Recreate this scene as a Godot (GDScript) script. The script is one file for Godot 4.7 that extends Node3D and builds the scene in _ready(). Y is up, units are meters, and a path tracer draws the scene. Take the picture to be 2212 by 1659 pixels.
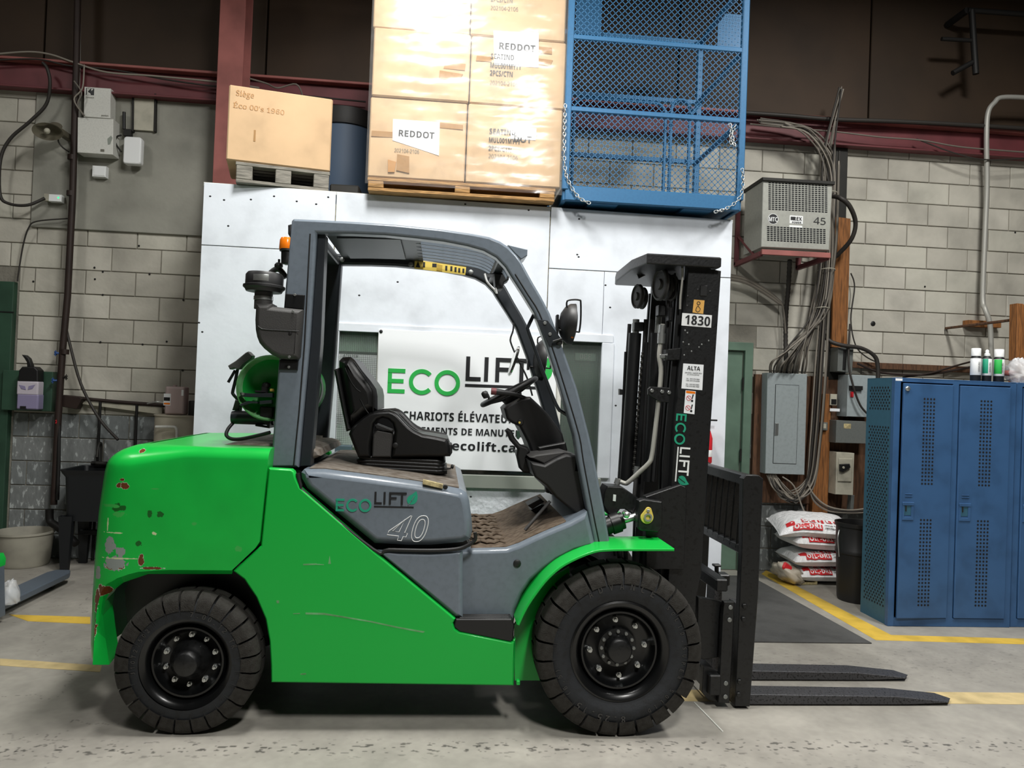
extends Node3D

# ---------- camera model of the photograph (2212 x 1659) ----------
const FOC := 1658.0
const EYE := Vector3(0, 1.5, 0)
const WALLZ := -6.69
var CB := Basis(Vector3.UP, deg_to_rad(-5.25)) * Basis(Vector3.RIGHT, deg_to_rad(0.78)) * Basis(Vector3.BACK, deg_to_rad(2.17))
var M := {}
var ORG := {}
var USED := {}
var rng := RandomNumberGenerator.new()

class G:
	var v := PackedVector3Array()
	var n := PackedVector3Array()
	var uv := PackedVector2Array()
	var xf := Transform3D()
	func tri(a: Vector3, b: Vector3, c: Vector3, na: Vector3, nb: Vector3, nc: Vector3) -> void:
		if (b - a).cross(c - a).dot(na + nb + nc) > 0.0:
			var t := b; b = c; c = t
			t = nb; nb = nc; nc = t
		v.append_array([xf * a, xf * b, xf * c])
		n.append_array([(xf.basis * na).normalized(), (xf.basis * nb).normalized(), (xf.basis * nc).normalized()])
	func quad(a: Vector3, b: Vector3, c: Vector3, d: Vector3, nn := Vector3.ZERO) -> void:
		var m := nn
		if m == Vector3.ZERO:
			m = (c - a).cross(d - b).normalized()
		tri(a, b, c, m, m, m)
		tri(a, c, d, m, m, m)
	func sq(a: Vector3, b: Vector3, c: Vector3, d: Vector3, na: Vector3, nb: Vector3, nc: Vector3, nd: Vector3) -> void:
		tri(a, b, c, na, nb, nc)
		tri(a, c, d, na, nc, nd)
	func box(c: Vector3, s: Vector3, bev := 0.0, B := Basis()) -> void:
		var h := s * 0.5
		var b := minf(bev, minf(h.x, minf(h.y, h.z)) * 0.95)
		var ax := [Vector3.RIGHT, Vector3.UP, Vector3.BACK]
		for i in 3:
			var j := (i + 1) % 3
			var k := (i + 2) % 3
			for si in [-1.0, 1.0]:
				var q := []
				for e in [[-1.0, -1.0], [1.0, -1.0], [1.0, 1.0], [-1.0, 1.0]]:
					q.append(c + B * (ax[i] * si * h[i] + ax[j] * e[0] * (h[j] - b) + ax[k] * e[1] * (h[k] - b)))
				quad(q[0], q[1], q[2], q[3], B * (ax[i] * si))
				if b > 0.0:
					for sj in [-1.0, 1.0]:
						var m: Vector3 = B * (ax[i] * si + ax[j] * sj).normalized()
						var p := []
						for sk in [-1.0, 1.0]:
							p.append([c + B * (ax[i] * si * h[i] + ax[j] * sj * (h[j] - b) + ax[k] * sk * (h[k] - b)), c + B * (ax[i] * si * (h[i] - b) + ax[j] * sj * h[j] + ax[k] * sk * (h[k] - b))])
						quad(p[0][0], p[0][1], p[1][1], p[1][0], m)
		if b > 0.0:
			for sx in [-1.0, 1.0]:
				for sy in [-1.0, 1.0]:
					for sz in [-1.0, 1.0]:
						var m: Vector3 = B * Vector3(sx, sy, sz).normalized()
						tri(c + B * Vector3(sx * h.x, sy * (h.y - b), sz * (h.z - b)), c + B * Vector3(sx * (h.x - b), sy * h.y, sz * (h.z - b)), c + B * Vector3(sx * (h.x - b), sy * (h.y - b), sz * h.z), m, m, m)
	# a polygon in x and y, given thickness from zf (near) to zb (far), with rounded rims
	func ext(poly: PackedVector2Array, zf: float, zb: float, bev := 0.0, caps := 3) -> void:
		var p := poly.duplicate()
		var area := 0.0
		for i in p.size():
			var q := p[(i + 1) % p.size()]
			area += p[i].x * q.y - q.x * p[i].y
		if area < 0.0:
			p.reverse()
		var c := p.size()
		var en := []
		for i in c:
			var d := (p[(i + 1) % c] - p[i]).normalized()
			en.append(Vector2(d.y, -d.x))
		var ins := PackedVector2Array()
		var ns := []
		for i in c:
			var a: Vector2 = en[(i + c - 1) % c]
			var b: Vector2 = en[i]
			var m := (a + b) / maxf(1.0 + a.dot(b), 0.35)
			ins.append(p[i] - m * bev)
			if a.dot(b) > 0.75:
				var s := (a + b).normalized()
				ns.append([s, s])
			else:
				ns.append([a, b])
		for i in c:
			var j := (i + 1) % c
			var n0 := Vector3(ns[i][1].x, ns[i][1].y, 0)
			var n1 := Vector3(ns[j][0].x, ns[j][0].y, 0)
			sq(V(p[i], zf - bev), V(p[j], zf - bev), V(p[j], zb + bev), V(p[i], zb + bev), n0, n1, n1, n0)
			if bev > 0.0:
				for s in [1.0, -1.0]:
					var z0 := zf - bev if s > 0 else zb + bev
					var z1 := zf if s > 0 else zb
					var e0 := (n0 + Vector3(0, 0, s)).normalized()
					var e1 := (n1 + Vector3(0, 0, s)).normalized()
					sq(V(p[i], z0), V(p[j], z0), V(ins[j], z1), V(ins[i], z1), (n0 * 2 + e0).normalized(), (n1 * 2 + e1).normalized(), (e1 + Vector3(0, 0, 2 * s)).normalized(), (e0 + Vector3(0, 0, 2 * s)).normalized())
		var t := Geometry2D.triangulate_polygon(ins)
		if t.is_empty():
			t = Geometry2D.triangulate_polygon(p)
		for i in range(0, t.size(), 3):
			if caps & 1:
				tri(V(ins[t[i]], zf), V(ins[t[i + 1]], zf), V(ins[t[i + 2]], zf), Vector3.BACK, Vector3.BACK, Vector3.BACK)
			if caps & 2:
				tri(V(ins[t[i]], zb), V(ins[t[i + 1]], zb), V(ins[t[i + 2]], zb), Vector3.FORWARD, Vector3.FORWARD, Vector3.FORWARD)
	func V(p: Vector2, z: float) -> Vector3:
		return Vector3(p.x, p.y, z)
	# profile of (radius, height along local y) turned about the local y axis of T
	func lathe(prof: Array, T: Transform3D, seg := 24, a0 := 0.0, a1 := TAU) -> void:
		var k := prof.size()
		var sn := []
		for i in k - 1:
			var d: Vector2 = (prof[i + 1] - prof[i]).normalized()
			sn.append(Vector2(d.y, -d.x))
		for i in k - 1:
			var na: Vector2 = sn[i]
			var nb: Vector2 = sn[i]
			if i > 0 and sn[i - 1].dot(sn[i]) > 0.7:
				na = (sn[i - 1] + sn[i]).normalized()
			if i < k - 2 and sn[i + 1].dot(sn[i]) > 0.7:
				nb = (sn[i + 1] + sn[i]).normalized()
			for j in seg:
				var t0 := a0 + (a1 - a0) * j / seg
				var t1 := a0 + (a1 - a0) * (j + 1) / seg
				var A := [R(prof[i], t0), R(prof[i], t1), R(prof[i + 1], t1), R(prof[i + 1], t0)]
				var N := [R(na, t0), R(na, t1), R(nb, t1), R(nb, t0)]
				for q in 4:
					A[q] = T * A[q]
					N[q] = T.basis * N[q]
				sq(A[0], A[1], A[2], A[3], N[0], N[1], N[2], N[3])
	func R(p: Vector2, t: float) -> Vector3:
		return Vector3(p.x * cos(t), p.y, p.x * sin(t))
	func tube(pts: Array, r, seg := 8, closed := false) -> void:
		var c := pts.size()
		var rings := []
		var nrm := []
		var up := Vector3.ZERO
		for i in c:
			var a: Vector3 = pts[(i + c - 1) % c] if closed else pts[maxi(i - 1, 0)]
			var b: Vector3 = pts[(i + 1) % c] if closed else pts[mini(i + 1, c - 1)]
			var d := (b - a).normalized()
			if up == Vector3.ZERO:
				up = d.cross(Vector3.UP if absf(d.y) < 0.9 else Vector3.RIGHT).normalized()
			up = (up - d * up.dot(d)).normalized()
			var w := d.cross(up)
			var rr: float = r[i] if r is Array else r
			var ring := []
			var nn := []
			for j in seg:
				var t := TAU * j / seg
				var m := up * cos(t) + w * sin(t)
				nn.append(m)
				ring.append(pts[i] + m * rr)
			rings.append(ring)
			nrm.append(nn)
		for i in (c if closed else c - 1):
			var k := (i + 1) % c
			for j in seg:
				var l := (j + 1) % seg
				sq(rings[i][j], rings[i][l], rings[k][l], rings[k][j], nrm[i][j], nrm[i][l], nrm[k][l], nrm[k][j])
		if not closed:
			for e in [0, c - 1]:
				var o: Vector3 = pts[e] - pts[1 if e == 0 else c - 2]
				for j in seg:
					tri(pts[e], rings[e][j], rings[e][(j + 1) % seg], o, o, o)
	# smooth surface through a grid of points
	func grid(rows: Array, cu := false, cv := false, flip := false) -> void:
		var a := rows.size()
		var b: int = rows[0].size()
		var nn := []
		for i in a:
			var l := []
			for j in b:
				var i0 := (i + a - 1) % a if cv else maxi(i - 1, 0)
				var i1 := (i + 1) % a if cv else mini(i + 1, a - 1)
				var j0 := (j + b - 1) % b if cu else maxi(j - 1, 0)
				var j1 := (j + 1) % b if cu else mini(j + 1, b - 1)
				var m: Vector3 = (rows[i][j1] - rows[i][j0]).cross(rows[i1][j] - rows[i0][j]).normalized()
				l.append(-m if flip else m)
			nn.append(l)
		for i in (a if cv else a - 1):
			var k := (i + 1) % a
			for j in (b if cu else b - 1):
				var l := (j + 1) % b
				sq(rows[i][j], rows[i][l], rows[k][l], rows[k][j], nn[i][j], nn[i][l], nn[k][l], nn[k][j])
	func sphere(c: Vector3, r: Vector3, seg := 12) -> void:
		var prof := []
		for i in seg / 2 + 1:
			var t := -PI / 2 + PI * i / (seg / 2)
			prof.append(Vector2(cos(t), sin(t)))
		lathe(prof, Transform3D(Basis.from_scale(r), c), seg)
	var nst := 0
	func stroke(pts: Array, w: float, d := 0.0015) -> void:   # flat ribbon letters in the local x, y plane
		nst += 1
		var dd := d + 0.0005 * nst
		if pts.size() > 6:
			var l := []
			var r := []
			var closed: bool = pts[0].distance_to(pts[-1]) < 0.01
			for i in pts.size():
				var p: Vector2 = pts[i - 1] if i > 0 else pts[-2] if closed else pts[0]
				var q: Vector2 = pts[i + 1] if i < pts.size() - 1 else pts[1] if closed else pts[-1]
				var t := (q - p).normalized()
				var o := Vector2(-t.y, t.x) * w * 0.5
				l.append(pts[i] + o)
				r.append(pts[i] - o)
			for i in pts.size() - 1:
				ext(PackedVector2Array([r[i], r[i + 1], l[i + 1], l[i]]), dd, 0.0, 0.0, 1)
			return
		for i in pts.size() - 1:
			var a: Vector2 = pts[i]
			var b: Vector2 = pts[i + 1]
			var t := (b - a).normalized()
			var o := Vector2(-t.y, t.x) * w * 0.5
			var e := t * w * 0.5
			ext(PackedVector2Array([a - o - e, b - o + e, b + o + e, a + o - e]), dd, 0.0, 0.0, 1)

func P(px: float, py: float, z: float) -> Vector3:
	var d := CB * Vector3((px - 1106.0) / FOC, -(py - 829.5) / FOC, -1.0)
	return EYE + d * (z / d.z)

func F(px: float, py: float, y := 0.0) -> Vector3:
	var d := CB * Vector3((px - 1106.0) / FOC, -(py - 829.5) / FOC, -1.0)
	return EYE + d * ((y - EYE.y) / d.y)

func pp(a: Array, z: float) -> PackedVector2Array:
	var o := PackedVector2Array()
	for i in range(0, a.size(), 2):
		var p := P(a[i], a[i + 1], z)
		o.append(Vector2(p.x, p.y))
	return o

func rect(px0: float, py0: float, px1: float, py1: float, z: float) -> PackedVector2Array:
	var a := P(px0, py0, z)
	var b := P(px1, py1, z)
	return PackedVector2Array([Vector2(a.x, b.y), Vector2(b.x, b.y), Vector2(b.x, a.y), Vector2(a.x, a.y)])

func rrect(x0: float, y0: float, x1: float, y1: float, r: float, k := 4) -> PackedVector2Array:
	var o := PackedVector2Array()
	for c in [[x1 - r, y1 - r, 0.0], [x0 + r, y1 - r, 0.5], [x0 + r, y0 + r, 1.0], [x1 - r, y0 + r, 1.5]]:
		for i in k + 1:
			var t: float = PI * (c[2] + 0.5 * i / k)
			o.append(Vector2(c[0] + r * cos(t), c[1] + r * sin(t)))
	return o

func circ(c: Vector2, r: float, k := 16, a0 := 0.0, a1 := TAU) -> PackedVector2Array:
	var o := PackedVector2Array()
	for i in (k if a1 - a0 > 6.2 else k + 1):
		var t := a0 + (a1 - a0) * i / k
		o.append(c + Vector2(cos(t), sin(t)) * r)
	return o

func smooth(pts: Array, k := 6) -> Array:
	var o := []
	for i in pts.size() - 1:
		var p0 = pts[maxi(i - 1, 0)]
		var p3 = pts[mini(i + 2, pts.size() - 1)]
		for j in k:
			o.append(pts[i].cubic_interpolate(pts[i + 1], p0, p3, float(j) / k))
	o.append(pts[-1])
	return o

func smooth_px(a: Array, k := 5, closed := false) -> Array:   # flat px list -> flat, smoothed
	var pts := []
	for i in range(0, a.size(), 2):
		pts.append(Vector2(a[i], a[i + 1]))
	if closed:
		pts.append(pts[0])
	var o := []
	for p in smooth(pts, k):
		o.append_array([p.x, p.y])
	return o

func route(a: Array, k := 6) -> Array:    # [px, py, z, ...] -> smoothed world points
	var pts := []
	for i in range(0, a.size(), 3):
		pts.append(P(a[i], a[i + 1], a[i + 2]))
	return smooth(pts, k)

func numbered(s: String) -> String:
	USED[s] = USED.get(s, -1) + 1
	return s if USED[s] == 0 else "%s_%03d" % [s, USED[s]]

func tag(o: Node, label: String, cat: String, group := "", kind := "") -> Node:
	if label: o.set_meta("label", label)
	if cat: o.set_meta("category", cat)
	if group: o.set_meta("group", group)
	if kind: o.set_meta("kind", kind)
	return o

func thing(called: String, label: String, cat: String, at: Vector3, group := "", kind := "") -> Node3D:
	var o := Node3D.new()
	o.name = numbered(called)
	add_child(o)
	o.position = at
	ORG[o] = at
	tag(o, label, cat, group, kind)
	return o

func put(called: String, g: G, m: Material, parent: Node = null, planar := []) -> MeshInstance3D:
	var o := MeshInstance3D.new()
	o.name = called if parent else numbered(called)
	(parent if parent else self).add_child(o, true)
	var org := Vector3.ZERO
	if parent:
		org = ORG[parent]
	else:
		var lo := g.v[0]
		var hi := g.v[0]
		for p in g.v:
			lo = lo.min(p)
			hi = hi.max(p)
		org = Vector3((lo.x + hi.x) / 2, lo.y, (lo.z + hi.z) / 2)
		o.position = org
	ORG[o] = org
	var vv := PackedVector3Array()
	vv.resize(g.v.size())
	for i in g.v.size():
		vv[i] = g.v[i] - org
	var arr := []
	arr.resize(Mesh.ARRAY_MAX)
	arr[Mesh.ARRAY_VERTEX] = vv
	arr[Mesh.ARRAY_NORMAL] = g.n
	if planar:      # [world origin, u axis / size, v axis / size]
		var u := PackedVector2Array()
		u.resize(g.v.size())
		for i in g.v.size():
			var d: Vector3 = g.v[i] - planar[0]
			u[i] = Vector2(d.dot(planar[1]), d.dot(planar[2]))
		arr[Mesh.ARRAY_TEX_UV] = u
	var am := ArrayMesh.new()
	am.add_surface_from_arrays(Mesh.PRIMITIVE_TRIANGLES, arr)
	am.surface_set_material(0, m)
	o.mesh = am
	return o

func dup(o: Node3D, shift: Vector3, parent: Node = null) -> Node3D:
	var c: Node3D = o.duplicate()
	if parent == null:
		c.name = numbered(str(o.name).trim_suffix("_" + str(o.name).get_slice("_", str(o.name).get_slice_count("_") - 1)) if str(o.name).right(3).is_valid_int() else str(o.name))
	(parent if parent else self).add_child(c, true)
	c.position = o.position + shift
	ORG[c] = ORG[o] + shift
	return c

func ntx(seed_: int, freq: float, stops: Array, size := 512, oct := 4, kind := FastNoiseLite.TYPE_SIMPLEX_SMOOTH, normalmap := false) -> NoiseTexture2D:
	var f := FastNoiseLite.new()
	f.seed = seed_
	f.frequency = freq
	f.noise_type = kind
	f.fractal_octaves = oct
	var t := NoiseTexture2D.new()
	t.width = size
	t.height = size
	t.seamless = true
	t.noise = f
	if normalmap:
		t.as_normal_map = true
		t.bump_strength = 4.0
	elif stops:
		var gr := Gradient.new()
		var o := PackedFloat32Array()
		var c := PackedColorArray()
		for s in stops:
			o.append(s[0])
			c.append(s[1])
		gr.offsets = o
		gr.colors = c
		t.color_ramp = gr
	return t

func hx(s: String) -> Color:
	return Color(s)

func gray(x: float) -> Color:
	return Color(x, x, x)

func mk(key: String, col: Color, rough := 0.6, metal := 0.0, tex: Texture2D = null, scale := 1.0, bump: Texture2D = null, bscale := 0.3, bt := 1.0) -> StandardMaterial3D:
	var m := StandardMaterial3D.new()
	m.resource_name = key
	m.albedo_color = col
	m.roughness = rough
	m.metallic = metal
	if tex or bump:
		m.uv1_triplanar = true
		m.uv1_world_triplanar = true
		m.uv1_scale = Vector3.ONE * scale
		m.uv1_triplanar_sharpness = 4.0
	if tex:
		m.albedo_texture = tex
	if bump:
		m.heightmap_enabled = true
		m.heightmap_texture = bump
		m.heightmap_scale = bscale
	M[key] = m
	return m

func text(g: G, s: String, T: Transform3D, w: float, h: float, bold := true, serif := false, d := 0.002) -> void:
	var f := SystemFont.new()
	f.font_names = PackedStringArray(["Droid Serif" if serif else "Droid Sans"])
	f.font_weight = 700 if bold else 400
	var t := TextMesh.new()
	t.font = f
	t.text = s
	t.font_size = 64
	t.pixel_size = 0.01
	t.curve_step = 2.0
	t.depth = 0.0
	var a := t.get_mesh_arrays()
	var vs: PackedVector3Array = a[Mesh.ARRAY_VERTEX]
	if vs.is_empty():
		return
	var ix = a[Mesh.ARRAY_INDEX]
	var lo := vs[0]
	var hi := vs[0]
	for p in vs:
		lo = lo.min(p)
		hi = hi.max(p)
	var sx := w / (hi.x - lo.x)
	var sy := h / (hi.y - lo.y) if h > 0 else sx
	if w <= 0:
		sx = sy
	var list: Array = Array(ix) if ix != null and ix.size() else range(vs.size())
	var nz := T.basis.z.normalized()
	for i in range(0, list.size(), 3):
		var q := []
		for k in 3:
			var p: Vector3 = vs[list[i + k]]
			q.append(T * Vector3((p.x - lo.x) * sx, (p.y - lo.y) * sy, d))
		if (q[1] - q[0]).cross(q[2] - q[0]).length() < 1e-12:
			continue
		g.tri(q[0], q[1], q[2], nz, nz, nz)

# flat print on a plane facing the camera: bottom-left, bottom-right and top-left corner in the photo
func label_text(g: G, s: String, x0: float, y0: float, x1: float, y1: float, hpx: float, z: float, bold := true, serif := false) -> void:
	var a := P(x0, y0, z)
	var b := P(x1, y1, z)
	var e := (b - a)
	var h := hpx * -z / FOC
	text(g, s, Transform3D(Basis(e.normalized(), Vector3(-e.y, e.x, 0).normalized(), Vector3.BACK), a), e.length(), h, bold, serif)

# the ECOLIFT logo: local units of one capital height; returns three meshes (ECO, LIFT, leaf)
func logo(T: Transform3D) -> Array:
	var a := G.new()
	var b := G.new()
	var c := G.new()
	for g in [a, b, c]:
		g.xf = T
	var w := 0.165
	var h := 0.083
	a.stroke([Vector2(h, h), Vector2(h, 1 - h)], w)
	for y in [h, 0.5, 1 - h]:
		a.stroke([Vector2(h, y), Vector2(0.7 - h if y != 0.5 else 0.56, y)], w)
	for q in [[1.38, deg_to_rad(42), deg_to_rad(318)], [2.42, 0.0, TAU]]:
		var pts := []
		for i in 37:
			var t: float = q[1] + (q[2] - q[1]) * i / 36
			pts.append(Vector2(q[0], 0.5) + Vector2(cos(t), sin(t)) * 0.44)
		a.stroke(pts, w)
	var y0 := 0.62
	b.stroke([Vector2(3.24, y0 + h), Vector2(3.24, y0 + 1 - h)], w)
	b.stroke([Vector2(3.24, y0 + h), Vector2(3.7, y0 + h)], w)
	b.stroke([Vector2(4.0, y0 + h), Vector2(4.0, y0 + 1 - h)], w)
	b.stroke([Vector2(4.46, y0 + h), Vector2(4.46, y0 + 1 - h)], w)
	b.stroke([Vector2(4.46, y0 + 1 - h), Vector2(5.0, y0 + 1 - h)], w)
	b.stroke([Vector2(4.46, y0 + 0.52), Vector2(4.92, y0 + 0.52)], w)
	b.stroke([Vector2(5.17, y0 + 1 - h), Vector2(5.75, y0 + 1 - h)], w)
	b.stroke([Vector2(5.46, y0 + h), Vector2(5.46, y0 + 1 - h)], w)
	b.ext(PackedVector2Array([Vector2(3.15, 0.37), Vector2(6.45, 0.37), Vector2(6.45, 0.49), Vector2(3.15, 0.49)]), 0.0015, 0.0)
	var lf := []
	for q in [[5.98, 0.72], [5.86, 1.0], [5.98, 1.3], [6.3, 1.5], [6.62, 1.76]]:
		lf.append(Vector2(q[0], q[1]))
	var l1 := smooth(lf, 5)
	var l2 := smooth([Vector2(6.62, 1.76), Vector2(6.74, 1.4), Vector2(6.72, 1.0), Vector2(6.5, 0.72), Vector2(6.2, 0.66), Vector2(5.98, 0.72)], 5)
	var poly := PackedVector2Array(l1)
	poly.append_array(PackedVector2Array(l2.slice(1, -1)))
	c.ext(poly, 0.0015, 0.0)
	var d := G.new()
	d.xf = T
	d.stroke([Vector2(6.0, 0.62), Vector2(6.25, 0.95), Vector2(6.48, 1.35)], 0.05, 0.003)
	return [a, b, c, d]

func _ready() -> void:
	rng.seed = 7
	var cam := Camera3D.new()
	cam.name = "camera"
	cam.transform = Transform3D(CB, EYE)
	cam.fov = rad_to_deg(2.0 * atan(829.5 / FOC))
	cam.near = 0.05
	cam.far = 60.0
	cam.current = true
	add_child(cam)
	var env := Environment.new()
	env.background_mode = Environment.BG_COLOR
	env.background_color = Color(0.02, 0.02, 0.02)
	env.tonemap_mode = Environment.TONE_MAPPER_LINEAR
	env.tonemap_exposure = 1.0
	env.sdfgi_enabled = true
	env.ssao_enabled = true
	env.ssil_enabled = true
	var we := WorldEnvironment.new()
	we.name = "world_environment"
	we.environment = env
	add_child(we)
	materials()
	# ceiling lamps: long LED battens under the roof (position, length along x, energy)
	for q in [[Vector3(-0.2, 4.95, -3.3), 0.5, 1.2, 17.5, "above the forklift and the stacked cartons"], [Vector3(3.65, 5.4, -3.5), 0.5, 1.2, 19.0, "in front of the blue lockers"], [Vector3(-4.05, 5.4, -3.5), 0.5, 1.2, 3.5, "on the dim side by the sink"], [Vector3(1.2, 5.4, 0.5), 0.5, 1.2, 28.0, "over the place where the photographer stands"]]:
		lamp(q[0], q[1], q[2], q[3], q[4])
	setting()
	booth()
	store()
	forklift()
	right_side()
	left_side()

func lamp(at: Vector3, w: float, dp: float, e: float, where: String) -> void:
	var t := thing("ceiling_lamp", "long white LED batten hanging from the roof " + where, "lamp", at, "LED battens under the roof")
	var g := G.new()
	g.box(at + Vector3(0, 0.05, 0), Vector3(w + 0.06, 0.06, dp + 0.06), 0.01)
	put("housing", g, M.steel, t)
	g = G.new()
	g.box(at + Vector3(0, 0.012, 0), Vector3(w, 0.02, dp), 0.004)
	put("diffuser", g, M.glow, t)
	for s in [-0.2, 0.2]:
		g = G.new()
		g.tube([at + Vector3(s, 0.08, 0), at + Vector3(s, 7.1 - at.y, 0)], 0.006, 6)
		put("hanger", g, M.steel, t)
	var l := AreaLight3D.new()
	l.name = "lamp_light"
	l.area_size = Vector2(w, dp)
	l.area_normalize_energy = true
	l.light_energy = e
	l.light_color = Color(1.0, 0.995, 0.98)
	l.area_range = 20.0
	l.area_attenuation = 2.0
	l.shadow_enabled = true
	l.rotation_degrees = Vector3(-90, 0, 0)
	l.position = Vector3(0, -0.006, 0)
	t.add_child(l)

func materials() -> void:
	var grime := ntx(3, 0.0045, [[0.0, gray(0.8)], [0.4, gray(0.93)], [0.7, gray(1.0)], [1.0, gray(0.95)]], 512, 6)
	var fine := ntx(5, 0.05, [[0.0, gray(0.93)], [0.5, gray(0.98)], [1.0, gray(1.0)]], 512, 5)
	var rel := ntx(9, 0.06, [], 512, 5)
	var relf := ntx(10, 0.2, [], 256, 3)
	var wood := ntx(12, 0.02, [[0.0, gray(0.62)], [0.4, gray(0.85)], [0.6, gray(1.0)], [1.0, gray(0.74)]], 512, 5)
	var flake := ntx(21, 0.035, [[0.0, gray(0.66)], [0.70, gray(0.74)], [0.73, gray(1.25)], [1.0, gray(1.2)]], 512, 4)
	var dusty := ntx(31, 0.02, [[0.0, Color(0.62, 0.56, 0.5)], [0.5, Color(0.85, 0.82, 0.78)], [1.0, Color(1, 1, 1)]], 512, 5)
	var speck := ntx(41, 0.05, [[0.0, gray(1.0)], [0.66, gray(1.0)], [0.7, gray(0.55)], [1.0, gray(0.5)]], 512, 4)
	M.T = {"grime": grime, "fine": fine, "rel": rel, "relf": relf, "wood": wood}
	mk("concrete", hx("b9b5ac"), 0.55, 0.0, null)
	mk("ceiling", hx("3a3836"), 0.9, 0.0, grime, 0.4)
	mk("hall", hx("4a4844"), 0.9, 0.0, grime, 0.3)
	for i in 4:
		mk("block%d" % i, [hx("c3c0b3"), hx("bdb9ad"), hx("c8c4b8"), hx("bab6aa")][i], 0.85, 0.0, grime, 0.5, rel, 0.18)
		mk("blockg%d" % i, [hx("a8aeae"), hx("a2a9a9"), hx("aeb3b2"), hx("9fa5a5")][i], 0.7, 0.0, flake, 0.9 + 0.1 * i, rel, 0.2)
		M["blockg%d" % i].uv1_scale = Vector3(1.0, 0.45, 1.0) * (0.9 + 0.1 * i)
	mk("mortar", hx("8d897e"), 0.95, 0.0, grime, 1.0, rel, 0.3)
	mk("parge", hx("9a998f"), 0.85, 0.0, grime, 0.5, rel, 0.12)
	mk("siding", hx("402f1f"), 0.7, 0.0, grime, 0.35)
	mk("siding2", hx("3b2c1d"), 0.7, 0.0, grime, 0.35)
	mk("redsteel", hx("6b3438"), 0.55, 0.1, grime, 0.8)
	mk("redcol", hx("a0605a"), 0.6, 0.1, grime, 0.9)
	mk("darksteel", hx("2a2926"), 0.6, 0.4, grime, 1.0)
	mk("steel", hx("8f9290"), 0.45, 0.7, fine, 2.0)
	mk("zinc", hx("c9ccca"), 0.3, 0.85, fine, 3.0)
	mk("chrome", hx("e4e4e0"), 0.15, 1.0)
	mk("yellow", hx("d8b446"), 0.6, 0.0, grime, 1.3)
	mk("yellowworn", hx("c9b483"), 0.65, 0.0, grime, 1.6)
	mk("mat", hx("4b4b4a"), 0.9, 0.0, grime, 1.2, relf, 0.2)
	mk("doorgreen", hx("66806f"), 0.5, 0.0, grime, 0.8)
	mk("doordark", hx("2f4f3d"), 0.55, 0.0, grime, 0.8)
	mk("boothwhite", hx("e1e7ef"), 0.55, 0.0, ntx(51, 0.01, [[0.0, gray(0.9)], [0.5, gray(0.98)], [1.0, gray(1.0)]], 512, 5), 0.5, rel, 0.06)
	mk("boothrough", hx("dfe4ea"), 0.55, 0.0, fine, 0.8, ntx(53, 0.02, [], 512, 5), 0.8)
	mk("white", hx("eceeee"), 0.45)
	mk("paper", hx("eef1f4"), 0.7)
	mk("offwhite", hx("d9d9d2"), 0.5, 0.0, fine, 2.0)
	mk("ivory", hx("b9b5a4"), 0.5, 0.0, grime, 2.0)
	mk("grayplate", hx("8b9188"), 0.4)
	mk("black", hx("141414"), 0.5)
	mk("blacksteel", hx("101112"), 0.38, 0.0, fine, 2.0)
	mk("blackworn", hx("131415"), 0.42, 0.0, speck, 1.2, relf, 0.05)
	mk("forkworn", hx("47474a"), 0.5, 0.3, speck, 2.5, relf, 0.1)
	mk("blackvinyl", hx("0d0d0e"), 0.4, 0.0, null, 6.0, relf, 0.03)
	mk("blackplastic", hx("1a1a1b"), 0.5, 0.0, fine, 3.0)
	mk("grayplastic", hx("3c3b3a"), 0.6, 0.0, fine, 3.0, relf, 0.05)
	mk("rubber", hx("1f2226"), 0.72, 0.0, ntx(61, 0.02, [[0.0, Color(0.75, 0.72, 0.68)], [0.5, Color(0.95, 0.95, 0.95)], [1.0, Color(1.0, 1.0, 1.0)]], 512, 5), 2.0, relf, 0.06)
	mk("tread", hx("2c2b28"), 0.85, 0.0, dusty, 3.0, relf, 0.12)
	mk("rim", hx("0f1011"), 0.28)
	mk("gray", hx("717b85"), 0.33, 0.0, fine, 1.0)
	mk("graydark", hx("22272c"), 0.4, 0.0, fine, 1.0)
	mk("dusty", hx("85807a"), 0.8, 0.0, dusty, 1.6)
	mk("floorrubber", hx("75685a"), 0.85, 0.0, dusty, 2.2, relf, 0.15)
	mk("green", hx("16b443"), 0.33)
	mk("greendusty", hx("7fc98c"), 0.6, 0.0, dusty, 1.0)
	mk("greentank", hx("158a34"), 0.35)
	mk("logogreen", hx("2bb24e"), 0.5)
	mk("logoteal", hx("1f9a78"), 0.5)
	mk("ink", hx("17181b"), 0.5)
	mk("inkgray", hx("6d6a60"), 0.7)
	mk("orange", hx("ee7a16"), 0.2)
	mk("amber", hx("a24e12"), 0.3)
	mk("red", hx("c7222c"), 0.5)
	mk("labelyellow", hx("dcc25a"), 0.5)
	mk("labelorange", hx("e0ab57"), 0.5)
	mk("cardboard", hx("cfb08a"), 0.8, 0.0, ntx(71, 0.01, [[0.0, gray(0.88)], [0.5, gray(0.97)], [1.0, gray(1.0)]], 512, 5), 0.8)
	mk("cardboard2", hx("d2b18a"), 0.8, 0.0, M.cardboard.albedo_texture, 0.5)
	mk("cardflap", hx("a57f52"), 0.85, 0.0, fine, 1.0)
	mk("tape", hx("b5854e"), 0.35)
	mk("pallet", hx("b98e58"), 0.8, 0.0, wood, 1.2, rel, 0.15)
	mk("palletgray", hx("8e8a80"), 0.85, 0.0, wood, 1.2, rel, 0.15)
	mk("plank", hx("96602f"), 0.75, 0.0, wood, 1.0, rel, 0.1)
	mk("ply", hx("64452f"), 0.8, 0.0, wood, 0.7, rel, 0.1)
	M.plank.uv1_scale = Vector3(5, 0.35, 5)
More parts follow.
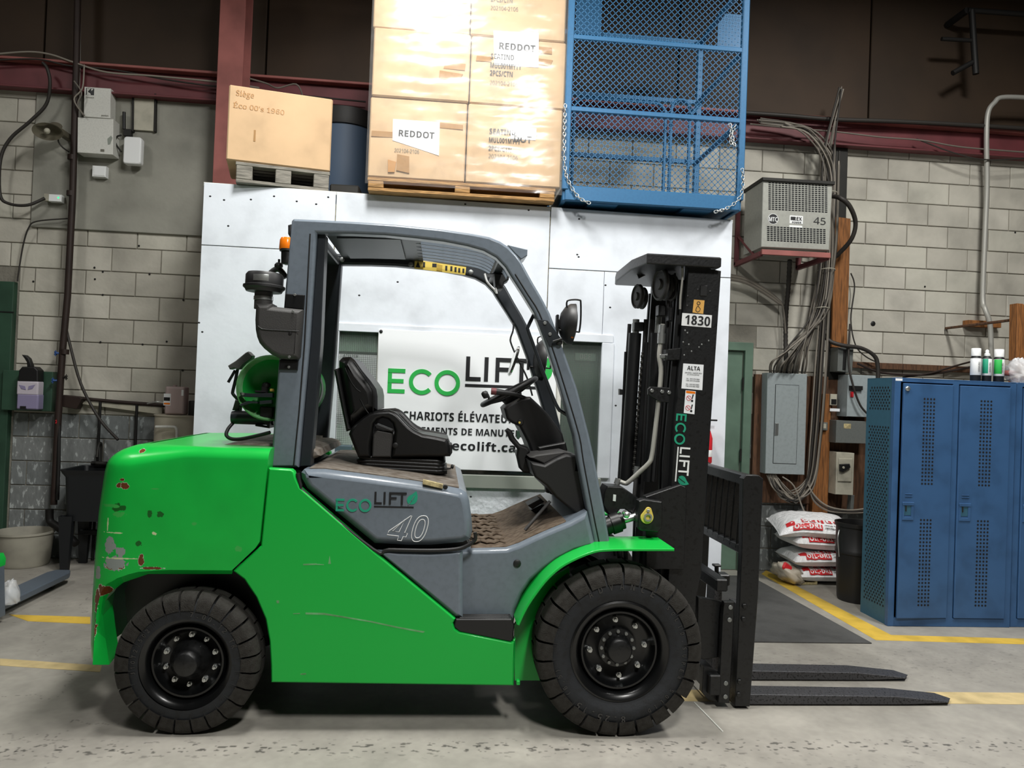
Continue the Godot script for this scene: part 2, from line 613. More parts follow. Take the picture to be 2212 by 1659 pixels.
	M.ply.uv1_scale = Vector3(3, 0.4, 3)
	M.pallet.uv1_scale = Vector3(0.5, 5, 5)
	M.palletgray.uv1_scale = Vector3(0.5, 5, 5)
	mk("cratewood", hx("cdbd8c"), 0.8, 0.0, wood, 2.0)
	mk("blue", hx("2e6893"), 0.45, 0.1, fine, 1.5)
	mk("locker", hx("3c628f"), 0.4, 0.1, ntx(81, 0.012, [[0.0, gray(0.86)], [0.5, gray(0.97)], [1.0, gray(1.0)]], 512, 5), 0.6)
	mk("lockerside", hx("366278"), 0.45, 0.1, fine, 0.8)
	mk("hole", hx("0a0d12"), 0.9)
	mk("panelgray", hx("a5afb1"), 0.45, 0.1, fine, 1.0)
	mk("boxgray", hx("6d716e"), 0.5, 0.1, fine, 1.5)
	mk("cable", hx("6d675e"), 0.6)
	mk("cable2", hx("8a8378"), 0.6)
	mk("cabledark", hx("2b2723"), 0.6)
	mk("pipebrown", hx("2e211c"), 0.6, 0.2, grime, 2.0)
	mk("pipeblack", hx("191817"), 0.6, 0.2)
	mk("pipegray", hx("a6a59e"), 0.5, 0.3)
	mk("valveblue", hx("234a86"), 0.5)
	mk("bag", hx("efeff0"), 0.35, 0.0, null, 3.0, ntx(91, 0.03, [], 256, 4), 0.5)
	mk("bagdirty", hx("c9bfae"), 0.5, 0.0, grime, 2.0)
	mk("bagred", hx("cf2a30"), 0.4)
	mk("sink", hx("16191c"), 0.5, 0.0, fine, 2.0)
	mk("bucket", hx("a9a597"), 0.6, 0.0, grime, 1.0)
	mk("heater", hx("c2bba9"), 0.5, 0.0, grime, 1.0)
	mk("canpink", hx("b7a3a0"), 0.45)
	mk("horn", hx("6c6656"), 0.6, 0.0, grime, 2.0)
	mk("soap", hx("8d86a6"), 0.3)
	mk("soapbody", hx("c3bcc6"), 0.35)
	mk("transformer", hx("a2a39b"), 0.5, 0.1, fine, 1.0)
	mk("bluebag", hx("3d4e63"), 0.6)
	mk("jackgray", hx("5d6772"), 0.45, 0.1, fine, 2.0)
	var gm := mk("glow", hx("ffffff"), 0.4)
	gm.emission_enabled = true
	gm.emission = Color(1, 0.985, 0.955)
	gm.emission_energy_multiplier = 5.0
	var led := mk("led", hx("30d070"), 0.4)
	led.emission_enabled = true
	led.emission = hx("30e080")
	led.emission_energy_multiplier = 2.0
	var gl := mk("glass", Color(0.93, 1.0, 0.96, 0.05), 0.03)
	gl.transparency = BaseMaterial3D.TRANSPARENCY_ALPHA
	var wr := mk("wrap", Color(1, 1, 1, 0.05), 0.22)
	wr.transparency = BaseMaterial3D.TRANSPARENCY_ALPHA
	var pb := mk("plasticbag", Color(0.95, 0.96, 0.97, 0.45), 0.3)
	pb.transparency = BaseMaterial3D.TRANSPARENCY_ALPHA
	for k in ["gray", "green", "greentank"]:
		M[k].clearcoat_enabled = true
		M[k].clearcoat = 0.3
		M[k].metallic_specular = 0.35
		M[k].clearcoat_roughness = 0.15
	# concrete floor: mottled slab with tyre dust and spills
	M.floorpaint = floor_material()
	M.cw = chip_material()

func image_mat(key: String, im: Image, rough: float) -> StandardMaterial3D:
	var m := StandardMaterial3D.new()
	m.resource_name = key
	m.albedo_texture = ImageTexture.create_from_image(im)
	m.roughness = rough
	return m

func nz(s: int, f: float, o := 4) -> FastNoiseLite:
	var n := FastNoiseLite.new()
	n.seed = s
	n.frequency = f
	n.fractal_octaves = o
	n.noise_type = FastNoiseLite.TYPE_SIMPLEX_SMOOTH
	return n

func floor_material() -> StandardMaterial3D:      # 10 m x 6 m, u along x from -4.5, v along z from -6.7
	var w := 1500
	var h := 900
	var im := Image.create(w, h, false, Image.FORMAT_RGB8)
	var big := nz(1, 0.006, 3)
	var mid := nz(2, 0.03, 4)
	var spk := nz(3, 0.12, 3)
	var crk := nz(4, 0.008, 4)
	for y in h:
		var z := -6.7 + 6.0 * y / h
		for x in w:
			var a := 0.80 + 0.07 * big.get_noise_2d(x, y) + 0.06 * mid.get_noise_2d(x, y) + 0.03 * spk.get_noise_2d(x, y)
			var wx := -4.5 + 10.0 * x / w
			# rows of dropped tyre dirt in front of the wheels
			var band := exp(-pow((z + 3.27) / 0.07, 2)) + 0.8 * exp(-pow((z + 3.02 - 0.02 * wx) / 0.12, 2)) * (1.0 if wx > 1.0 else 0.2) + 0.35 * exp(-pow((z + 4.3) / 0.35, 2)) * (1.0 if wx > 1.6 else 0.0)
			var s := spk.get_noise_2d(x * 0.8, y * 1.6)
			if band > 0.15 and s > 0.5 - 0.14 * band:
				a -= 0.36 * minf(1.0, band)
			if absf(crk.get_noise_2d(x * 1.3, y)) < 0.0035 and wx < -1.2:
				a -= 0.22
			im.set_pixel(x, y, Color(a, a * 0.985, a * 0.955))
	var m := image_mat("floor_slab", im, 0.5)
	m.albedo_color = hx("bdbbb6")
	m.heightmap_enabled = false
	return m

func chip_material() -> StandardMaterial3D:      # counterweight side: u along x over 1.0 m from -1.52, v up from 0.2 over 1.1 m
	var s := 700
	var im := Image.create(s, s, false, Image.FORMAT_RGB8)
	var a := nz(11, 0.02, 4)
	var b := nz(12, 0.006, 3)
	var gcol := hx("16b443")
	for y in s:
		for x in s:
			var c := gcol * (1.0 + 0.05 * b.get_noise_2d(x, y))
			im.set_pixel(x, y, c)
	var chips := [[258, 1048, 7, 5, 0], [271, 1049, 9, 7, 0], [265, 1035, 5, 3, 0], [306, 1210, 6, 13, 0], [262, 1222, 10, 8, 0], [240, 1224, 12, 7, 0], [222, 1275, 14, 12, 0], [205, 1300, 7, 26, 0], [203, 1360, 5, 22, 0], [330, 1226, 24, 3, 0], [250, 1215, 26, 16, 1], [238, 1180, 12, 20, 1], [262, 1190, 12, 10, 1], [255, 1095, 16, 9, 2], [347, 1110, 7, 7, 2], [325, 1108, 5, 8, 2], [302, 1173, 7, 7, 2], [300, 975, 7, 4, 0], [205, 1240, 9, 14, 1], [250, 1150, 30, 1.6, 3], [335, 1151, 6, 4, 3], [232, 1133, 2, 14, 3], [260, 1205, 40, 1.5, 3], [420, 1130, 6, 4, 4], [515, 1185, 9, 7, 4], [240, 1092, 22, 4, 4], [260, 1110, 14, 6, 4], [335, 1055, 9, 1.5, 4]]
	var cols := [hx("6b3a20"), hx("8c9490"), hx("1a5f22"), hx("c9d3a2"), hx("3fae4e")]
	for q in chips:
		var p := P(q[0], q[1], -3.43)
		var cx := (p.x + 1.52) * s
		var cy := s - (p.y - 0.2) / 1.1 * s
		var rx: float = q[2] / 482.0 * s
		var ry: float = q[3] / 482.0 * s / 1.1
		for y in range(maxi(0, int(cy - ry * 1.6)), mini(s - 1, int(cy + ry * 1.6)) + 1):
			for x in range(maxi(0, int(cx - rx * 1.6)), mini(s - 1, int(cx + rx * 1.6)) + 1):
				var r := pow((x - cx) / rx, 2) + pow((y - cy) / ry, 2) + 0.9 * a.get_noise_2d(x * 2.5, y * 2.5)
				if r < 0.8:
					im.set_pixel(x, y, cols[q[4]])
				elif r < 1.0 and q[4] == 0:
					im.set_pixel(x, y, hx("c8cfc0"))
	var m := image_mat("counterweight_paint", im, 0.34)
	m.clearcoat_enabled = true
	m.clearcoat = 0.3
	m.metallic_specular = 0.35
	m.clearcoat_roughness = 0.15
	m.texture_repeat = false
	return m

func setting() -> void:
	# floor slab
	var g := G.new()
	g.box(Vector3(0.5, -0.1, -0.5), Vector3(18, 0.2, 14.0))
	var fl := put("floor", g, M.floorpaint, null, [Vector3(-4.5, 0, -6.7), Vector3(0.1, 0, 0), Vector3(0, 0, 1.0 / 6.0)])
	tag(fl, "grey concrete workshop slab with tyre dust and worn yellow lines", "floor", "", "structure")
	for q in [
			[[F(1645, 1240), F(1655, 1232), F(1925, 1372), F(1892, 1383)], M.yellow],
			[[F(1892, 1383), F(1925, 1372), F(2212, 1380), F(2212, 1392)], M.yellow],
			[[F(0, 1423), F(220, 1438), F(216, 1452), F(0, 1438)], M.yellowworn],
			[[F(1640, 1482), F(2212, 1497), F(2212, 1522), F(1640, 1505)], M.yellowworn],
			[[F(20, 1328), F(195, 1333), F(195, 1348), F(60, 1342)], M.yellow]]:
		g = G.new()
		var a: Array = q[0]
		for v in a.size():
			a[v] += Vector3(0, 0.0015, 0)
		if q[1] == M.yellowworn and a[0].x > 0:
			a[0] = Vector3(0.9, 0.0015, a[0].z + 0.05)
			a[3] = Vector3(0.9, 0.0015, a[3].z + 0.05)
		g.quad(a[0], a[1], a[2], a[3], Vector3.UP)
		for k in 4:
			var b: Vector3 = a[k]
			var c: Vector3 = a[(k + 1) % 4]
			g.quad(b, c, c - Vector3(0, 0.0015, 0), b - Vector3(0, 0.0015, 0))
		put("painted_line", g, q[1], fl)
	g = G.new()
	var p0 := F(1500, 1518)
	var p1 := F(1562, 1582)
	for k in 2:
		p1 = p0 + (p1 - p0) * 1.0
	g.tube([p0 + Vector3(0, 0.001, 0), p1 + Vector3(0, 0.001, 0)], 0.004, 6)
	put("joint_strip", g, M.offwhite, fl)
	# back wall: backing, then each concrete block in view
	g = G.new()
	g.box(Vector3(0.5, 1.95, -6.86), Vector3(17.4, 3.9, 0.32))
	var wall := put("wall_back", g, M.mortar)
	tag(wall, "back wall of pale painted concrete blocks with a grey lower band", "wall", "", "structure")
	var j0 := P(1917.5, 412, WALLZ).x
	var cache := {}
	for r in 20:
		var off := fposmod(j0 + (0.0 if r % 2 == 0 else 0.2), 0.4)
		for k in range(-10, 14):
			var x0 := off + 0.4 * k
			var x1 := x0 + 0.4
			var y0 := 0.2 * r
			var y1 := minf(y0 + 0.2, 3.87)
			if x1 < -4.1 or x0 > 5.4:
				continue
			if x0 > -1.25 and x1 < 1.55 and y0 < 2.5:
				continue
			if y0 > 2.69 and x1 > -3.4 and x0 < -0.35:
				if x0 > -3.45: continue
				x1 = -3.44
			if y0 < 2.27 and x0 < -3.52:
				if x1 < -3.45: continue
				x0 = -3.51
			if y0 < 2.04 and x0 < 2.77 and x1 > 1.75:
				if x1 < 2.87: continue
				x0 = 2.785
			if x1 - x0 < 0.05 or y1 - y0 < 0.05:
				continue
			var key := "%.2f_%.2f" % [x1 - x0, y1 - y0]
			var o := MeshInstance3D.new()
			if not cache.has(key):
				var b := G.new()
				b.box(Vector3.ZERO, Vector3(x1 - x0 - 0.008, y1 - y0 - 0.008, 0.04), 0.004)
				var arr := []
				arr.resize(Mesh.ARRAY_MAX)
				arr[Mesh.ARRAY_VERTEX] = b.v
				arr[Mesh.ARRAY_NORMAL] = b.n
				var am := ArrayMesh.new()
				am.add_surface_from_arrays(Mesh.PRIMITIVE_TRIANGLES, arr)
				cache[key] = am
			o.mesh = cache[key]
			o.name = "concrete_block"
			o.material_override = M[("blockg%d" if r < 6 else "block%d") % rng.randi_range(0, 3)]
			wall.add_child(o, true)
			o.position = Vector3((x0 + x1) / 2, (y0 + y1) / 2, WALLZ - 0.02 + rng.randf_range(-0.0015, 0.0015)) - ORG[wall]
	# smooth rendered patch and the small holes and dark plugs in the wall
	g = G.new()
	g.box(Vector3(-1.9, 3.3, -6.69), Vector3(3.06, 1.13, 0.05), 0.004)
	put("rendered_panel", g, M.parge, wall)
	g = G.new()
	for q in [[300, 531], [204, 578], [222, 587], [323, 592], [222, 637], [396, 648], [217, 739], [308, 744], [360, 738], [72, 608], [394, 800], [205, 603], [228, 378], [289, 376], [375, 361], [272, 409], [382, 384], [361, 487], [409, 493], [1886, 699], [1998, 619], [2193, 502]]:
		var c := P(q[0], q[1], WALLZ + 0.004)
		g.lathe([Vector2(0.0, 0.004), Vector2(0.007 if q[0] != 1886 else 0.02, 0.003), Vector2(0.009 if q[0] != 1886 else 0.024, 0.0)], Transform3D(Basis(Vector3.RIGHT, PI / 2), c), 8)
	put("wall_plug", g, M.black, wall)
	# upper wall of dark sheets
	var up := thing("wall_upper", "dark brown sheet cladding above the red beam", "wall", Vector3(0.5, 3.86, -6.9), "", "structure")
	g = G.new()
	g.box(Vector3(0.5, 5.5, -6.95), Vector3(17.4, 3.3, 0.2))
	put("backing", g, M.siding2, up)
	for k in 8:
		g = G.new()
		g.box(Vector3(-6.2 + 1.83 * k, 5.55, -6.82), Vector3(1.815, 2.9, 0.05), 0.006)
		put("cladding_panel", g, M.siding if k % 2 else M.siding2, up)
	# hall shell out of view
	for q in [["wall_left", Vector3(-7.9, 3.5, -0.5), Vector3(0.3, 7.4, 14)], ["wall_right", Vector3(8.9, 3.5, -0.5), Vector3(0.3, 7.4, 14)], ["wall_front", Vector3(0.5, 3.5, 6.35), Vector3(17.4, 7.4, 0.3)]]:
		g = G.new()
		g.box(q[1], q[2])
		tag(put(q[0], g, M.hall), "plain grey hall wall out of the frame", "wall", "", "structure")
	g = G.new()
	g.box(Vector3(0.5, 7.25, -0.5), Vector3(18, 0.3, 14.0))
	tag(put("ceiling", g, M.ceiling), "dark roof deck of the hall", "ceiling", "", "structure")
	# steel
	var bm := thing("steel_beam", "dark red steel beam running along the top of the block wall", "beam", Vector3(0.5, 3.865, -6.63))
	g = G.new()
	g.box(Vector3(0.5, 3.97, -6.65), Vector3(12.6, 0.21, 0.03), 0.006)
	put("web", g, M.redsteel, bm)
	g = G.new()
	g.box(Vector3(0.5, 4.085, -6.62), Vector3(12.6, 0.022, 0.12), 0.004)
	put("flange", g, M.redcol, bm)
	g = G.new()
	g.box(Vector3(0.5, 3.86, -6.62), Vector3(12.6, 0.018, 0.1), 0.004)
	put("flange", g, M.redsteel, bm)
	var cl := thing("steel_column", "reddish steel column rising behind the small carton on the booth roof", "column", Vector3(-1.785, 0, -6.4))
	g = G.new()
	g.box(Vector3(-1.785, 3.3, -6.32), Vector3(0.2, 6.6, 0.014), 0.003)
	put("flange", g, M.redcol, cl)
	g = G.new()
	g.box(Vector3(-1.785, 3.3, -6.54), Vector3(0.2, 6.6, 0.014), 0.003)
	put("flange", g, M.redcol, cl)
	g = G.new()
	g.box(Vector3(-1.785, 3.3, -6.43), Vector3(0.012, 6.6, 0.21))
	put("web", g, M.redcol, cl)
	# doors
	var d2 := thing("door_1", "grey-green steel door in its frame behind the white booth", "door", Vector3(2.27, 0, -6.68), "", "structure")
	g = G.new()
	g.ext(PackedVector2Array([Vector2(1.75, 0), Vector2(1.83, 0), Vector2(1.83, 1.97), Vector2(2.70, 1.97), Vector2(2.70, 0), Vector2(2.775, 0), Vector2(2.775, 2.045), Vector2(1.75, 2.045)]), -6.655, -6.75, 0.004)
	put("door_frame", g, M.doorgreen, d2)
	g = G.new()
	g.box(Vector3(2.265, 0.985, -6.715), Vector3(0.86, 1.96, 0.045), 0.003)
	put("door_leaf", g, M.doorgreen, d2)
	g = G.new()
	g.box(Vector3(2.3, 1.9, -6.66), Vector3(0.34, 0.06, 0.06), 0.006)
	put("door_closer", g, M.panelgray, d2)
	for y in [0.3, 0.98, 1.62]:
		g = G.new()
		g.tube([Vector3(2.695, y, -6.672), Vector3(2.695, y + 0.11, -6.672)], 0.009, 8)
		put("hinge", g, M.darksteel, d2)
	var d1 := thing("door_2", "dark green door at the end of the block wall behind the soap dispenser", "door", Vector3(-4.1, 0, -6.68), "", "structure")
	g = G.new()
	g.ext(PackedVector2Array([Vector2(-4.7, 0), Vector2(-4.6, 0), Vector2(-4.6, 2.17), Vector2(-3.66, 2.17), Vector2(-3.66, 0), Vector2(-3.525, 0), Vector2(-3.525, 2.27), Vector2(-4.7, 2.27)]), -6.64, -6.75, 0.004)
	put("door_frame", g, M.doordark, d1)
	g = G.new()
	g.box(Vector3(-4.13, 1.085, -6.71), Vector3(0.93, 2.16, 0.045), 0.003)
	put("door_leaf", g, M.doordark, d1)
	g = G.new()
	g.ext(rect(0, 672, 30, 676, -6.638), -6.636, -6.645)
	put("joint_line", g, M.black, d1)
	# black walk-off mat
	g = G.new()
	var mt := [F(1640, 1389), F(1884, 1391), F(1662, 1270), F(1640, 1262)]
	var q0 := Vector3(1.7, 0, -4.68)
	var q1 := Vector3(2.79, 0, -4.67)
	var q2 := Vector3(2.73, 0, -6.45)
	var q3 := Vector3(1.75, 0, -6.45)
	var pl := PackedVector2Array([Vector2(q0.x, -q0.z), Vector2(q1.x, -q1.z), Vector2(q2.x, -q2.z), Vector2(q3.x, -q3.z)])
	g.xf = Transform3D(Basis(Vector3.RIGHT, Vector3(0, 0, -1), Vector3.UP), Vector3.ZERO)
	g.ext(pl, 0.009, 0.0, 0.003)
	tag(put("floor_mat", g, M.mat), "dark grey walk-off mat lying along the yellow line before the green door", "mat")

func panel(g: G, x0: float, y0: float, x1: float, y1: float, zf: float, th := 0.02, bev := 0.003) -> void:
	g.box(Vector3((x0 + x1) / 2, (y0 + y1) / 2, zf - th / 2), Vector3(x1 - x0, y1 - y0, th), bev)

const BZ := -5.2
func booth() -> void:
	var xl := P(430, 640, BZ).x
	var xr := P(1575, 700, BZ).x
	var yl := P(441, 394, BZ).y
	var yr := P(1583, 476, BZ).y
	var t := thing("office_booth", "white painted plywood office booth with a window strip behind the forklift", "booth", Vector3((xl + xr) / 2, 0, -5.9))
	var g := G.new()
	var topy := func(x: float) -> float: return yl + (yr - yl) * (x - xl) / (xr - xl)
	var wx0 := P(728, 850, BZ).x
	var wx1 := P(1296, 870, BZ).x
	var wy1 := P(1000, 727, BZ).y
	var wy0 := P(1000, 1024, BZ).y
	var s1 := P(723, 500, BZ).x
	var s2 := P(1188, 500, BZ).x
	# plywood sheets of the front (left, middle, right) above, beside and below the window
	var lo := P(436, 529, BZ).y
	var hi2 := P(1250, 583, BZ).y
	var gap := 0.003
	var sheets := [
		[xl, lo + gap, s1 - gap, -1.0], [xl, 0.0, wx0 - 0.0, lo - gap], [s1 + gap, wy1, s2 - gap, -1.0],
		[s2 + gap, hi2 + gap, xr, -1.0], [wx1, 0.0, xr, hi2 - gap], [s2 + gap, wy1, wx1 - gap, hi2 - gap], [wx0 + gap, 0.0, wx1 - gap, wy0]]
	for k in sheets.size():
		var q: Array = sheets[k]
		g = G.new()
		if q[3] < 0:
			g.ext(PackedVector2Array([Vector2(q[0], q[1]), Vector2(q[2], q[1]), Vector2(q[2], topy.call(q[2])), Vector2(q[0], topy.call(q[0]))]), BZ, BZ - 0.018, 0.002)
		else:
			panel(g, q[0], q[1], q[2], q[3], BZ, 0.018, 0.002)
		put("plywood_sheet", g, M.boothrough if k == 6 else M.boothwhite, t)
	# studs behind the seams
	g = G.new()
	for x in [xl + 0.03, s1, s2, xr - 0.03]:
		panel(g, x - 0.03, 0.0, x + 0.03, minf(topy.call(x), 2.74) - 0.01, BZ - 0.018, 0.06, 0.0)
	for y in [lo, wy1 + 0.04, wy0 - 0.04, hi2]:
		panel(g, xl + 0.05, y - 0.025, xr - 0.05, y + 0.025, BZ - 0.02, 0.05, 0.0)
	put("stud_frame", g, M.cratewood, t)
	g = G.new()
	g.box(Vector3(xl + 0.01, 1.36, -5.94), Vector3(0.02, 2.72, 1.42))
	put("side_wall", g, M.boothwhite, t)
	g = G.new()
	g.box(Vector3(xr - 0.01, 1.36, -5.94), Vector3(0.02, 2.72, 1.42))
	put("side_wall", g, M.boothwhite, t)
	g = G.new()
	g.ext(PackedVector2Array([Vector2(xl - 0.005, yl - 0.02), Vector2(xr + 0.005, yr - 0.02), Vector2(xr + 0.005, yr + 0.004), Vector2(xl - 0.005, yl + 0.004)]), BZ - 0.004, -6.66, 0.003)
	put("roof_deck", g, M.offwhite, t)
	g = G.new()
	g.box(Vector3((xl + xr) / 2, 1.36, -6.6), Vector3(xr - xl - 0.1, 2.6, 0.02))
	put("inner_wall", g, M.doordark, t)
	g = G.new()
	for q in [[454, 424], [484, 432], [542, 431], [592, 424], [641, 435], [683, 441], [493, 488], [709, 426], [1005, 441], [1142, 454], [1250, 555], [1251, 473], [859, 609], [776, 638], [430, 697], [437, 717], [704, 661], [1308, 616], [1318, 664], [1247, 550], [1017, 1073], [1330, 876]]:
		var c := P(q[0], q[1], BZ)
		g.sphere(c, Vector3(0.008, 0.006, 0.002), 8)
	put("screw_head", g, M.ink, t).set_meta("kind", "stuff")
	# window frame, sill, glass with wire grid
	g = G.new()
	for q in [[704, 705, 728, 1000], [1296, 740, 1322, 1040]]:
		panel(g, P(q[0], 850, BZ).x, wy0, P(q[2], 850, BZ).x, wy1 - 0.001, BZ + 0.014, 0.03, 0.003)
	panel(g, wx0 - 0.075, wy1, wx1 + 0.075, wy1 + 0.055, BZ + 0.014, 0.03, 0.003)
	put("window_frame", g, M.boothwhite, t)
	g = G.new()
	panel(g, wx0 - 0.03, wy0 - 0.09, wx1 + 0.02, wy0, BZ + 0.03, 0.06, 0.004)
	put("window_sill", g, M.grayplate, t)
	g = G.new()
	for x in [P(818, 850, BZ).x, P(1206, 850, BZ).x]:
		g = G.new()
		panel(g, x - 0.02, wy0, x + 0.02, wy1, BZ - 0.002, 0.04, 0.003)
		put("mullion", g, M.offwhite, t)
	for q in [[wx0, P(815, 850, BZ).x], [P(822, 850, BZ).x, P(1203, 850, BZ).x], [P(1209, 850, BZ).x, wx1]]:
		g = G.new()
		g.box(Vector3((q[0] + q[1]) / 2, (wy0 + wy1) / 2, BZ - 0.024), Vector3(q[1] - q[0], wy1 - wy0, 0.005))
		var pn := put("pane", g, M.glass, t)
		if q[0] == wx0 or q[1] == wx1:
			g = G.new()
			var x: float = q[0] + 0.012
			while x < q[1]:
				g.box(Vector3(x, (wy0 + wy1) / 2, BZ - 0.032), Vector3(0.0013, wy1 - wy0, 0.0015))
				x += 0.0125
			var y := wy0 + 0.01
			while y < wy1 - 0.12:
				g.box(Vector3((q[0] + q[1]) / 2, y, BZ - 0.032), Vector3(q[1] - q[0], 0.0013, 0.0015))
				y += 0.0125
			put("wire_grid", g, M.darksteel, pn).set_meta("kind", "stuff")
	# behind the left pane: blind and notice board
	var zi := BZ - 0.042
	g = G.new()
	g.ext(rect(733, 716, 817, 762, zi), zi, zi - 0.01, 0.002)
	put("roller_blind", g, M.doorgreen, t)
	g = G.new()
	g.ext(rect(728, 764, 818, 968, zi), zi, zi - 0.006, 0.001)
	var nb := put("notice_board", g, M.paper, t)
	g = G.new()
	label_text(g, "ATELIER", 741, 771, 774, 773, 6, zi + 0.001, false)
	for q in [[727, 893], [727, 898], [728, 903], [728, 908], [728, 914], [727, 920], [726, 948], [728, 956]]:
		label_text(g, ["Notes", "Bon de", "Piece", "Retour", "Facture", "Client"][int(q[1]) % 6], q[0], q[1] + 3, q[0] + 12, q[1] + 3.4, 3, zi + 0.001, false)
	put("lettering", g, M.ink, nb)
	g = G.new()
	g.ext(rect(722, 960, 760, 1000, zi), zi + 0.02, zi - 0.1, 0.01)
	put("paper_tray", g, M.bluebag, t)
	# behind the right pane: dark green room with a mirrored number
	g = G.new()
	g.ext(rect(1200, 730, 1300, 1030, -5.32), -5.32, -5.34)
	put("green_curtain", g, M.doordark, t)
	g = G.new()
	g.ext(rect(1243, 762, 1286, 780, -5.3), -5.3, -5.305)
	put("number_card", g, M.doorgreen, t)
	g = G.new()
	var a := P(1250, 776, -5.298)
	text(g, "330", Transform3D(Basis(Vector3(-1, 0, 0), Vector3.UP, Vector3.BACK), a + Vector3(0.088, 0, 0)), 0.082, 0.04, true)
	put("lettering", g, M.grayplate, t)
	# banner hung over the middle pane
	var bz := BZ + 0.022
	var bn := thing("shop_banner", "white vinyl banner with a green and black logo hung over the booth window", "banner", P(1010, 1018, bz))
	g = G.new()
	g.ext(pp([818, 711, 1204, 729, 1196, 1021, 810, 1008], bz), bz + 0.002, bz - 0.003, 0.001)
	put("vinyl_sheet", g, M.paper, bn)
	var e := P(1190, 872, bz) - P(838, 849, bz)
	var o := P(836.5, 848.5, bz) + Vector3(0, 0, 0.002)
	var sc := (P(837, 796, bz) - P(837, 849, bz)).length()
	var ex := Vector3(P(1163, 863, bz).x - o.x, P(1163, 863, bz).y - o.y, 0)
	var T := Transform3D(Basis(Vector3(1, 0, 0) * sc, Vector3.UP * sc, Vector3.BACK), o)
	var lg := logo(T)
	put("lettering", lg[0], M.logogreen, bn)
	put("lettering", lg[1], M.ink, bn)
	put("leaf_mark", lg[2], M.logogreen, bn)
	put("leaf_vein", lg[3], M.paper, bn)
	g = G.new()
	label_text(g, "CHARIOTS ÉLÉVATEURS", 869, 906, 1122, 915, 23, bz + 0.003, true)
	label_text(g, "ET ÉQUIPEMENTS DE MANUTENTION", 818, 937, 1176, 949, 22, bz + 0.003, true)
	label_text(g, "www.ecolift.ca", 888, 969, 1113, 977, 20, bz + 0.003, true)
	put("lettering", g, M.ink, bn)
	for q in [[823, 716], [1199, 734]]:
		g = G.new()
		g.sphere(P(q[0], q[1], bz + 0.004), Vector3(0.012, 0.012, 0.004), 10)
		put("nail", g, M.ink, bn)
	# red extinguisher hung at the right end of the booth front
	var ez := BZ + 0.07
	var fe := thing("fire_extinguisher", "red fire extinguisher with a white label hung on the booth beside the mast", "extinguisher", P(1528, 1001, ez))
	g = G.new()
	var ec := P(1523, 1000, ez)
	g.lathe([Vector2(0, 0), Vector2(0.042, 0.0), Vector2(0.045, 0.01), Vector2(0.045, 0.17), Vector2(0.03, 0.22), Vector2(0.014, 0.24), Vector2(0.014, 0.26), Vector2(0, 0.26)], Transform3D(Basis(), ec), 20)
	put("cylinder", g, M.red, fe)
	g = G.new()
	g.lathe([Vector2(0.0455, 0.045), Vector2(0.0458, 0.046), Vector2(0.0458, 0.09), Vector2(0.0455, 0.091)], Transform3D(Basis(), ec), 20)
	put("paper_label", g, M.white, fe)
	g = G.new()
	g.box(ec + Vector3(0, 0.275, 0), Vector3(0.02, 0.03, 0.03), 0.004)
	g.box(ec + Vector3(0.03, 0.295, 0), Vector3(0.09, 0.012, 0.02), 0.003)
	put("valve", g, M.blacksteel, fe)

func wood_pallet(x0: float, x1: float, yb: float, zf: float, zb: float, h: float, m: Material, label: String) -> Node3D:
	var t := thing("wooden_pallet", label, "pallet", Vector3((x0 + x1) / 2, yb, (zf + zb) / 2))
	var n := 6
	for k in n:
		var g := G.new()
		g.box(Vector3((x0 + x1) / 2, yb + h - 0.011, lerpf(zf - 0.05, zb + 0.05, float(k) / (n - 1))), Vector3(x1 - x0, 0.022, 0.1), 0.003)
		put("deck_board", g, m, t)
	for z in [zf - 0.05, (zf + zb) / 2, zb + 0.05]:
		var g := G.new()
		g.box(Vector3((x0 + x1) / 2, yb + 0.011, z), Vector3(x1 - x0 - 0.01, 0.022, 0.1), 0.003)
		put("bottom_board", g, m, t)
		for x in [x0 + 0.055, (x0 + x1) / 2, x1 - 0.055]:
			g = G.new()
			g.box(Vector3(x, yb + h / 2, z), Vector3(0.1, h - 0.045, 0.1), 0.004)
			put("block", g, m, t)
	return t

func carton(x0: float, y0: float, x1: float, y1: float, zf: float, zb: float, label: String, group := "", bulge := 0.006) -> Node3D:
	var t := thing("cardboard_carton", label, "carton", Vector3((x0 + x1) / 2, y0, (zf + zb) / 2), group)
	var g := G.new()
	var k := 6
	# front face with a slight belly, rest as a bevelled box
	g.box(Vector3((x0 + x1) / 2, (y0 + y1) / 2, (zf + zb) / 2 - 0.003), Vector3(x1 - x0, y1 - y0, zf - zb - 0.006), 0.008)
	var rows := []
	for i in k + 1:
		var l := []
		for j in k + 1:
			var u := float(j) / k
			var v := float(i) / k
			l.append(Vector3(lerpf(x0 + 0.008, x1 - 0.008, u), lerpf(y0 + 0.008, y1 - 0.008, v), zf - 0.006 + bulge * sin(PI * u) * sin(PI * v) + 0.0005))
		rows.append(l)
	g.grid(rows)
	put("box_body", g, M.cardboard, t)
	return t

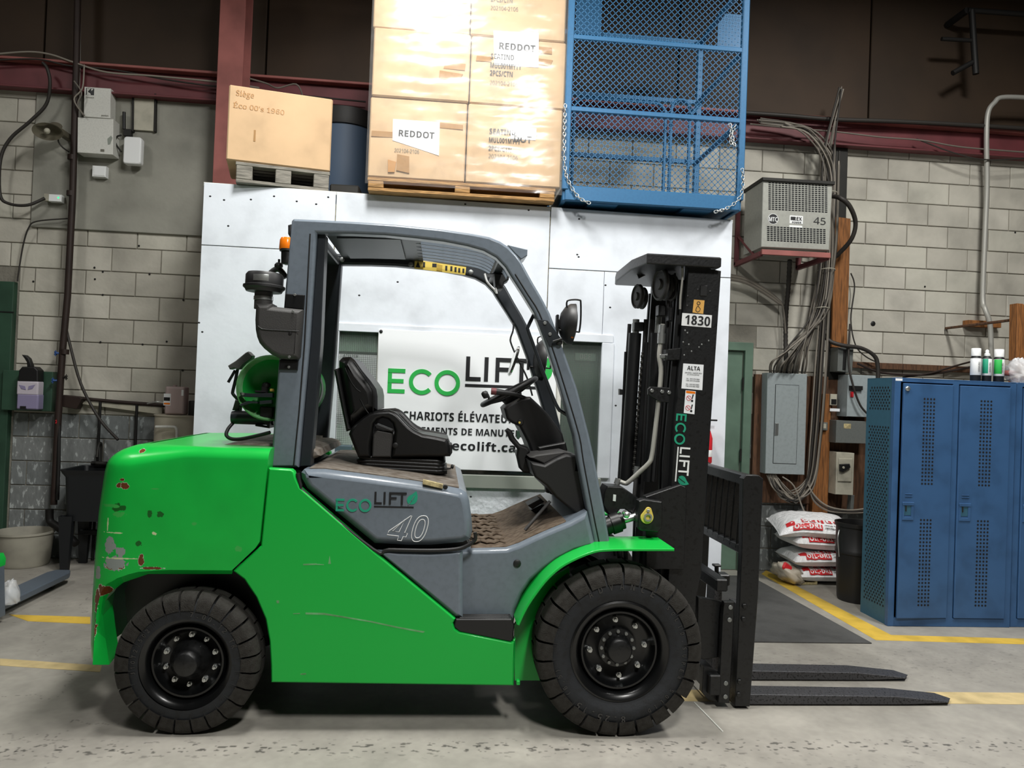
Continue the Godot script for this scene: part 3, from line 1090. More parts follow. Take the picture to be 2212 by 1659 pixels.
func store() -> void:
	var z := -5.1
	var xm := 0.098
	var yb := P(800, 378, z).y
	var y1 := P(800, 207, z).y
	var y2 := P(800, 58, z).y
	var x0 := P(797, 300, z).x
	var x1 := P(1213, 330, z).x
	var ph := 0.125
	wood_pallet(x0 - 0.0, x1 - 0.03, 2.806, z - 0.005, -6.05, yb - 0.012 - 2.806, M.pallet, "pale wooden pallet carrying the wrapped stack of cartons on the booth roof")
	var names := ["lower left", "lower right", "middle left", "middle right", "upper left", "upper right"]
	var ys := [yb - 0.01, y1, y2, y2 + 0.5]
	xm = (x0 + x1) / 2 + 0.0
	var det := ["torn sticker hanging on its front, bottom left of the wrapped stack", "black SEAT print and torn wrap, bottom right of the wrapped stack", "glare across its front, second layer left of the wrapped stack", "white sticker and black print, second layer right of the wrapped stack", "blank face, top layer left of the wrapped stack", "part number print cut off, top layer right of the wrapped stack"]
	var bx := []
	for r in 3:
		for c in 2:
			var a := x0 if c == 0 else xm + 0.004
			var b := xm - 0.004 if c == 0 else x1
			var jit: float = [0.0, 0.006, -0.004][r]
			bx.append(carton(a + jit, ys[r] + 0.002, b + jit, ys[r + 1] - 0.002, z + [0.0, 0.005, 0.012, 0.004, 0.0, 0.006][r * 2 + c], z - 0.5, "carton with " + det[r * 2 + c], "cartons in the wrapped stack"))
	# print and stickers on the cartons (parts of the carton they sit on)
	var offs := [0.0, 0.005, 0.012, 0.004, 0.0, 0.006]
	var pr := func(box: Node3D, lines: Array, m: Material, bold: bool) -> void:
		var g := G.new()
		var zp: float = z + offs[bx.find(box)] + 0.0002
		for l in lines:
			label_text(g, l[0], l[1], l[2], l[3], l[4], l[5], zp + 0.001, bold)
		put("lettering", g, m, box)
	pr.call(bx[5], [["2PCS/CTN", 1060, 3, 1107, 7, 10]], M.inkgray, true)
	pr.call(bx[5], [["202104-2106", 1060, 21, 1119, 25, 9]], M.inkgray, false)
	pr.call(bx[3], [["SEATIND", 1060, 127, 1110, 131, 12], ["MUL001MYYY", 1059, 146, 1126, 151, 11], ["2PCS/CTN", 1058, 163, 1107, 167, 12]], M.ink, true)
	pr.call(bx[3], [["202104-2106", 1058, 182, 1118, 187, 9]], M.inkgray, false)
	pr.call(bx[1], [["SEATIND", 1057, 289, 1113, 293, 12], ["MUL001MYYY", 1056, 307, 1124, 312, 11], ["2PCS/CTN", 1055, 325, 1104, 329, 11]], M.ink, true)
	pr.call(bx[1], [["202104-2106", 1055, 341, 1118, 346, 9]], M.inkgray, false)
	pr.call(bx[0], [["202104-2106", 852, 328, 905, 332, 8]], M.inkgray, false)
	var zp := z
	for q in [[bx[3], [1066, 66, 1164, 72, 1163, 146, 1068, 140], "REDDOT", [1078, 106, 1156, 113, 15]], [bx[0], [849, 257, 950, 264, 948, 336, 848, 303], "REDDOT", [861, 294, 938, 300, 14]], [bx[1], [1101, 270, 1159, 278, 1157, 303, 1104, 300], "DOT", [1110, 306, 1148, 309, 14]]]:
		var g := G.new()
		zp = z + offs[bx.find(q[0])] + 0.0002
		g.ext(pp(q[1], zp + 0.002), zp + 0.002, zp - 0.004)
		var st := put("sticker", g, M.paper, q[0])
		g = G.new()
		var l: Array = q[3]
		label_text(g, q[2], l[0], l[1], l[2], l[3], l[4], zp + 0.0022, true)
		put("lettering", g, M.ink, st)
	for q in [[bx[3], [1162, 100, 1192, 103, 1192, 117, 1162, 114]], [bx[3], [1162, 126, 1194, 130, 1188, 143, 1162, 139]], [bx[3], [1030, 120, 1062, 122, 1062, 134, 1028, 131]], [bx[2], [962, 134, 1006, 138, 1004, 152, 958, 148]], [bx[2], [950, 152, 1000, 160, 990, 174, 948, 170]], [bx[0], [803, 282, 848, 285, 848, 297, 802, 294]], [bx[0], [948, 264, 1000, 270, 1000, 280, 948, 276]]]:
		var g := G.new()
		zp = z + offs[bx.find(q[0])] + 0.0002
		g.ext(pp(q[1], zp), zp + 0.0008, zp - 0.004)
		put("tape_strip", g, M.cardflap, q[0])
	# torn carton skin at the lower left and right
	zp = z + 0.001
	var g2 := G.new()
	g2.ext(pp([858, 333, 884, 338, 884, 374, 856, 368], zp), zp + 0.002, zp - 0.004)
	put("torn_flap", g2, M.cardflap, bx[0])
	g2 = G.new()
	g2.ext(pp([838, 345, 856, 350, 852, 372, 838, 372], zp), zp + 0.004, zp - 0.004)
	put("torn_flap", g2, M.tape, bx[0])
	# stretch wrap: one wavy clear sheet round the front and the sides
	var rows := []
	var nw := nz(77, 0.9, 3)
	for i in 70:
		var y := lerpf(yb - 0.06, ys[3] - 0.02, i / 69.0)
		var l := []
		for j in 40:
			var u := j / 39.0
			var x := lerpf(x0 - 0.012, x1 + 0.012, u)
			var rip := 0.006 * nw.get_noise_2d(x * 1.5, y * 14.0) + 0.003 * nw.get_noise_2d(x * 7.0, y * 45.0)
			l.append(Vector3(x, y, z + 0.030 + rip - 0.012 * pow(absf(u * 2 - 1), 8)))
		rows.append(l)
	var gw := G.new()
	gw.grid(rows)
	tag(put("stretch_wrap", gw, M.wrap), "clear rippled stretch wrap drawn round the stacked cartons", "plastic wrap")
	# small carton on its grey pallet, both turned a little
	var th := 0.2
	var c0 := P(488, 344, -5.12)
	var cw := 0.66
	var chh := P(491, 181, -5.12).y - c0.y
	var cd := 0.5
	var ctr := c0 + Vector3(cos(th), 0, -sin(th)) * cw / 2 + Vector3(-sin(th), 0, -cos(th)) * cd / 2
	var sc := carton(ctr.x - cw / 2, c0.y, ctr.x + cw / 2, c0.y + chh, ctr.z + cd / 2, ctr.z - cd / 2, "tan carton with handwriting standing alone at the left end of the booth roof", "", 0.002)
	sc.get_child(0).mesh.surface_set_material(0, M.cardboard2)
	var fz := ctr.z + cd / 2 - 0.0035
	var o := Vector3(ctr.x - cw / 2, c0.y, fz)
	var g := G.new()
	text(g, "Siège", Transform3D(Basis(Vector3.BACK, -0.03), o + Vector3(0.045, chh * 0.84, 0)), 0.11, 0.05, false, true)
	text(g, "Éco 00's 1960", Transform3D(Basis(Vector3.BACK, -0.02), o + Vector3(0.03, chh * 0.70, 0)), 0.32, 0.042, false, true)
	put("lettering", g, M.tape, sc)
	g = G.new()
	g.box(o + Vector3(0.17, chh * 0.36, 0), Vector3(0.012, 0.075, 0.002))
	put("slot", g, M.cardflap, sc)
	sc.rotation.y = th
	var gp := wood_pallet(ctr.x - cw / 2 + 0.06, ctr.x + cw / 2, 2.818, ctr.z + cd / 2 - 0.01, ctr.z - cd / 2, c0.y - 2.822, M.palletgray, "weathered grey pallet under the small tan carton on the booth roof")
	gp.rotation.y = th
	# grey drum with a black lid between the two loads
	var dc := Vector3(P(746, 300, -6.33).x, 2.806, -6.33)
	var dr := thing("plastic_drum", "blue-grey plastic drum with a black lid standing between the small carton and the wrapped stack", "drum", dc)
	g = G.new()
	var dh := P(745, 272, -6.2).y - dc.y
	g.lathe([Vector2(0, 0), Vector2(0.23, 0), Vector2(0.24, 0.02), Vector2(0.255, dh * 0.6), Vector2(0.25, dh), Vector2(0, dh)], Transform3D(Basis(), dc), 40)
	put("drum_body", g, M.bluebag, dr)
	g = G.new()
	var lh := P(745, 238, -6.2).y - dc.y
	g.lathe([Vector2(0.25, dh - 0.02), Vector2(0.265, dh - 0.015), Vector2(0.27, dh + 0.03), Vector2(0.26, lh - 0.01), Vector2(0.24, lh), Vector2(0, lh + 0.01)], Transform3D(Basis(), dc), 40)
	put("drum_lid", g, M.pipeblack, dr)
	g = G.new()
	g.box(Vector3(P(748, 392, -5.4).x, 2.85, -5.42), Vector3(0.2, 0.085, 0.2), 0.01)
	tag(put("dark_crate", g, M.darksteel), "low dark crate on the booth roof between the two pallets", "crate")
	cage()

func cage() -> void:
	var zf := -5.1
	var zb := -6.05
	var bl := P(1218, 425, zf)
	var br := P(1598, 452, zf)
	var xl := P(1226, 250, zf).x
	var xr := P(1602, 280, zf).x
	var y0 := P(1400, 422, zf).y
	var yt := P(1400, -60, zf).y
	var ybase := P(1400, 437, zf).y - 0.01
	var t := thing("safety_cage", "blue steel man basket with expanded mesh sides standing on the booth roof", "cage", Vector3((xl + xr) / 2, ybase - 0.06, (zf + zb) / 2))
	var g := G.new()
	for q in [[xl, zf, "post"], [xr, zf, ""], [xl, zb, ""], [xr, zb, ""]]:
		g = G.new()
		g.box(Vector3(q[0], (y0 + yt) / 2, q[1]), Vector3(0.045, yt - y0, 0.045), 0.006)
		put("post", g, M.blue, t)
	for q in [[y0 - 0.02, 0.1], [P(1400, 248, zf).y, 0.035], [P(1400, 94, zf).y, 0.035], [yt, 0.04]]:
		for zz in [zf, zb]:
			g = G.new()
			g.box(Vector3((xl + xr) / 2, q[0], zz), Vector3(xr - xl, q[1], 0.035), 0.005)
			put("rail", g, M.blue, t)
		for xx in [xl, xr]:
			g = G.new()
			g.box(Vector3(xx, q[0], (zf + zb) / 2), Vector3(0.03, q[1], zf - zb), 0.005)
			put("rail", g, M.blue, t)
	g = G.new()
	g.box(Vector3((xl + xr) / 2, y0 - 0.05, (zf + zb) / 2), Vector3(xr - xl, 0.01, zf - zb))
	put("floor_plate", g, M.blue, t)
	# fork pockets
	for q in [[1275, 1336], [1480, 1541]]:
		g = G.new()
		var a := P(q[0], 440, zf).x
		var b := P(q[1], 440, zf).x
		for e in [[Vector3((a + b) / 2, ybase - 0.012, 0), Vector3(b - a, 0.008, 0)], [Vector3(a, ybase + 0.012, 0), Vector3(0.008, 0.056, 0)], [Vector3(b, ybase + 0.012, 0), Vector3(0.008, 0.056, 0)]]:
			g.box(Vector3(e[0].x, e[0].y, (zf + zb) / 2 - 0.02), Vector3(e[1].x, e[1].y, zf - zb), 0.002)
		put("fork_pocket", g, M.blue, t)
	# expanded mesh: staggered diamonds of flat strands, front and back
	for zz in [zf + 0.012]:
		g = G.new()
		var dx := 0.0215
		var dy := 0.0108
		var rows := int((yt - y0) / (2 * dy))
		var cols := int((xr - xl) / dx)
		for r in rows:
			var y := y0 + 0.02 + r * 2 * dy
			for c in cols:
				var s := -1.0 if (c + r) % 2 else 1.0
				var a := Vector3(xl + c * dx, y - s * dy, zz)
				var b := Vector3(xl + (c + 1) * dx, y + s * dy, zz)
				var o := Vector3(0, 0.0034, 0)
				g.quad(a - o, b - o, b + o, a + o, Vector3.BACK)
				g.quad(a + o, b + o, b + o + Vector3(0, 0, -0.004), a + o + Vector3(0, 0, -0.004), Vector3.UP)
		put("expanded_mesh", g, M.blue, t).set_meta("kind", "stuff")
	# gate at the back: two rounded frames, brace and mast plates
	for q in [[1240, 213, 1437, 430], [1449, 216, 1489, 430]]:
		g = G.new()
		var r := rrect(P(q[0], q[1], zb).x, y0 - 0.02, P(q[2], q[1], zb).x, P(q[0], q[1], zb).y, 0.09, 5)
		var pts := []
		for v in r:
			pts.append(Vector3(v.x, v.y, zb + 0.03))
		g.tube(pts, 0.014, 8, true)
		put("gate_frame", g, M.blue, t)
	g = G.new()
	g.tube([P(1603, 112, zb + 0.05), P(1492, 248, zb + 0.05)], 0.014, 8)
	put("brace", g, M.blue, t)
	for q in [[1246, -10, 1298, 77], [1552, 27, 1604, 106]]:
		g = G.new()
		g.ext(rect(q[0], q[1], q[2], q[3], zb + 0.1), zb + 0.1, zb + 0.09, 0.002)
		put("gusset_plate", g, M.blue, t)
	# safety chains
	for q in [[1221, 225, 1219, 300, 1221, 368, 1233, 402, 1252, 428, 1277, 440], [1577, 268, 1583, 300, 1588, 322, 1577, 300, 1590, 268], [1603, 365, 1605, 400, 1596, 430, 1570, 450, 1540, 459]]:
		var px := smooth_px(q, 12)
		var pts := []
		for k in range(0, px.size(), 2):
			pts.append(P(px[k], px[k + 1], zf + 0.045))
		var d := 0.0
		var last: Vector3 = pts[0]
		var n := 0
		g = G.new()
		for k in range(1, pts.size()):
			if pts[k].distance_to(last) > 0.019:
				var dir: Vector3 = (pts[k] - last).normalized()
				var side := dir.cross(Vector3.BACK).normalized() if n % 2 == 0 else Vector3.BACK
				var c: Vector3 = (pts[k] + last) / 2
				var ring := []
				for e in 10:
					var a := TAU * e / 10
					ring.append(c + dir * cos(a) * 0.0155 + side * sin(a) * 0.0095)
				g.tube(ring, 0.0035, 5, true)
				last = pts[k]
				n += 1
		put("chain", g, M.zinc, t).set_meta("kind", "stuff")

const FZ := -3.42        # near side of the body
const FC := -4.0         # centre line of the truck
const FB := -4.58        # far side

func prof_px(a: Array, zf: float, zb: float, bev: float, proj := 99.0) -> G:
	var g := G.new()
	g.ext(pp(a, zf if proj > 50 else proj), zf, zb, bev)
	return g

func bolt(g: G, c: Vector3, r: float, h: float) -> void:     # hexagon head facing the camera
	g.lathe([Vector2(r, 0), Vector2(r, h * 0.8), Vector2(r * 0.85, h), Vector2(0, h)], Transform3D(Basis(Vector3.RIGHT, PI / 2), c), 6)

func knob(g: G, c: Vector3, r: float, h: float) -> void:
	g.lathe([Vector2(r, 0), Vector2(r, h * 0.6), Vector2(r * 0.8, h), Vector2(0, h)], Transform3D(Basis(Vector3.RIGHT, PI / 2), c), 14)

func arc_text(g: G, s: String, c: Vector3, r: float, a0: float, step: float, h: float) -> void:
	# letters set round a tyre wall; angle measured clockwise from the top
	for i in s.length():
		if s[i] == " ":
			continue
		var a := a0 + step * i
		var up := Vector3(sin(a), cos(a), 0)
		var rt := Vector3(cos(a), -sin(a), 0)
		var w := h * (0.62 if s[i] not in "-.I1()" else 0.28)
		text(g, s[i], Transform3D(Basis(rt, up, Vector3.BACK), c + up * r - rt * w / 2), w, h if s[i] not in "-." else h * 0.18, true, false, 0.0)

func wheel(t: Node3D, c: Vector3, r: float, w: float, rr: float, nb: int, lugs: int, words: Array, far := false) -> void:
	# c: centre of the outer face; axis along +z
	var s := -1.0 if far else 1.0
	var T := Transform3D(Basis(Vector3.RIGHT, s * PI / 2), c)
	var g := G.new()
	var b := 0.005
	g.lathe([Vector2(rr, -w), Vector2(r - 0.06, -w), Vector2(r - 0.03, -w + 0.02), Vector2(r - 0.022, -w * 0.5), Vector2(r - 0.03, -0.03), Vector2(r - 0.055, -0.012), Vector2(r - 0.075, -0.004), Vector2(r - 0.11, 0.0), Vector2(rr + 0.045, -0.004), Vector2(rr + 0.02, -0.014), Vector2(rr + 0.008, -0.022), Vector2(rr, -0.03), Vector2(rr, -w)], T, 64)
	var tyre := put("tyre", g, M.rubber, t)
	# tread blocks: near and far row, wrapped over the shoulder
	var proto: MeshInstance3D = null
	for row in 2:
		for i in lugs:
			var a := TAU * (i + 0.5 * row) / lugs
			if proto == null or row == 1 and i == 0:
				g = G.new()
				var half := PI / lugs * 0.885
				var pr := [Vector2(r - 0.072, 0.003), Vector2(r - 0.03, 0.0), Vector2(r - 0.008, -0.014), Vector2(r, -0.036), Vector2(r, -w * 0.47)]
				if row == 1:
					pr = [Vector2(r, -w * 0.52), Vector2(r, -w + 0.03), Vector2(r - 0.01, -w + 0.012), Vector2(r - 0.05, -w)]
				var cols := []
				for k in 5:
					var e: float = -half + 2 * half * k / 4.0
					var l := []
					for p in pr:
						var sh: float = 0.97 + 0.03 * clampf((r - p.x) / 0.07, 0.0, 1.0)
						l.append(T * Vector3(p.x * cos(e * sh), p.y, p.x * sin(e * sh)))
					cols.append(l)
				g.grid(cols)
				for k in [0, 4]:
					for j in pr.size() - 1:
						var q0: Vector3 = cols[k][j]
						var q1: Vector3 = cols[k][j + 1]
						var n0 := (c - q0)
						n0.z = 0
						g.quad(q0, q1, q1 + n0.normalized() * 0.03, q0 + n0.normalized() * 0.03)
				for j in 4:
					var q2: Vector3 = cols[j][pr.size() - 1] if row == 0 else cols[j][0]
					var q3: Vector3 = cols[j + 1][pr.size() - 1] if row == 0 else cols[j + 1][0]
					var n2 := (c - q2)
					n2.z = 0
					g.quad(q2, q3, q3 + n2.normalized() * 0.03, q2 + n2.normalized() * 0.03)
				var g2 := G.new()
				for p in g.v:
					g2.v.append(p - c)
				g2.n = g.n
				proto = MeshInstance3D.new()
				var arr := []
				arr.resize(Mesh.ARRAY_MAX)
				arr[Mesh.ARRAY_VERTEX] = g2.v
				arr[Mesh.ARRAY_NORMAL] = g2.n
				var am := ArrayMesh.new()
				am.add_surface_from_arrays(Mesh.PRIMITIVE_TRIANGLES, arr)
				proto.mesh = am
			var o := MeshInstance3D.new()
			o.mesh = proto.mesh
			o.material_override = M.tread
			o.name = "tread_block"
			tyre.add_child(o, true)
			o.transform = Transform3D(Basis(Vector3.BACK, a), c - ORG[tyre])
	g = G.new()
	for q in words:
		arc_text(g, q[0], c + Vector3(0, 0, 0.0012), r - 0.098, deg_to_rad(q[1]), deg_to_rad(q[2]), q[3])
	if words:
		put("lettering", g, M.grayplastic, tyre)
	# rim: flange ring, deep dish, hub
	g = G.new()
	g.lathe([Vector2(rr - 0.03, -0.06), Vector2(rr - 0.022, -0.03), Vector2(rr - 0.012, -0.018), Vector2(rr + 0.004, -0.012), Vector2(rr + 0.012, -0.016), Vector2(rr + 0.012, -0.03)], T, 56)
	g.lathe([Vector2(rr - 0.03, -0.06), Vector2(rr - 0.04, -0.035), Vector2(rr - 0.048, -0.035), Vector2(rr - 0.056, -0.075), Vector2(rr - 0.075, -0.09), Vector2(0.0, -0.09)], T, 56)
	var rim := put("rim", g, M.rim, t)
	g = G.new()
	if nb == 8:
		g.lathe([Vector2(0.088, -0.09), Vector2(0.086, -0.072), Vector2(0.062, -0.068), Vector2(0.055, -0.02), Vector2(0.046, -0.012), Vector2(0, -0.012)], T, 32)
	else:
		g.lathe([Vector2(0.085, -0.09), Vector2(0.08, -0.05), Vector2(0.066, -0.035), Vector2(0.058, -0.02), Vector2(0.05, 0.0), Vector2(0.044, 0.006), Vector2(0, 0.008)], T, 32)
	put("hub", g, M.blackworn, rim)
	var zz := c.z + s * -0.09
	if far:
		return
	for i in nb:
		var a := TAU * i / nb + (0.1 if nb == 8 else 0.31)
		var p := Vector3(c.x + cos(a) * (0.125 if nb == 8 else 0.107), c.y + sin(a) * (0.125 if nb == 8 else 0.107), zz)
		g = G.new()
		var rb := 0.0145 if (nb == 8 or i % 2 == 0) else 0.012
		bolt(g, p, rb, 0.014)
		g.lathe([Vector2(rb * 0.55, 0.012), Vector2(rb * 0.55, 0.03), Vector2(0, 0.031)], Transform3D(Basis(Vector3.RIGHT, PI / 2), p), 10)
		put("wheel_nut", g, M.zinc, rim)
	if nb == 8:
		for i in 12:
			var a := TAU * i / 12
			g = G.new()
			bolt(g, Vector3(c.x + cos(a) * 0.074, c.y + sin(a) * 0.074, c.z - 0.071), 0.009, 0.01)
			put("hub_bolt", g, M.steel, rim)

func forklift() -> void:
	var t := thing("forklift", "green and grey counterbalance forklift with black mast parked side-on before the white booth", "forklift", Vector3(-0.1, 0, FC))
	var g := G.new()
	# ---- wheels
	wheel(t, Vector3(0.836, 0.377, -3.345), 0.377, 0.215, 0.212, 8, 26, [["ADVANCE", -30, 9.6, 0.03], ["(6.5)", -152 + 24, 5.5, 0.02], ["8.25-15", -168 - 24 + 8, 7.0, 0.03], ["SOLID-SUPER SOLID", 46, 6.6, 0.018]])
	wheel(t, Vector3(-1.034, 0.302, -3.375), 0.302, 0.17, 0.19, 10, 24, [["7.00-12 TR", 5, 7.0, 0.022], ["J10T2-502", -100, 6.5, 0.018]])
	wheel(t, Vector3(0.836, 0.377, -4.655), 0.377, 0.215, 0.212, 8, 26, [], true)
	wheel(t, Vector3(-1.034, 0.302, -4.625), 0.302, 0.17, 0.19, 10, 24, [], true)
	g = G.new()
	g.tube([Vector3(0.836, 0.377, -3.45), Vector3(0.836, 0.377, -4.55)], 0.07, 14)
	g.box(Vector3(0.836, 0.39, FC), Vector3(0.22, 0.24, 0.5), 0.03)
	put("drive_axle", g, M.blackworn, t)
	g = G.new()
	g.box(Vector3(-1.034, 0.33, FC), Vector3(0.14, 0.14, 1.0), 0.02)
	put("steer_axle", g, M.blackworn, t)
	# ---- counterweight: columns of points along the plan outline, from the arch edge up over the top
	var cols := []
	var seam_b := P(501, 1232, FZ)
	var sil := [[1434, 199], [1390, 195], [1277, 199.5], [1182, 206], [1100, 213], [1017, 225.6], [990, 232], [969, 238.6]]
	var sx := func(y: float) -> float:
		for k in sil.size() - 1:
			var a := P(sil[k][1], sil[k][0], FZ - 0.1)
			var b := P(sil[k + 1][1], sil[k + 1][0], FZ - 0.1)
			if y <= b.y:
				return lerpf(a.x, b.x, clampf((y - a.y) / (b.y - a.y), 0.0, 1.0))
		return P(242, 955, FZ - 0.1).x
	var front := [[1002, 578], [1176, 560], [1232, 501]]
	var fx := func(y: float) -> float:
		var a := P(578, 1002, FZ)
		var b := P(560, 1176, FZ)
		if y >= b.y:
			return lerpf(b.x, a.x, (y - b.y) / (a.y - b.y))
		return lerpf(seam_b.x, b.x, clampf((y - seam_b.y) / (b.y - seam_b.y), 0.0, 1.0))
	var arch := [[198, 1436], [203, 1360], [208, 1310], [216, 1280], [228, 1262], [260, 1245], [300, 1235], [359, 1231], [501, 1232]]
	var lip := [[236, 1436], [228, 1380], [222, 1330], [226, 1300], [236, 1282], [267, 1258], [320, 1240], [370, 1240], [501, 1240]]
	var ab := func(x: float) -> float:
		for k in arch.size() - 1:
			var a := P(arch[k][0], arch[k][1], FZ)
			var b := P(arch[k + 1][0], arch[k + 1][1], FZ)
			if x <= b.x and b.x > a.x:
				return lerpf(a.y, b.y, clampf((x - a.x) / (b.x - a.x), 0.0, 1.0)) if x > a.x else a.y
		return seam_b.y
	var top := 1.222
	var nu := 46
	var nv := 26
	var ring := []     # plan parameter: 0 near seam .. 1 far seam
	for i in nu + 1:
		var u := float(i) / nu
		var l := []
		for j in nv + 1:
			var v := float(j) / nv
			var w := absf(u - 0.5) * 2.0            # 1 at the seams, 0 at the rear centre
			var side := -1.0 if u < 0.5 else 1.0
			# x fraction along the side and rounding into the rear
			var th := 0.0
			var xr0: float = sx.call(0.6)
			var rad := 0.13
			var ls := 0.62
			var arc := rad * PI / 2
			var lr := 0.58 - rad
			var dist := (1.0 - w) * (ls + arc + lr)
			var xf := 0.0
			var zo := 0.0
			var nx := 0.0
			if dist < ls:
				xf = dist / ls
			elif dist < ls + arc:
				th = (dist - ls) / rad
				xf = 1.0
			else:
				th = PI / 2
				xf = 1.0
			zo = rad * (1.0 - cos(th)) if dist >= ls else 0.0
			if dist > ls + arc:
				zo = rad + (dist - ls - arc)
			var r_top := 0.05 + 0.05 * clampf((dist - ls * 0.6) / 0.25, 0.0, 1.0)
			# bottom edge for this column
			var xa: float = lerpf(fx.call(0.7), sx.call(0.5) + rad, xf) - (rad * sin(th) if dist >= ls else 0.0)
			var yb: float = ab.call(xa)
			if dist > ls + arc * 0.55:
				yb = P(236, 1436, FZ).y
			var y := 0.0
			var ins := 0.0
			if v < 0.68:
				y = lerpf(yb, top - r_top, pow(v / 0.68, 0.9))
			else:
				var q := (v - 0.68) / 0.32 * PI / 2
				y = top - r_top + r_top * sin(q)
				ins = (r_top * lerpf(1.1, 1.7, clampf((dist - ls * 0.6) / 0.25, 0.0, 1.0))) * (1.0 - cos(q))
			var x1: float = sx.call(y) + rad
			var x0: float = fx.call(y)
			var x := lerpf(x0, x1, xf)
			if dist >= ls:
				x = x1 - rad * sin(th) + 0.02 * pow(clampf((dist - ls - arc) / lr, 0, 1), 2) * 0.0
			var z := FZ - zo
			z -= ins * cos(th)
			x += ins * sin(th) * 0.9
			if u > 0.5:
				z = 2 * FC - z
			l.append(Vector3(x, y, z))
		ring.append(l)
	g = G.new()
	g.grid(ring, false, false, true)
	# top face closes between the two upper rims
	for i in nu / 2:
		var a: Vector3 = ring[i][nv]
		var b: Vector3 = ring[i + 1][nv]
		var c: Vector3 = ring[nu - i - 1][nv]
		var d: Vector3 = ring[nu - i][nv]
		g.quad(a, b, c, d, Vector3.UP)
	# the bevelled lip under the arch, near and far
	for s2 in 2:
		for k in lip.size() - 1:
			var e := []
			for m in 2:
				e.append(P(arch[k + m][0], arch[k + m][1], FZ) + Vector3(0.004, 0.0, 0.0))
				e.append(P(lip[k + m][0], lip[k + m][1], FZ - 0.05))
			for m in 4:
				if s2 == 1:
					e[m].z = 2 * FC - e[m].z
			g.quad(e[0], e[1], e[3], e[2])
			g.quad(e[1], e[3], e[3] + Vector3(0, 0.02, -0.1 if s2 == 0 else 0.1), e[1] + Vector3(0, 0.02, -0.1 if s2 == 0 else 0.1))
	# front closing face along the seam
	for j in nv:
		g.quad(ring[0][j], ring[0][j + 1], ring[nu][j + 1], ring[nu][j], Vector3.RIGHT)
	put("counterweight", g, M.cw, t, [Vector3(-1.52, 1.3, 0), Vector3(1, 0, 0), Vector3(0, -1.0 / 1.1, 0)])
	# ---- dark chassis behind the skins
	g = G.new()
	g.ext(pp([600, 1010, 1010, 1180, 1110, 1360, 1110, 1470, 600, 1465], FZ), -3.56, -4.44, 0.0)
	put("chassis", g, M.blacksteel, t)
	g = G.new()
	g.ext(pp([232, 1300, 250, 1262, 320, 1238, 600, 1236, 600, 1400, 540, 1400, 500, 1330, 300, 1330, 270, 1400, 240, 1400], FZ), -3.60, -4.40, 0.0)
	put("chassis", g, M.blacksteel, t)
	# ---- green side skins, near and far
	var skin := [580, 1011, 629, 1014]
	skin.append_array([635, 1019, 639, 1033, 648, 1053, 671, 1073, 810, 1193, 984, 1337, 979, 1347, 983, 1359, 992, 1365, 1103, 1387.5, 1107, 1386, 1108, 1381, 1114, 1381, 1110, 1482, 585, 1475, 584.5, 1440, 581.5, 1386, 573, 1338, 553, 1291, 527, 1252, 503, 1234, 563, 1179])
	g = prof_px(skin, FZ, FZ - 0.05, 0.008)
	put("side_skin", g, M.green, t)
	g = prof_px(skin, FB + 0.05, FB, 0.008, FZ)
	put("side_skin", g, M.green, t)
	for q in [[655, 1218, 684, 1217, 684, 1220, 655, 1221], [684, 1218, 700, 1219, 700, 1220.5, 684, 1220], [709, 1218, 712, 1200, 715, 1218], [633, 1325, 648, 1324, 648, 1326, 633, 1326.5], [660, 1323, 700, 1324, 740, 1331, 740, 1334, 700, 1328, 660, 1327], [740, 1331, 800, 1341, 860, 1354, 918, 1364, 914, 1367, 860, 1357, 800, 1344, 740, 1334], [597, 1297, 603, 1297, 603, 1303, 598, 1303], [649, 1455, 661, 1454, 661, 1457, 649, 1457.5]]:
		g = G.new()
		g.ext(pp(q, FZ), FZ + 0.0007, FZ - 0.002)
		put("scrape_mark", g, M.greendusty, t)
	# ---- bonnet
	var hood := [648, 1022, 654, 1015, 700, 1015, 796, 1027, 898, 1041, 965, 1052, 995, 1058, 1008, 1066, 1014, 1084, 1019, 1119, 1021, 1149, 1016, 1166, 1000, 1174, 931, 1180, 880, 1180, 808, 1176, 661, 1056, 650, 1036]
	g = prof_px(smooth_hood(hood), FZ - 0.012, FB + 0.012, 0.035)
	put("bonnet", g, M.gray, t)
	g = G.new()
	g.ext(pp([664, 1013, 700, 1013, 796, 1025, 898, 1039, 965, 1050, 992, 1055, 992, 1062, 898, 1047, 796, 1033, 700, 1021, 664, 1021], FZ), FZ - 0.055, FB + 0.055, 0.002)
	put("dusty_top", g, M.dusty, t)
	# black rubber seam under the bonnet
	g = G.new()
	var pts := []
	for q in [[643, 1022], [649, 1048], [664, 1070], [806, 1187], [840, 1187.5], [931, 1189], [985, 1186], [1010, 1178], [1026, 1166], [1026, 1150]]:
		pts.append(P(q[0], q[1], FZ - 0.012))
	g.tube(smooth(pts, 4), 0.009, 6)
	put("rubber_seal", g, M.black, t)
	# logo and 40 on the bonnet
	var zl := FZ - 0.0115
	var o := P(725, 1104, zl)
	var sc := (P(726, 1077, zl) - P(725, 1104, zl)).length()
	var e := P(888, 1108, zl) - P(726, 1104.5, zl)
	var T := Transform3D(Basis(Vector3(e.x, e.y, 0).normalized() * sc * 0.96, Vector3(-e.y, e.x, 0).normalized() * sc, Vector3.BACK), o)
	var lg := logo(T)
	put("lettering", lg[0], M.logoteal, t)
	put("lettering", lg[1], M.ink, t)
	put("leaf_mark", lg[2], M.logoteal, t)
	put("leaf_vein", lg[3], M.gray, t)
	g = G.new()
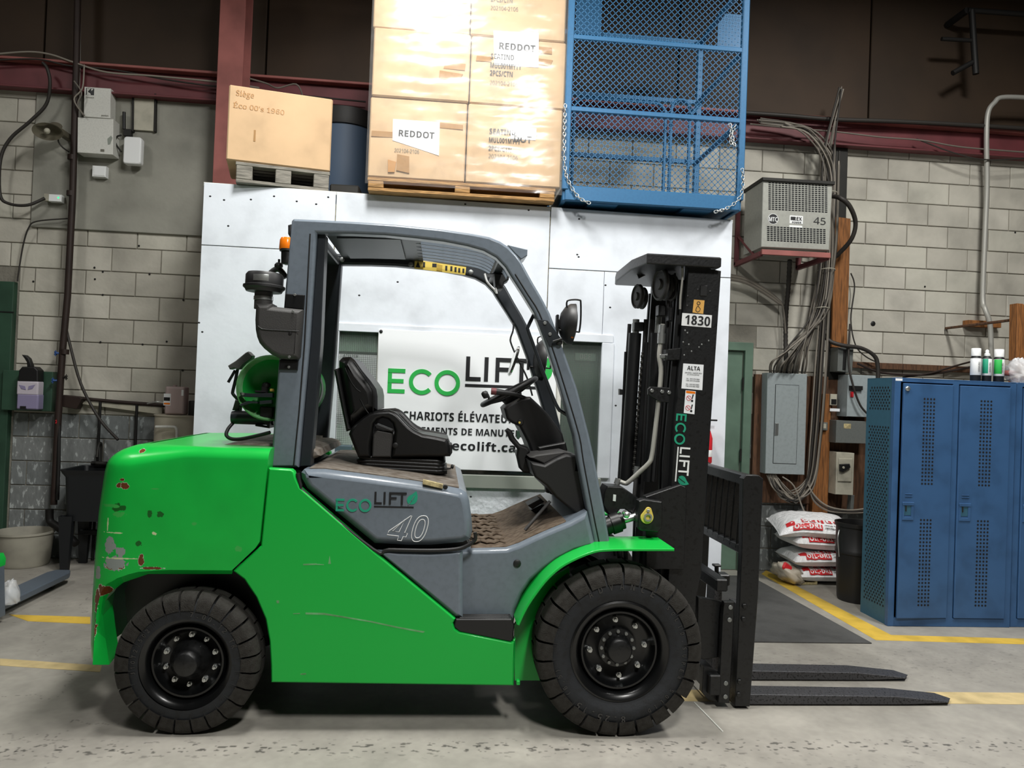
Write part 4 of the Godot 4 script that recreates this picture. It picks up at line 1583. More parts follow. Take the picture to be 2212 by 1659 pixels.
	for q in [[[888, 1114, 890, 1114, 874, 1151, 880, 1152, 877, 1160, 871, 1159, 867, 1168, 858, 1167, 861, 1158, 836, 1155, 840, 1147], true], [[875, 1122, 862, 1149, 848, 1147], true]]:
		var ring2 := []
		for k in range(0, q[0].size(), 2):
			ring2.append(P(q[0][k], q[0][k + 1], zl + 0.0005))
		g.tube(ring2, 0.0019, 5, true)
	for q in [[24, 21.5, 28], [14, 12.5, 20]]:
		var ring2 := []
		for k in 28:
			var a := TAU * k / 28
			var cc := Vector2(pow(absf(cos(a)), 0.8) * signf(cos(a)) * (q[1] * 0.72), pow(absf(sin(a)), 0.85) * signf(sin(a)) * q[2])
			ring2.append(P(907 + cc.x - cc.y * 0.28, 1142 + cc.y, zl + 0.0005))
		g.tube(ring2, 0.0019, 5, true)
	put("lettering", g, M.white, t)
	g = G.new()
	g.ext(pp([914, 1036, 957, 1046, 956, 1055, 913, 1045], FZ - 0.03), FZ - 0.018, FZ - 0.05)
	put("paper_label", g, M.cratewood, t)
	g = G.new()
	knob(g, P(962, 1052, FZ - 0.03), 0.011, 0.006)
	put("latch_hole", g, M.black, t)
	# ---- lower grey side (near panel, then the recessed step side that carries the cab floor)
	g = prof_px([812, 1190, 860, 1192, 930, 1194, 975, 1191, 986, 1189, 1000, 1190, 1000, 1336, 984, 1335], FZ - 0.008, FZ - 0.06, 0.02)
	put("lower_skin", g, M.gray, t)
	var side := [965, 1192, 1000, 1189, 1049, 1177, 1094, 1183, 1122, 1174, 1145, 1163, 1181, 1147, 1232, 1126, 1270, 1106, 1288, 1181, 1243, 1192, 1204, 1212, 1175, 1233, 1149, 1256, 1130, 1284, 1115, 1318, 1110, 1340, 965, 1340]
	side = [965, 1188, 1050, 1186, 1094, 1184.5, 1122, 1175, 1145, 1164, 1181, 1148, 1232, 1127, 1270, 1106, 1287, 1181, 1243, 1192, 1204, 1212, 1175, 1233, 1149, 1256, 1130, 1284, 1115, 1318, 1110, 1350, 965, 1350]
	g = prof_px(side, -3.50, -4.50, 0.022)
	put("cab_floor_side", g, M.gray, t)
	g = G.new()
	knob(g, P(1117, 1217, -3.5), 0.018, 0.008)
	put("rubber_plug", g, M.black, t)
	# floor mat with raised pads
	g = prof_px([1018, 1186, 1050, 1184, 1094, 1182, 1122, 1172, 1145, 1161, 1181, 1145, 1225, 1127, 1225, 1133, 1145, 1168, 1094, 1189, 1018, 1191], -3.53, -4.47, 0.004, -3.50)
	var fm := put("floor_rubber", g, M.floorrubber, t)
	var fy := P(1050, 1184, -3.5).y
	for i in 5:
		for k in 9:
			g = G.new()
			g.box(Vector3(P(1030, 1185, -3.5).x + 0.045 * i, fy + 0.008, -3.62 - 0.095 * k), Vector3(0.03, 0.01, 0.07), 0.004, Basis(Vector3.UP, 0.5 if (i + k) % 2 else -0.5))
			put("tread_pad", g, M.floorrubber, fm)
	# step
	g = prof_px([985, 1337, 1105, 1337, 1111, 1349, 1109, 1381, 1104, 1387, 993, 1365, 981, 1355, 982, 1345], FZ - 0.002, FZ - 0.14, 0.006)
	put("step_tread", g, M.blackplastic, t)
	g = G.new()
	for k in 5:
		var a := P(995, 1338, FZ)
		g.box(Vector3(P(1047, 1338, FZ).x, a.y + 0.002, FZ - 0.02 - 0.022 * k), Vector3(0.225, 0.006, 0.01), 0.002)
	put("grip_rib", g, M.blackplastic, t).set_meta("kind", "stuff")
	# ---- front fender: curved sheet with a rim
	var curve := [1457, 1191, 1400, 1191, 1320, 1191.5, 1279, 1197, 1223, 1222, 1186, 1252, 1156, 1290, 1137, 1320, 1122, 1352]
	var c2 := smooth_px(curve, 4)
	var poly := PackedVector2Array()
	var inner := PackedVector2Array()
	for k in range(0, c2.size(), 2):
		var p := P(c2[k], c2[k + 1], -3.36)
		poly.append(Vector2(p.x, p.y))
	for side2 in [0, 1]:
		var band := PackedVector2Array()
		for k in poly.size():
			band.append(poly[k])
		for k in range(poly.size() - 1, -1, -1):
			var d := (poly[mini(k + 1, poly.size() - 1)] - poly[maxi(k - 1, 0)]).normalized()
			band.append(poly[k] + Vector2(d.y, -d.x) * 0.012)
		g = G.new()
		if side2 == 0:
			g.ext(band, -3.36, -3.655, 0.003)
		else:
			g.ext(band, -4.345, -4.64, 0.003)
		put("fender", g, M.green, t)
	# green wheel house wall behind the front wheel and the far guard
	g = prof_px([1111, 1350, 1170, 1260, 1230, 1225, 1230, 1470, 1112, 1470], -3.6, -3.62, 0.0)
	put("wheel_house", g, M.green, t)
	g = G.new()
	g.box(P(1119, 1473, FZ), Vector3(0.016, 0.02, 0.03), 0.003)
	put("tow_lug", g, M.green, t)
	cab(t)
	mast(t)

func smooth_hood(a: Array) -> Array:
	return a

func cab(t: Node3D) -> void:
	var g := G.new()
	# ---- overhead guard: near and far side frames
	var outer := [584, 1010, 600, 799, 612.5, 664, 616, 621, 629.6, 476, 634, 472, 700, 475, 760, 478, 850, 484, 950, 494, 1020, 504, 1057, 511, 1081, 521, 1099, 533, 1117, 552, 1127, 566, 1150, 608, 1169, 640, 1188, 676, 1215, 748, 1247, 839, 1273, 940, 1285, 995, 1307, 1106, 1318, 1174, 1312, 1180, 1290, 1183]
	var inn := [1284, 1180, 1270, 1106, 1249, 995, 1240, 940, 1210, 839, 1181, 748, 1154, 676, 1130, 637, 1101, 592, 1092, 577, 1072, 556, 1045, 541, 1010, 531, 958, 521, 900, 514, 830, 507, 760, 504, 684, 503, 668, 740, 651, 925, 644, 1010]
	var ring := outer.duplicate()
	ring.append_array(inn)
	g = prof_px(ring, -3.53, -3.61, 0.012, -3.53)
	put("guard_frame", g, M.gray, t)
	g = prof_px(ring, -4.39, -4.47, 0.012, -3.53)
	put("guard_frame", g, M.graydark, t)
	# outer groove line and inner rain lip
	g = G.new()
	var pts := []
	for q in [[648, 1008], [660, 890], [672, 740], [677, 640], [684, 505]]:
		pts.append(P(q[0] - 14, q[1], -3.529))
	g.tube(pts, 0.0035, 5)
	pts = []
	for q in [[1290, 1175], [1276, 1106], [1255, 995], [1246, 940], [1216, 839], [1187, 748], [1160, 676], [1136, 637], [1108, 592]]:
		pts.append(P(q[0] + 5, q[1], -3.529))
	g.tube(smooth(pts, 3), 0.0035, 5)
	put("groove_line", g, M.black, t).set_meta("kind", "stuff")
	# inner posts (dark faces seen past the near pillar)
	g = prof_px([668, 740, 684, 503, 700, 503, 690, 740, 668, 1008, 644, 1010], -3.565, -3.66, 0.004, -3.53)
	put("post_flange", g, M.graydark, t)
	# cross members
	for q in [[655, 492, 0.1, 0.05], [1255, 1010, 0.04, 0.06], [1090, 548, 0.05, 0.04]]:
		g = G.new()
		var c := P(q[0], q[1], -3.53)
		g.box(Vector3(c.x, c.y, FC), Vector3(q[2], q[3], 0.8), 0.006)
		put("cross_member", g, M.graydark, t)
	# rear roof plate
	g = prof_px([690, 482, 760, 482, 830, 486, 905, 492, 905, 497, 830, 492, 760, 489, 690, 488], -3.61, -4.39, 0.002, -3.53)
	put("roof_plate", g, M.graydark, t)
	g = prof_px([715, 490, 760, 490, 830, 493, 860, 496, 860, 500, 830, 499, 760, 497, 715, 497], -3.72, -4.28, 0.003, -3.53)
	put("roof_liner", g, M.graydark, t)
	# front roof bars that follow the curve
	var bar := smooth_px([895, 489, 950, 496, 1010, 505, 1050, 513, 1078, 526, 1098, 546, 1112, 568], 4)
	for k in 8:
		var z := -3.68 - 0.0915 * k
		var b := []
		for i in range(0, bar.size(), 2):
			b.append_array([bar[i], bar[i + 1]])
		for i in range(bar.size() - 2, -2, -2):
			b.append_array([bar[i] - 2.0, bar[i + 1] + 8.0])
		g = prof_px(b, z + 0.006, z - 0.006, 0.002, -3.53)
		put("roof_bar", g, M.gray, t)
	# bolts and decal on the far frame
	for q in [[739, 561], [700, 590], [887, 571], [1017, 588]]:
		g = G.new()
		knob(g, P(q[0], q[1], -4.388), 0.014, 0.006)
		put("bolt_cap", g, M.steel, t)
	g = G.new()
	g.ext(pp([896, 561, 1007, 577, 1005, 594, 895, 580], -4.387), -4.386, -4.392)
	var dc := put("warning_decal", g, M.labelyellow, t)
	g = G.new()
	g.ext(pp([898, 577, 903, 564, 908, 578], -4.385), -4.3845, -4.386)
	for q in [[914, 566, 918, 577], [934, 569, 943, 577], [962, 574, 966, 584], [973, 575, 977, 585], [982, 577, 986, 587], [990, 579, 994, 588], [999, 580, 1003, 589]]:
		g.ext(rect(q[0], q[1], q[2], q[3], -4.385), -4.3845, -4.386)
	put("pictogram", g, M.ink, dc).set_meta("kind", "stuff")
	g = G.new()
	for q in [[944, 570, 956, 573, 955, 586, 943, 584]]:
		g.ext(pp(q, -4.385), -4.3845, -4.386)
	put("yellow_patch", g, M.yellow, dc)
	g = G.new()
	g.ext(pp([685, 525, 693, 535, 693, 557, 684, 548], -4.2), -4.19, -4.2)
	put("data_plate", g, M.paper, t)
	# small canopy beak at the front of the roof
	g = prof_px([1097, 529, 1139.6, 539, 1139, 552, 1130, 558, 1126, 560, 1110, 545], -3.9, -4.1, 0.004)
	put("roof_beak", g, M.gray, t)
	# ---- work lamps
	for q in [[Vector2(0, 0), -3.56, false], [Vector2(-62, 78), -4.42, true]]:
		var zc: float = q[1]
		var ov: Vector2 = q[0]
		var m := func(x: float, y: float) -> Vector3: return P(x + ov.x, y + ov.y, zc)
		# lens-shaped black housing, axis along x
		var ctr: Vector3 = m.call(1229, 700)
		var h: float = (m.call(1229, 655) - m.call(1229, 745)).length() / 2
		g = G.new()
		var fr := 16
		g.lathe([Vector2(h, 0.012), Vector2(h * 0.97, -0.012), Vector2(h * 0.8, -0.035), Vector2(h * 0.5, -0.052), Vector2(0, -0.06)], Transform3D(Basis(Vector3.BACK, -PI / 2 - 0.06) * Basis.from_scale(Vector3(1, 1, 0.85)), ctr + Vector3(0.01, 0, 0)), 28)
		g.lathe([Vector2(h * 0.98, 0.012), Vector2(h * 0.6, 0.022), Vector2(0, 0.026)], Transform3D(Basis(Vector3.BACK, -PI / 2 - 0.06) * Basis.from_scale(Vector3(1, 1, 0.85)), ctr + Vector3(0.01, 0, 0)), 28)
		var lm := put("work_lamp", g, M.blackplastic, t)
		g = G.new()
		var wire := []
		for w in [[1222, 665], [1223, 652], [1236, 649], [1249, 650], [1252, 655], [1252, 690], [1249, 716], [1245, 718], [1206, 714]]:
			wire.append(m.call(w[0], w[1]) + Vector3(0, 0, 0.03))
		g.tube(smooth(wire, 3), 0.0045, 6)
		put("guard_wire", g, M.blacksteel, lm)
		g = G.new()
		g.box(m.call(1232, 728) + Vector3(0, 0, 0.055), Vector3(0.016, 0.02, 0.012), 0.004)
		put("amber_reflector", g, M.amber, lm)
		g = G.new()
		g.box(m.call(1211, 700), Vector3(0.045, 0.04, 0.03), 0.004)
		g.box(m.call(1203, 703), Vector3(0.012, 0.1, 0.04), 0.003)
		put("lamp_bracket", g, M.blacksteel, lm)
	# bracket plate with bolts on the near pillar
	g = prof_px([1158, 690, 1183, 692, 1215, 735, 1213, 745, 1188, 748], -3.524, -3.53, 0.001)
	put("lamp_plate", g, M.graydark, t)
	for q in [[1177, 698], [1188, 722]]:
		g = G.new()
		knob(g, P(q[0], q[1], -3.523), 0.0085, 0.006)
		put("screw", g, M.zinc, t)
	g = G.new()
	g.tube([P(1195, 738, -3.51), P(1214, 732, -3.5)], 0.006, 6)
	g.sphere(P(1208, 740, -3.52), Vector3(0.016, 0.014, 0.016), 10)
	put("lamp_plug", g, M.blackplastic, t)
	# roof work lamp inside the front corner
	g = prof_px([1047, 591, 1068, 594, 1069, 625, 1087, 624, 1088, 612, 1100, 600, 1101, 592, 1095, 591, 1093, 588, 1087, 586, 1085, 575, 1090, 572, 1092, 565, 1089, 563, 1084, 571, 1079, 592, 1068, 594], -3.95, -4.05, 0.006)
	g = prof_px([1048, 591, 1068, 592, 1070, 624, 1086, 623, 1089, 610, 1099, 604, 1101, 592, 1079, 590], -3.95, -4.07, 0.006)
	put("cab_lamp", g, M.blackplastic, t)
	g = G.new()
	g.tube(smooth([P(1047, 591, -3.95), P(1052, 608, -3.95), P(1062, 620, -3.95), P(1069, 627, -3.95), P(1073, 634, -3.95), P(1070, 622, -3.95)], 3), 0.006, 6)
	put("lamp_reflector", g, M.white, t)
	g = G.new()
	g.tube([P(1088, 566, -3.98), P(1084, 600, -3.98)], 0.008, 6)
	put("lamp_stem", g, M.blackplastic, t)
	# mirror on its stalk
	g = G.new()
	g.tube(smooth([P(1110, 697, -4.36), P(1108, 715, -4.36), P(1103, 730, -4.36), P(1104, 742, -4.36), P(1118, 775, -4.36), P(1138, 815, -4.36), P(1150, 855, -4.36)], 4), 0.0055, 6)
	put("mirror_stalk", g, M.blackplastic, t)
	g = G.new()
	var mc := P(1110, 780, -4.3)
	g.lathe([Vector2(0, 0.012), Vector2(0.085, 0.008), Vector2(0.09, 0.0), Vector2(0.085, -0.006), Vector2(0, -0.008)], Transform3D(Basis(Vector3.BACK, PI / 2 - 0.28) * Basis.from_scale(Vector3(1.0, 1, 1.2)), mc), 28)
	put("mirror", g, M.chrome, t)
	g = G.new()
	g.box(P(1116, 778, -4.3), Vector3(0.02, 0.03, 0.03), 0.004)
	g.tube([P(1118, 778, -4.32), P(1134, 782, -4.36)], 0.006, 6)
	put("mirror_mount", g, M.blackplastic, t)
	# grab handles on both front pillars
	g = G.new()
	g.tube(smooth([P(1153, 680, -3.6), P(1141, 705, -3.6), P(1140, 712, -3.6), P(1152, 745, -3.6), P(1168, 790, -3.6), P(1195, 860, -3.6), P(1207, 884, -3.6), P(1212, 888, -3.6), P(1233, 901, -3.6)], 3), 0.0085, 8)
	put("grab_handle", g, M.graydark, t)
	# ---- beacon, pre-cleaner and intake on the rear pillar
	g = G.new()
	var bc := P(619, 563, -3.86)
	g.lathe([Vector2(0.034, 0.0), Vector2(0.036, 0.01), Vector2(0.034, 0.05), Vector2(0.028, 0.062), Vector2(0, 0.064)], Transform3D(Basis(), P(619, 541, -3.86)), 20)
	put("beacon_lens", g, M.orange, t)
	g = G.new()
	g.lathe([Vector2(0, -0.01), Vector2(0.028, -0.01), Vector2(0.03, 0.05), Vector2(0.038, 0.052), Vector2(0.038, 0.062), Vector2(0, 0.062)], Transform3D(Basis(), P(620, 566, -3.86)), 20)
	g.box(P(640, 570, -3.86), Vector3(0.12, 0.012, 0.05), 0.003)
	put("beacon_base", g, M.blackplastic, t)
	g = prof_px([622, 486, 629, 484, 629, 510, 626, 512, 622, 505], -3.62, -3.7, 0.004)
	put("rear_lamp", g, M.blackplastic, t)
	g = G.new()
	g.tube([P(603, 560, -3.9), P(602, 585, -3.9)], 0.006, 6)
	g.sphere(P(602, 574, -3.9), Vector3(0.022, 0.018, 0.02), 10)
	g.tube(smooth([P(584, 590, -3.9), P(595, 582, -3.9), P(606, 584, -3.9), P(618, 600, -3.9)], 3), 0.014, 8)
	put("rear_work_lamp", g, M.blackplastic, t)
	var pc := P(570, 632, -3.56)
	g = G.new()
	g.lathe([Vector2(0.0, 0.0), Vector2(0.078, 0.002), Vector2(0.083, 0.012), Vector2(0.092, 0.02), Vector2(0.092, 0.03), Vector2(0.083, 0.034), Vector2(0.083, 0.076), Vector2(0.074, 0.088), Vector2(0, 0.093)], Transform3D(Basis(Vector3.BACK, -0.02), pc), 32)
	var pcl := put("pre_cleaner", g, M.blackplastic, t)
	g = G.new()
	g.lathe([Vector2(0.0838, 0.044), Vector2(0.0842, 0.046), Vector2(0.0842, 0.07), Vector2(0.0838, 0.072)], Transform3D(Basis(), pc), 10, PI * 0.36, PI * 0.62)
	put("paper_label", g, M.zinc, pcl)
	g = G.new()
	g.lathe([Vector2(0.04, -0.075), Vector2(0.04, 0.0)], Transform3D(Basis(), pc), 24)
	put("intake_neck", g, M.grayplastic, t)
	g = G.new()
	g.lathe([Vector2(0.04, -0.036), Vector2(0.043, -0.035), Vector2(0.043, -0.018), Vector2(0.04, -0.017)], Transform3D(Basis(), pc), 24)
	put("hose_clamp", g, M.zinc, t)
	g = prof_px([551, 655, 549, 690, 550, 712, 553, 727, 558, 740, 568, 752, 584, 765, 603, 774, 625, 776, 643, 774, 645, 770, 653, 668, 614, 664, 587, 661, 587, 655], -3.475, -3.61, 0.022)
	put("intake_duct", g, M.grayplastic, t)
	g = G.new()
	g.tube(smooth([P(557, 704, -3.473), P(563, 709, -3.472), P(575, 712, -3.472), P(646, 716, -3.472)], 4), 0.003, 5)
	g.lathe([Vector2(0.0, 0.004), Vector2(0.0075, 0.003), Vector2(0.008, 0)], Transform3D(Basis(Vector3.RIGHT, PI / 2), P(627, 720, -3.474)), 12)
	put("moulded_line", g, M.black, t).set_meta("kind", "stuff")
	for q in [[616, 634, 658, 637, 656, 668, 614, 664], [611, 765, 644, 765, 642, 775, 610, 775], [604, 777, 644, 779, 642, 800, 602, 799]]:
		g = prof_px(q, -3.515, -3.535, 0.003)
		put("mount_plate", g, M.blacksteel, t)
	for q in [[637, 637], [633, 673], [625, 771], [624, 793]]:
		g = G.new()
		knob(g, P(q[0], q[1], -3.474 if q[1] > 660 and q[1] < 775 else -3.514), 0.0065, 0.005)
		put("screw", g, M.zinc, t)
	# ---- gas tank lying across behind the pillar
	var tc := P(583, 838, -3.64)
	var tr := 0.157
	var ztk := -3.64
	g = G.new()
	var TT := Transform3D(Basis(Vector3.RIGHT, PI / 2), Vector3(tc.x, tc.y, ztk))
	g.lathe([Vector2(0, -0.09), Vector2(0.06, -0.085), Vector2(0.11, -0.065), Vector2(tr - 0.012, -0.03), Vector2(tr, 0.0 - 0.06)], TT, 40)
	g.lathe([Vector2(tr, -0.06), Vector2(tr, -0.66), Vector2(tr - 0.03, -0.71), Vector2(0, -0.74)], TT, 40)
	var tank := put("gas_tank", g, M.greentank, t)
	g = G.new()
	g.lathe([Vector2(tr - 0.02, -0.05), Vector2(tr - 0.004, 0.0), Vector2(tr - 0.010, 0.004), Vector2(tr - 0.026, -0.05)], TT, 40)
	put("collar_ring", g, M.greendusty, tank)
	g = G.new()
	g.sphere(P(575, 832, -3.66), Vector3(0.022, 0.014, 0.02), 10)
	g.box(P(572, 845, -3.66), Vector3(0.03, 0.05, 0.03), 0.005)
	g.box(P(563, 846, -3.65), Vector3(0.05, 0.01, 0.02), 0.003)
	put("tank_valve", g, M.blackplastic, tank)
	g = G.new()
	g.box(P(588, 843, -3.64), Vector3(0.02, 0.014, 0.014), 0.003)
	put("brass_fitting", g, M.labelyellow, tank)
	g = G.new()
	g.lathe([Vector2(tr + 0.003, -0.2), Vector2(tr + 0.003, -0.25)], TT, 36)
	g.lathe([Vector2(tr + 0.003, -0.5), Vector2(tr + 0.003, -0.55)], TT, 36)
	put("strap", g, M.blacksteel, tank)
	g = prof_px([492, 790, 508, 780, 530, 762, 536, 759, 545, 768, 543, 775, 525, 788, 518, 797, 512, 798, 505, 795, 496, 798], -3.74, -3.8, 0.004)
	put("strap_buckle", g, M.grayplastic, tank)
	g = G.new()
	g.tube([P(508, 800, -3.77), P(493, 826, -3.77)], 0.007, 6)
	g.tube(smooth([P(513, 798, -3.77), P(509, 820, -3.77), P(503, 845, -3.77), P(504, 852, -3.77), P(514, 864, -3.77), P(520, 880, -3.77)], 4), 0.008, 6)
	put("strap_lever", g, M.blacksteel, tank)
	g = prof_px([503, 880, 508, 863, 518, 868, 516, 888, 501, 886], -3.74, -3.8, 0.004)
	put("strap_foot", g, M.grayplastic, tank)
	for q in [[[518, 848, 540, 850, 589, 849, 589, 859, 540, 858, 520, 857], 0.04], [[516, 874, 535, 866, 557, 868, 556, 872, 540, 872, 520, 878], 0.03], [[560, 866, 587, 864, 587, 872, 560, 874], 0.03]]:
		g = prof_px(q[0], -3.61, -3.61 - q[1], 0.003)
		put("tank_bracket", g, M.graydark, t)
	g = G.new()
	knob(g, P(525, 851, -3.609), 0.007, 0.005)
	put("screw", g, M.zinc, t)
	g = G.new()
	g.lathe([Vector2(0, 0), Vector2(0.028, 0.004), Vector2(0.032, 0.02), Vector2(0.032, 0.2), Vector2(0, 0.2)], Transform3D(Basis(Vector3.BACK, -PI / 2), P(499, 901, -3.72)), 20)
	put("cradle_tube", g, M.graydark, t)
	g = prof_px([562, 878, 588, 880, 588, 905, 583, 912, 582, 925, 565, 908, 561, 900], -3.66, -3.8, 0.003)
	put("cradle_plate", g, M.blacksteel, t)
	g = G.new()
	g.tube([P(552, 918, -3.7), P(583, 923, -3.7)], 0.006, 6)
	put("cradle_pin", g, M.blacksteel, t)
	g = G.new()
	g.tube(smooth([P(505, 912, -3.72), P(493, 926, -3.7), P(489, 940, -3.68), P(500, 948, -3.66), P(522, 948, -3.64), P(560, 940, -3.62), P(583, 934, -3.6)], 5), 0.0085, 8)
	put("gas_hose", g, M.blackplastic, t)
	# radiator cover and rear hood hump behind the pillar
	g = prof_px([449, 968, 490, 959, 540, 957, 640, 962, 640, 990, 578, 984, 520, 978, 478, 972], -3.60, -4.40, 0.01)
	put("radiator_cover", g, M.dusty, t)
	g = prof_px([520, 976, 580, 984, 580, 992, 518, 988], -3.5, -3.58, 0.004)
	put("cover_hinge", g, M.grayplastic, t)
	g = prof_px([640, 966, 668, 967, 686, 972, 692, 985, 680, 990, 662, 998, 646, 1000, 640, 1004], -3.62, -4.38, 0.012)
	put("rear_hump", g, M.dusty, t)
	seat(t)
	dash(t)

func seat(t: Node3D) -> void:
	var g := G.new()
	var zs := -3.74
	var ze := -4.26
	# backrest: shell and cushion
	g = prof_px([719, 798, 730, 794, 736, 830, 748, 895, 757, 930, 746, 933, 733, 870], zs - 0.03, ze + 0.03, 0.012, zs)
	put("seat_shell", g, M.blackplastic, t)
	g = prof_px([730, 792, 730, 779, 738, 771, 755, 770, 764, 777, 781, 801, 800, 824, 811, 840, 814, 856, 814, 886, 803, 890, 790, 897, 772, 912, 757, 930, 748, 895, 736, 830], zs, ze, 0.045)
	var bk := put("backrest", g, M.blackvinyl, t)
	g = G.new()
	for q in [[[745, 795, 757, 822, 768, 838, 778, 846]], [[778, 862, 787, 880, 796, 893]], [[764, 782, 785, 812, 801, 836, 805, 850, 806, 888]]]:
		var pts := []
		for k in range(0, q[0].size(), 2):
			pts.append(P(q[0][k], q[0][k + 1], zs + 0.001))
		g.tube(smooth(pts, 4), 0.003, 5)
	put("piping", g, M.blackvinyl, bk)
	# side bolsters with their arched hole, near and far
	for z in [zs, ze + 0.07]:
		g = prof_px([753, 938, 757, 927, 770, 912, 785, 900, 799, 891, 811, 888, 841, 886, 850, 889, 858, 894, 866, 902, 874, 911, 884, 921, 895, 929, 913, 938, 941, 943, 964, 948, 969, 955, 972, 970, 972, 982, 956, 987, 773, 988, 762, 961], z, z - 0.07, 0.02, zs)
		if z == zs:
			g = prof_px([753, 938, 757, 927, 770, 912, 785, 900, 799, 891, 811, 888, 841, 886, 850, 889, 858, 894, 866, 902, 874, 911, 884, 921, 895, 929, 913, 938, 941, 943, 964, 948, 969, 955, 972, 970, 972, 982, 956, 987, 845, 988, 850, 950, 852, 930, 848, 915, 838, 906, 826, 903, 815, 907, 808, 916, 806, 930, 800, 960, 800, 988, 773, 988, 762, 961], z, z - 0.07, 0.016, zs)
		put("side_bolster", g, M.blackvinyl, t)
	g = prof_px([757, 948, 800, 940, 880, 938, 930, 944, 968, 950, 974, 966, 970, 988, 770, 988], zs - 0.07, ze + 0.07, 0.02, zs)
	put("seat_cushion", g, M.blackvinyl, t)
	# buckle box in the hole
	g = prof_px([806, 938, 814, 928, 848, 934, 848, 952, 844, 988, 803, 988], zs - 0.01, zs - 0.06, 0.008)
	put("belt_retractor", g, M.grayplastic, t)
	g = prof_px([808, 918, 815, 915, 848, 928, 849, 934, 812, 926], zs, zs - 0.05, 0.005)
	put("belt_arm", g, M.blackplastic, t)
	g = G.new()
	knob(g, P(854, 962, zs), 0.013, 0.004)
	put("pivot_cap", g, M.black, t)
	g = prof_px([958, 962, 968, 956, 977, 960, 977, 978, 972, 986, 958, 986], zs - 0.02, zs - 0.14, 0.006)
	put("adjust_lever", g, M.blackplastic, t)
	g = G.new()
	g.tube([P(960, 1013, -3.78), P(973, 1012, -3.78), P(976, 1008, -3.78)], 0.004, 6)
	g.sphere(P(977, 1008, -3.78), Vector3(0.008, 0.012, 0.008), 8)
	put("slide_lever", g, M.blackplastic, t)
	# bellows: stacked rounded folds
	for k in 4:
		g = G.new()
		var y0 := P(800, 990 + 7.5 * k, zs).y
		var x0 := P(770 + [0, -4, -2, 8][k], 1000, zs).x
		var x1 := P(963, 1000, zs).x
		var rc := rrect(x0, ze + 0.03, x1, zs - 0.03, 0.05, 5)
		var rows := []
		for j in 9:
			var a := PI * j / 8.0
			var l := []
			for p in rc:
				var c := Vector2((x0 + x1) / 2, (zs + ze) / 2)
				var q := c + (p - c) * (1.0 - 0.05 + 0.05 * sin(a))
				l.append(Vector3(q.x, y0 + 0.012 * cos(a) - 0.01 * (q.x - x0) / (x1 - x0), q.y))
			rows.append(l)
		g.grid(rows, true)
		put("bellows_fold", g, M.blackvinyl, t)
	g = prof_px([800, 1008, 966, 1018, 966, 1027, 885, 1022, 800, 1014], zs - 0.06, ze + 0.06, 0.003, zs)
	put("seat_base", g, M.black, t)

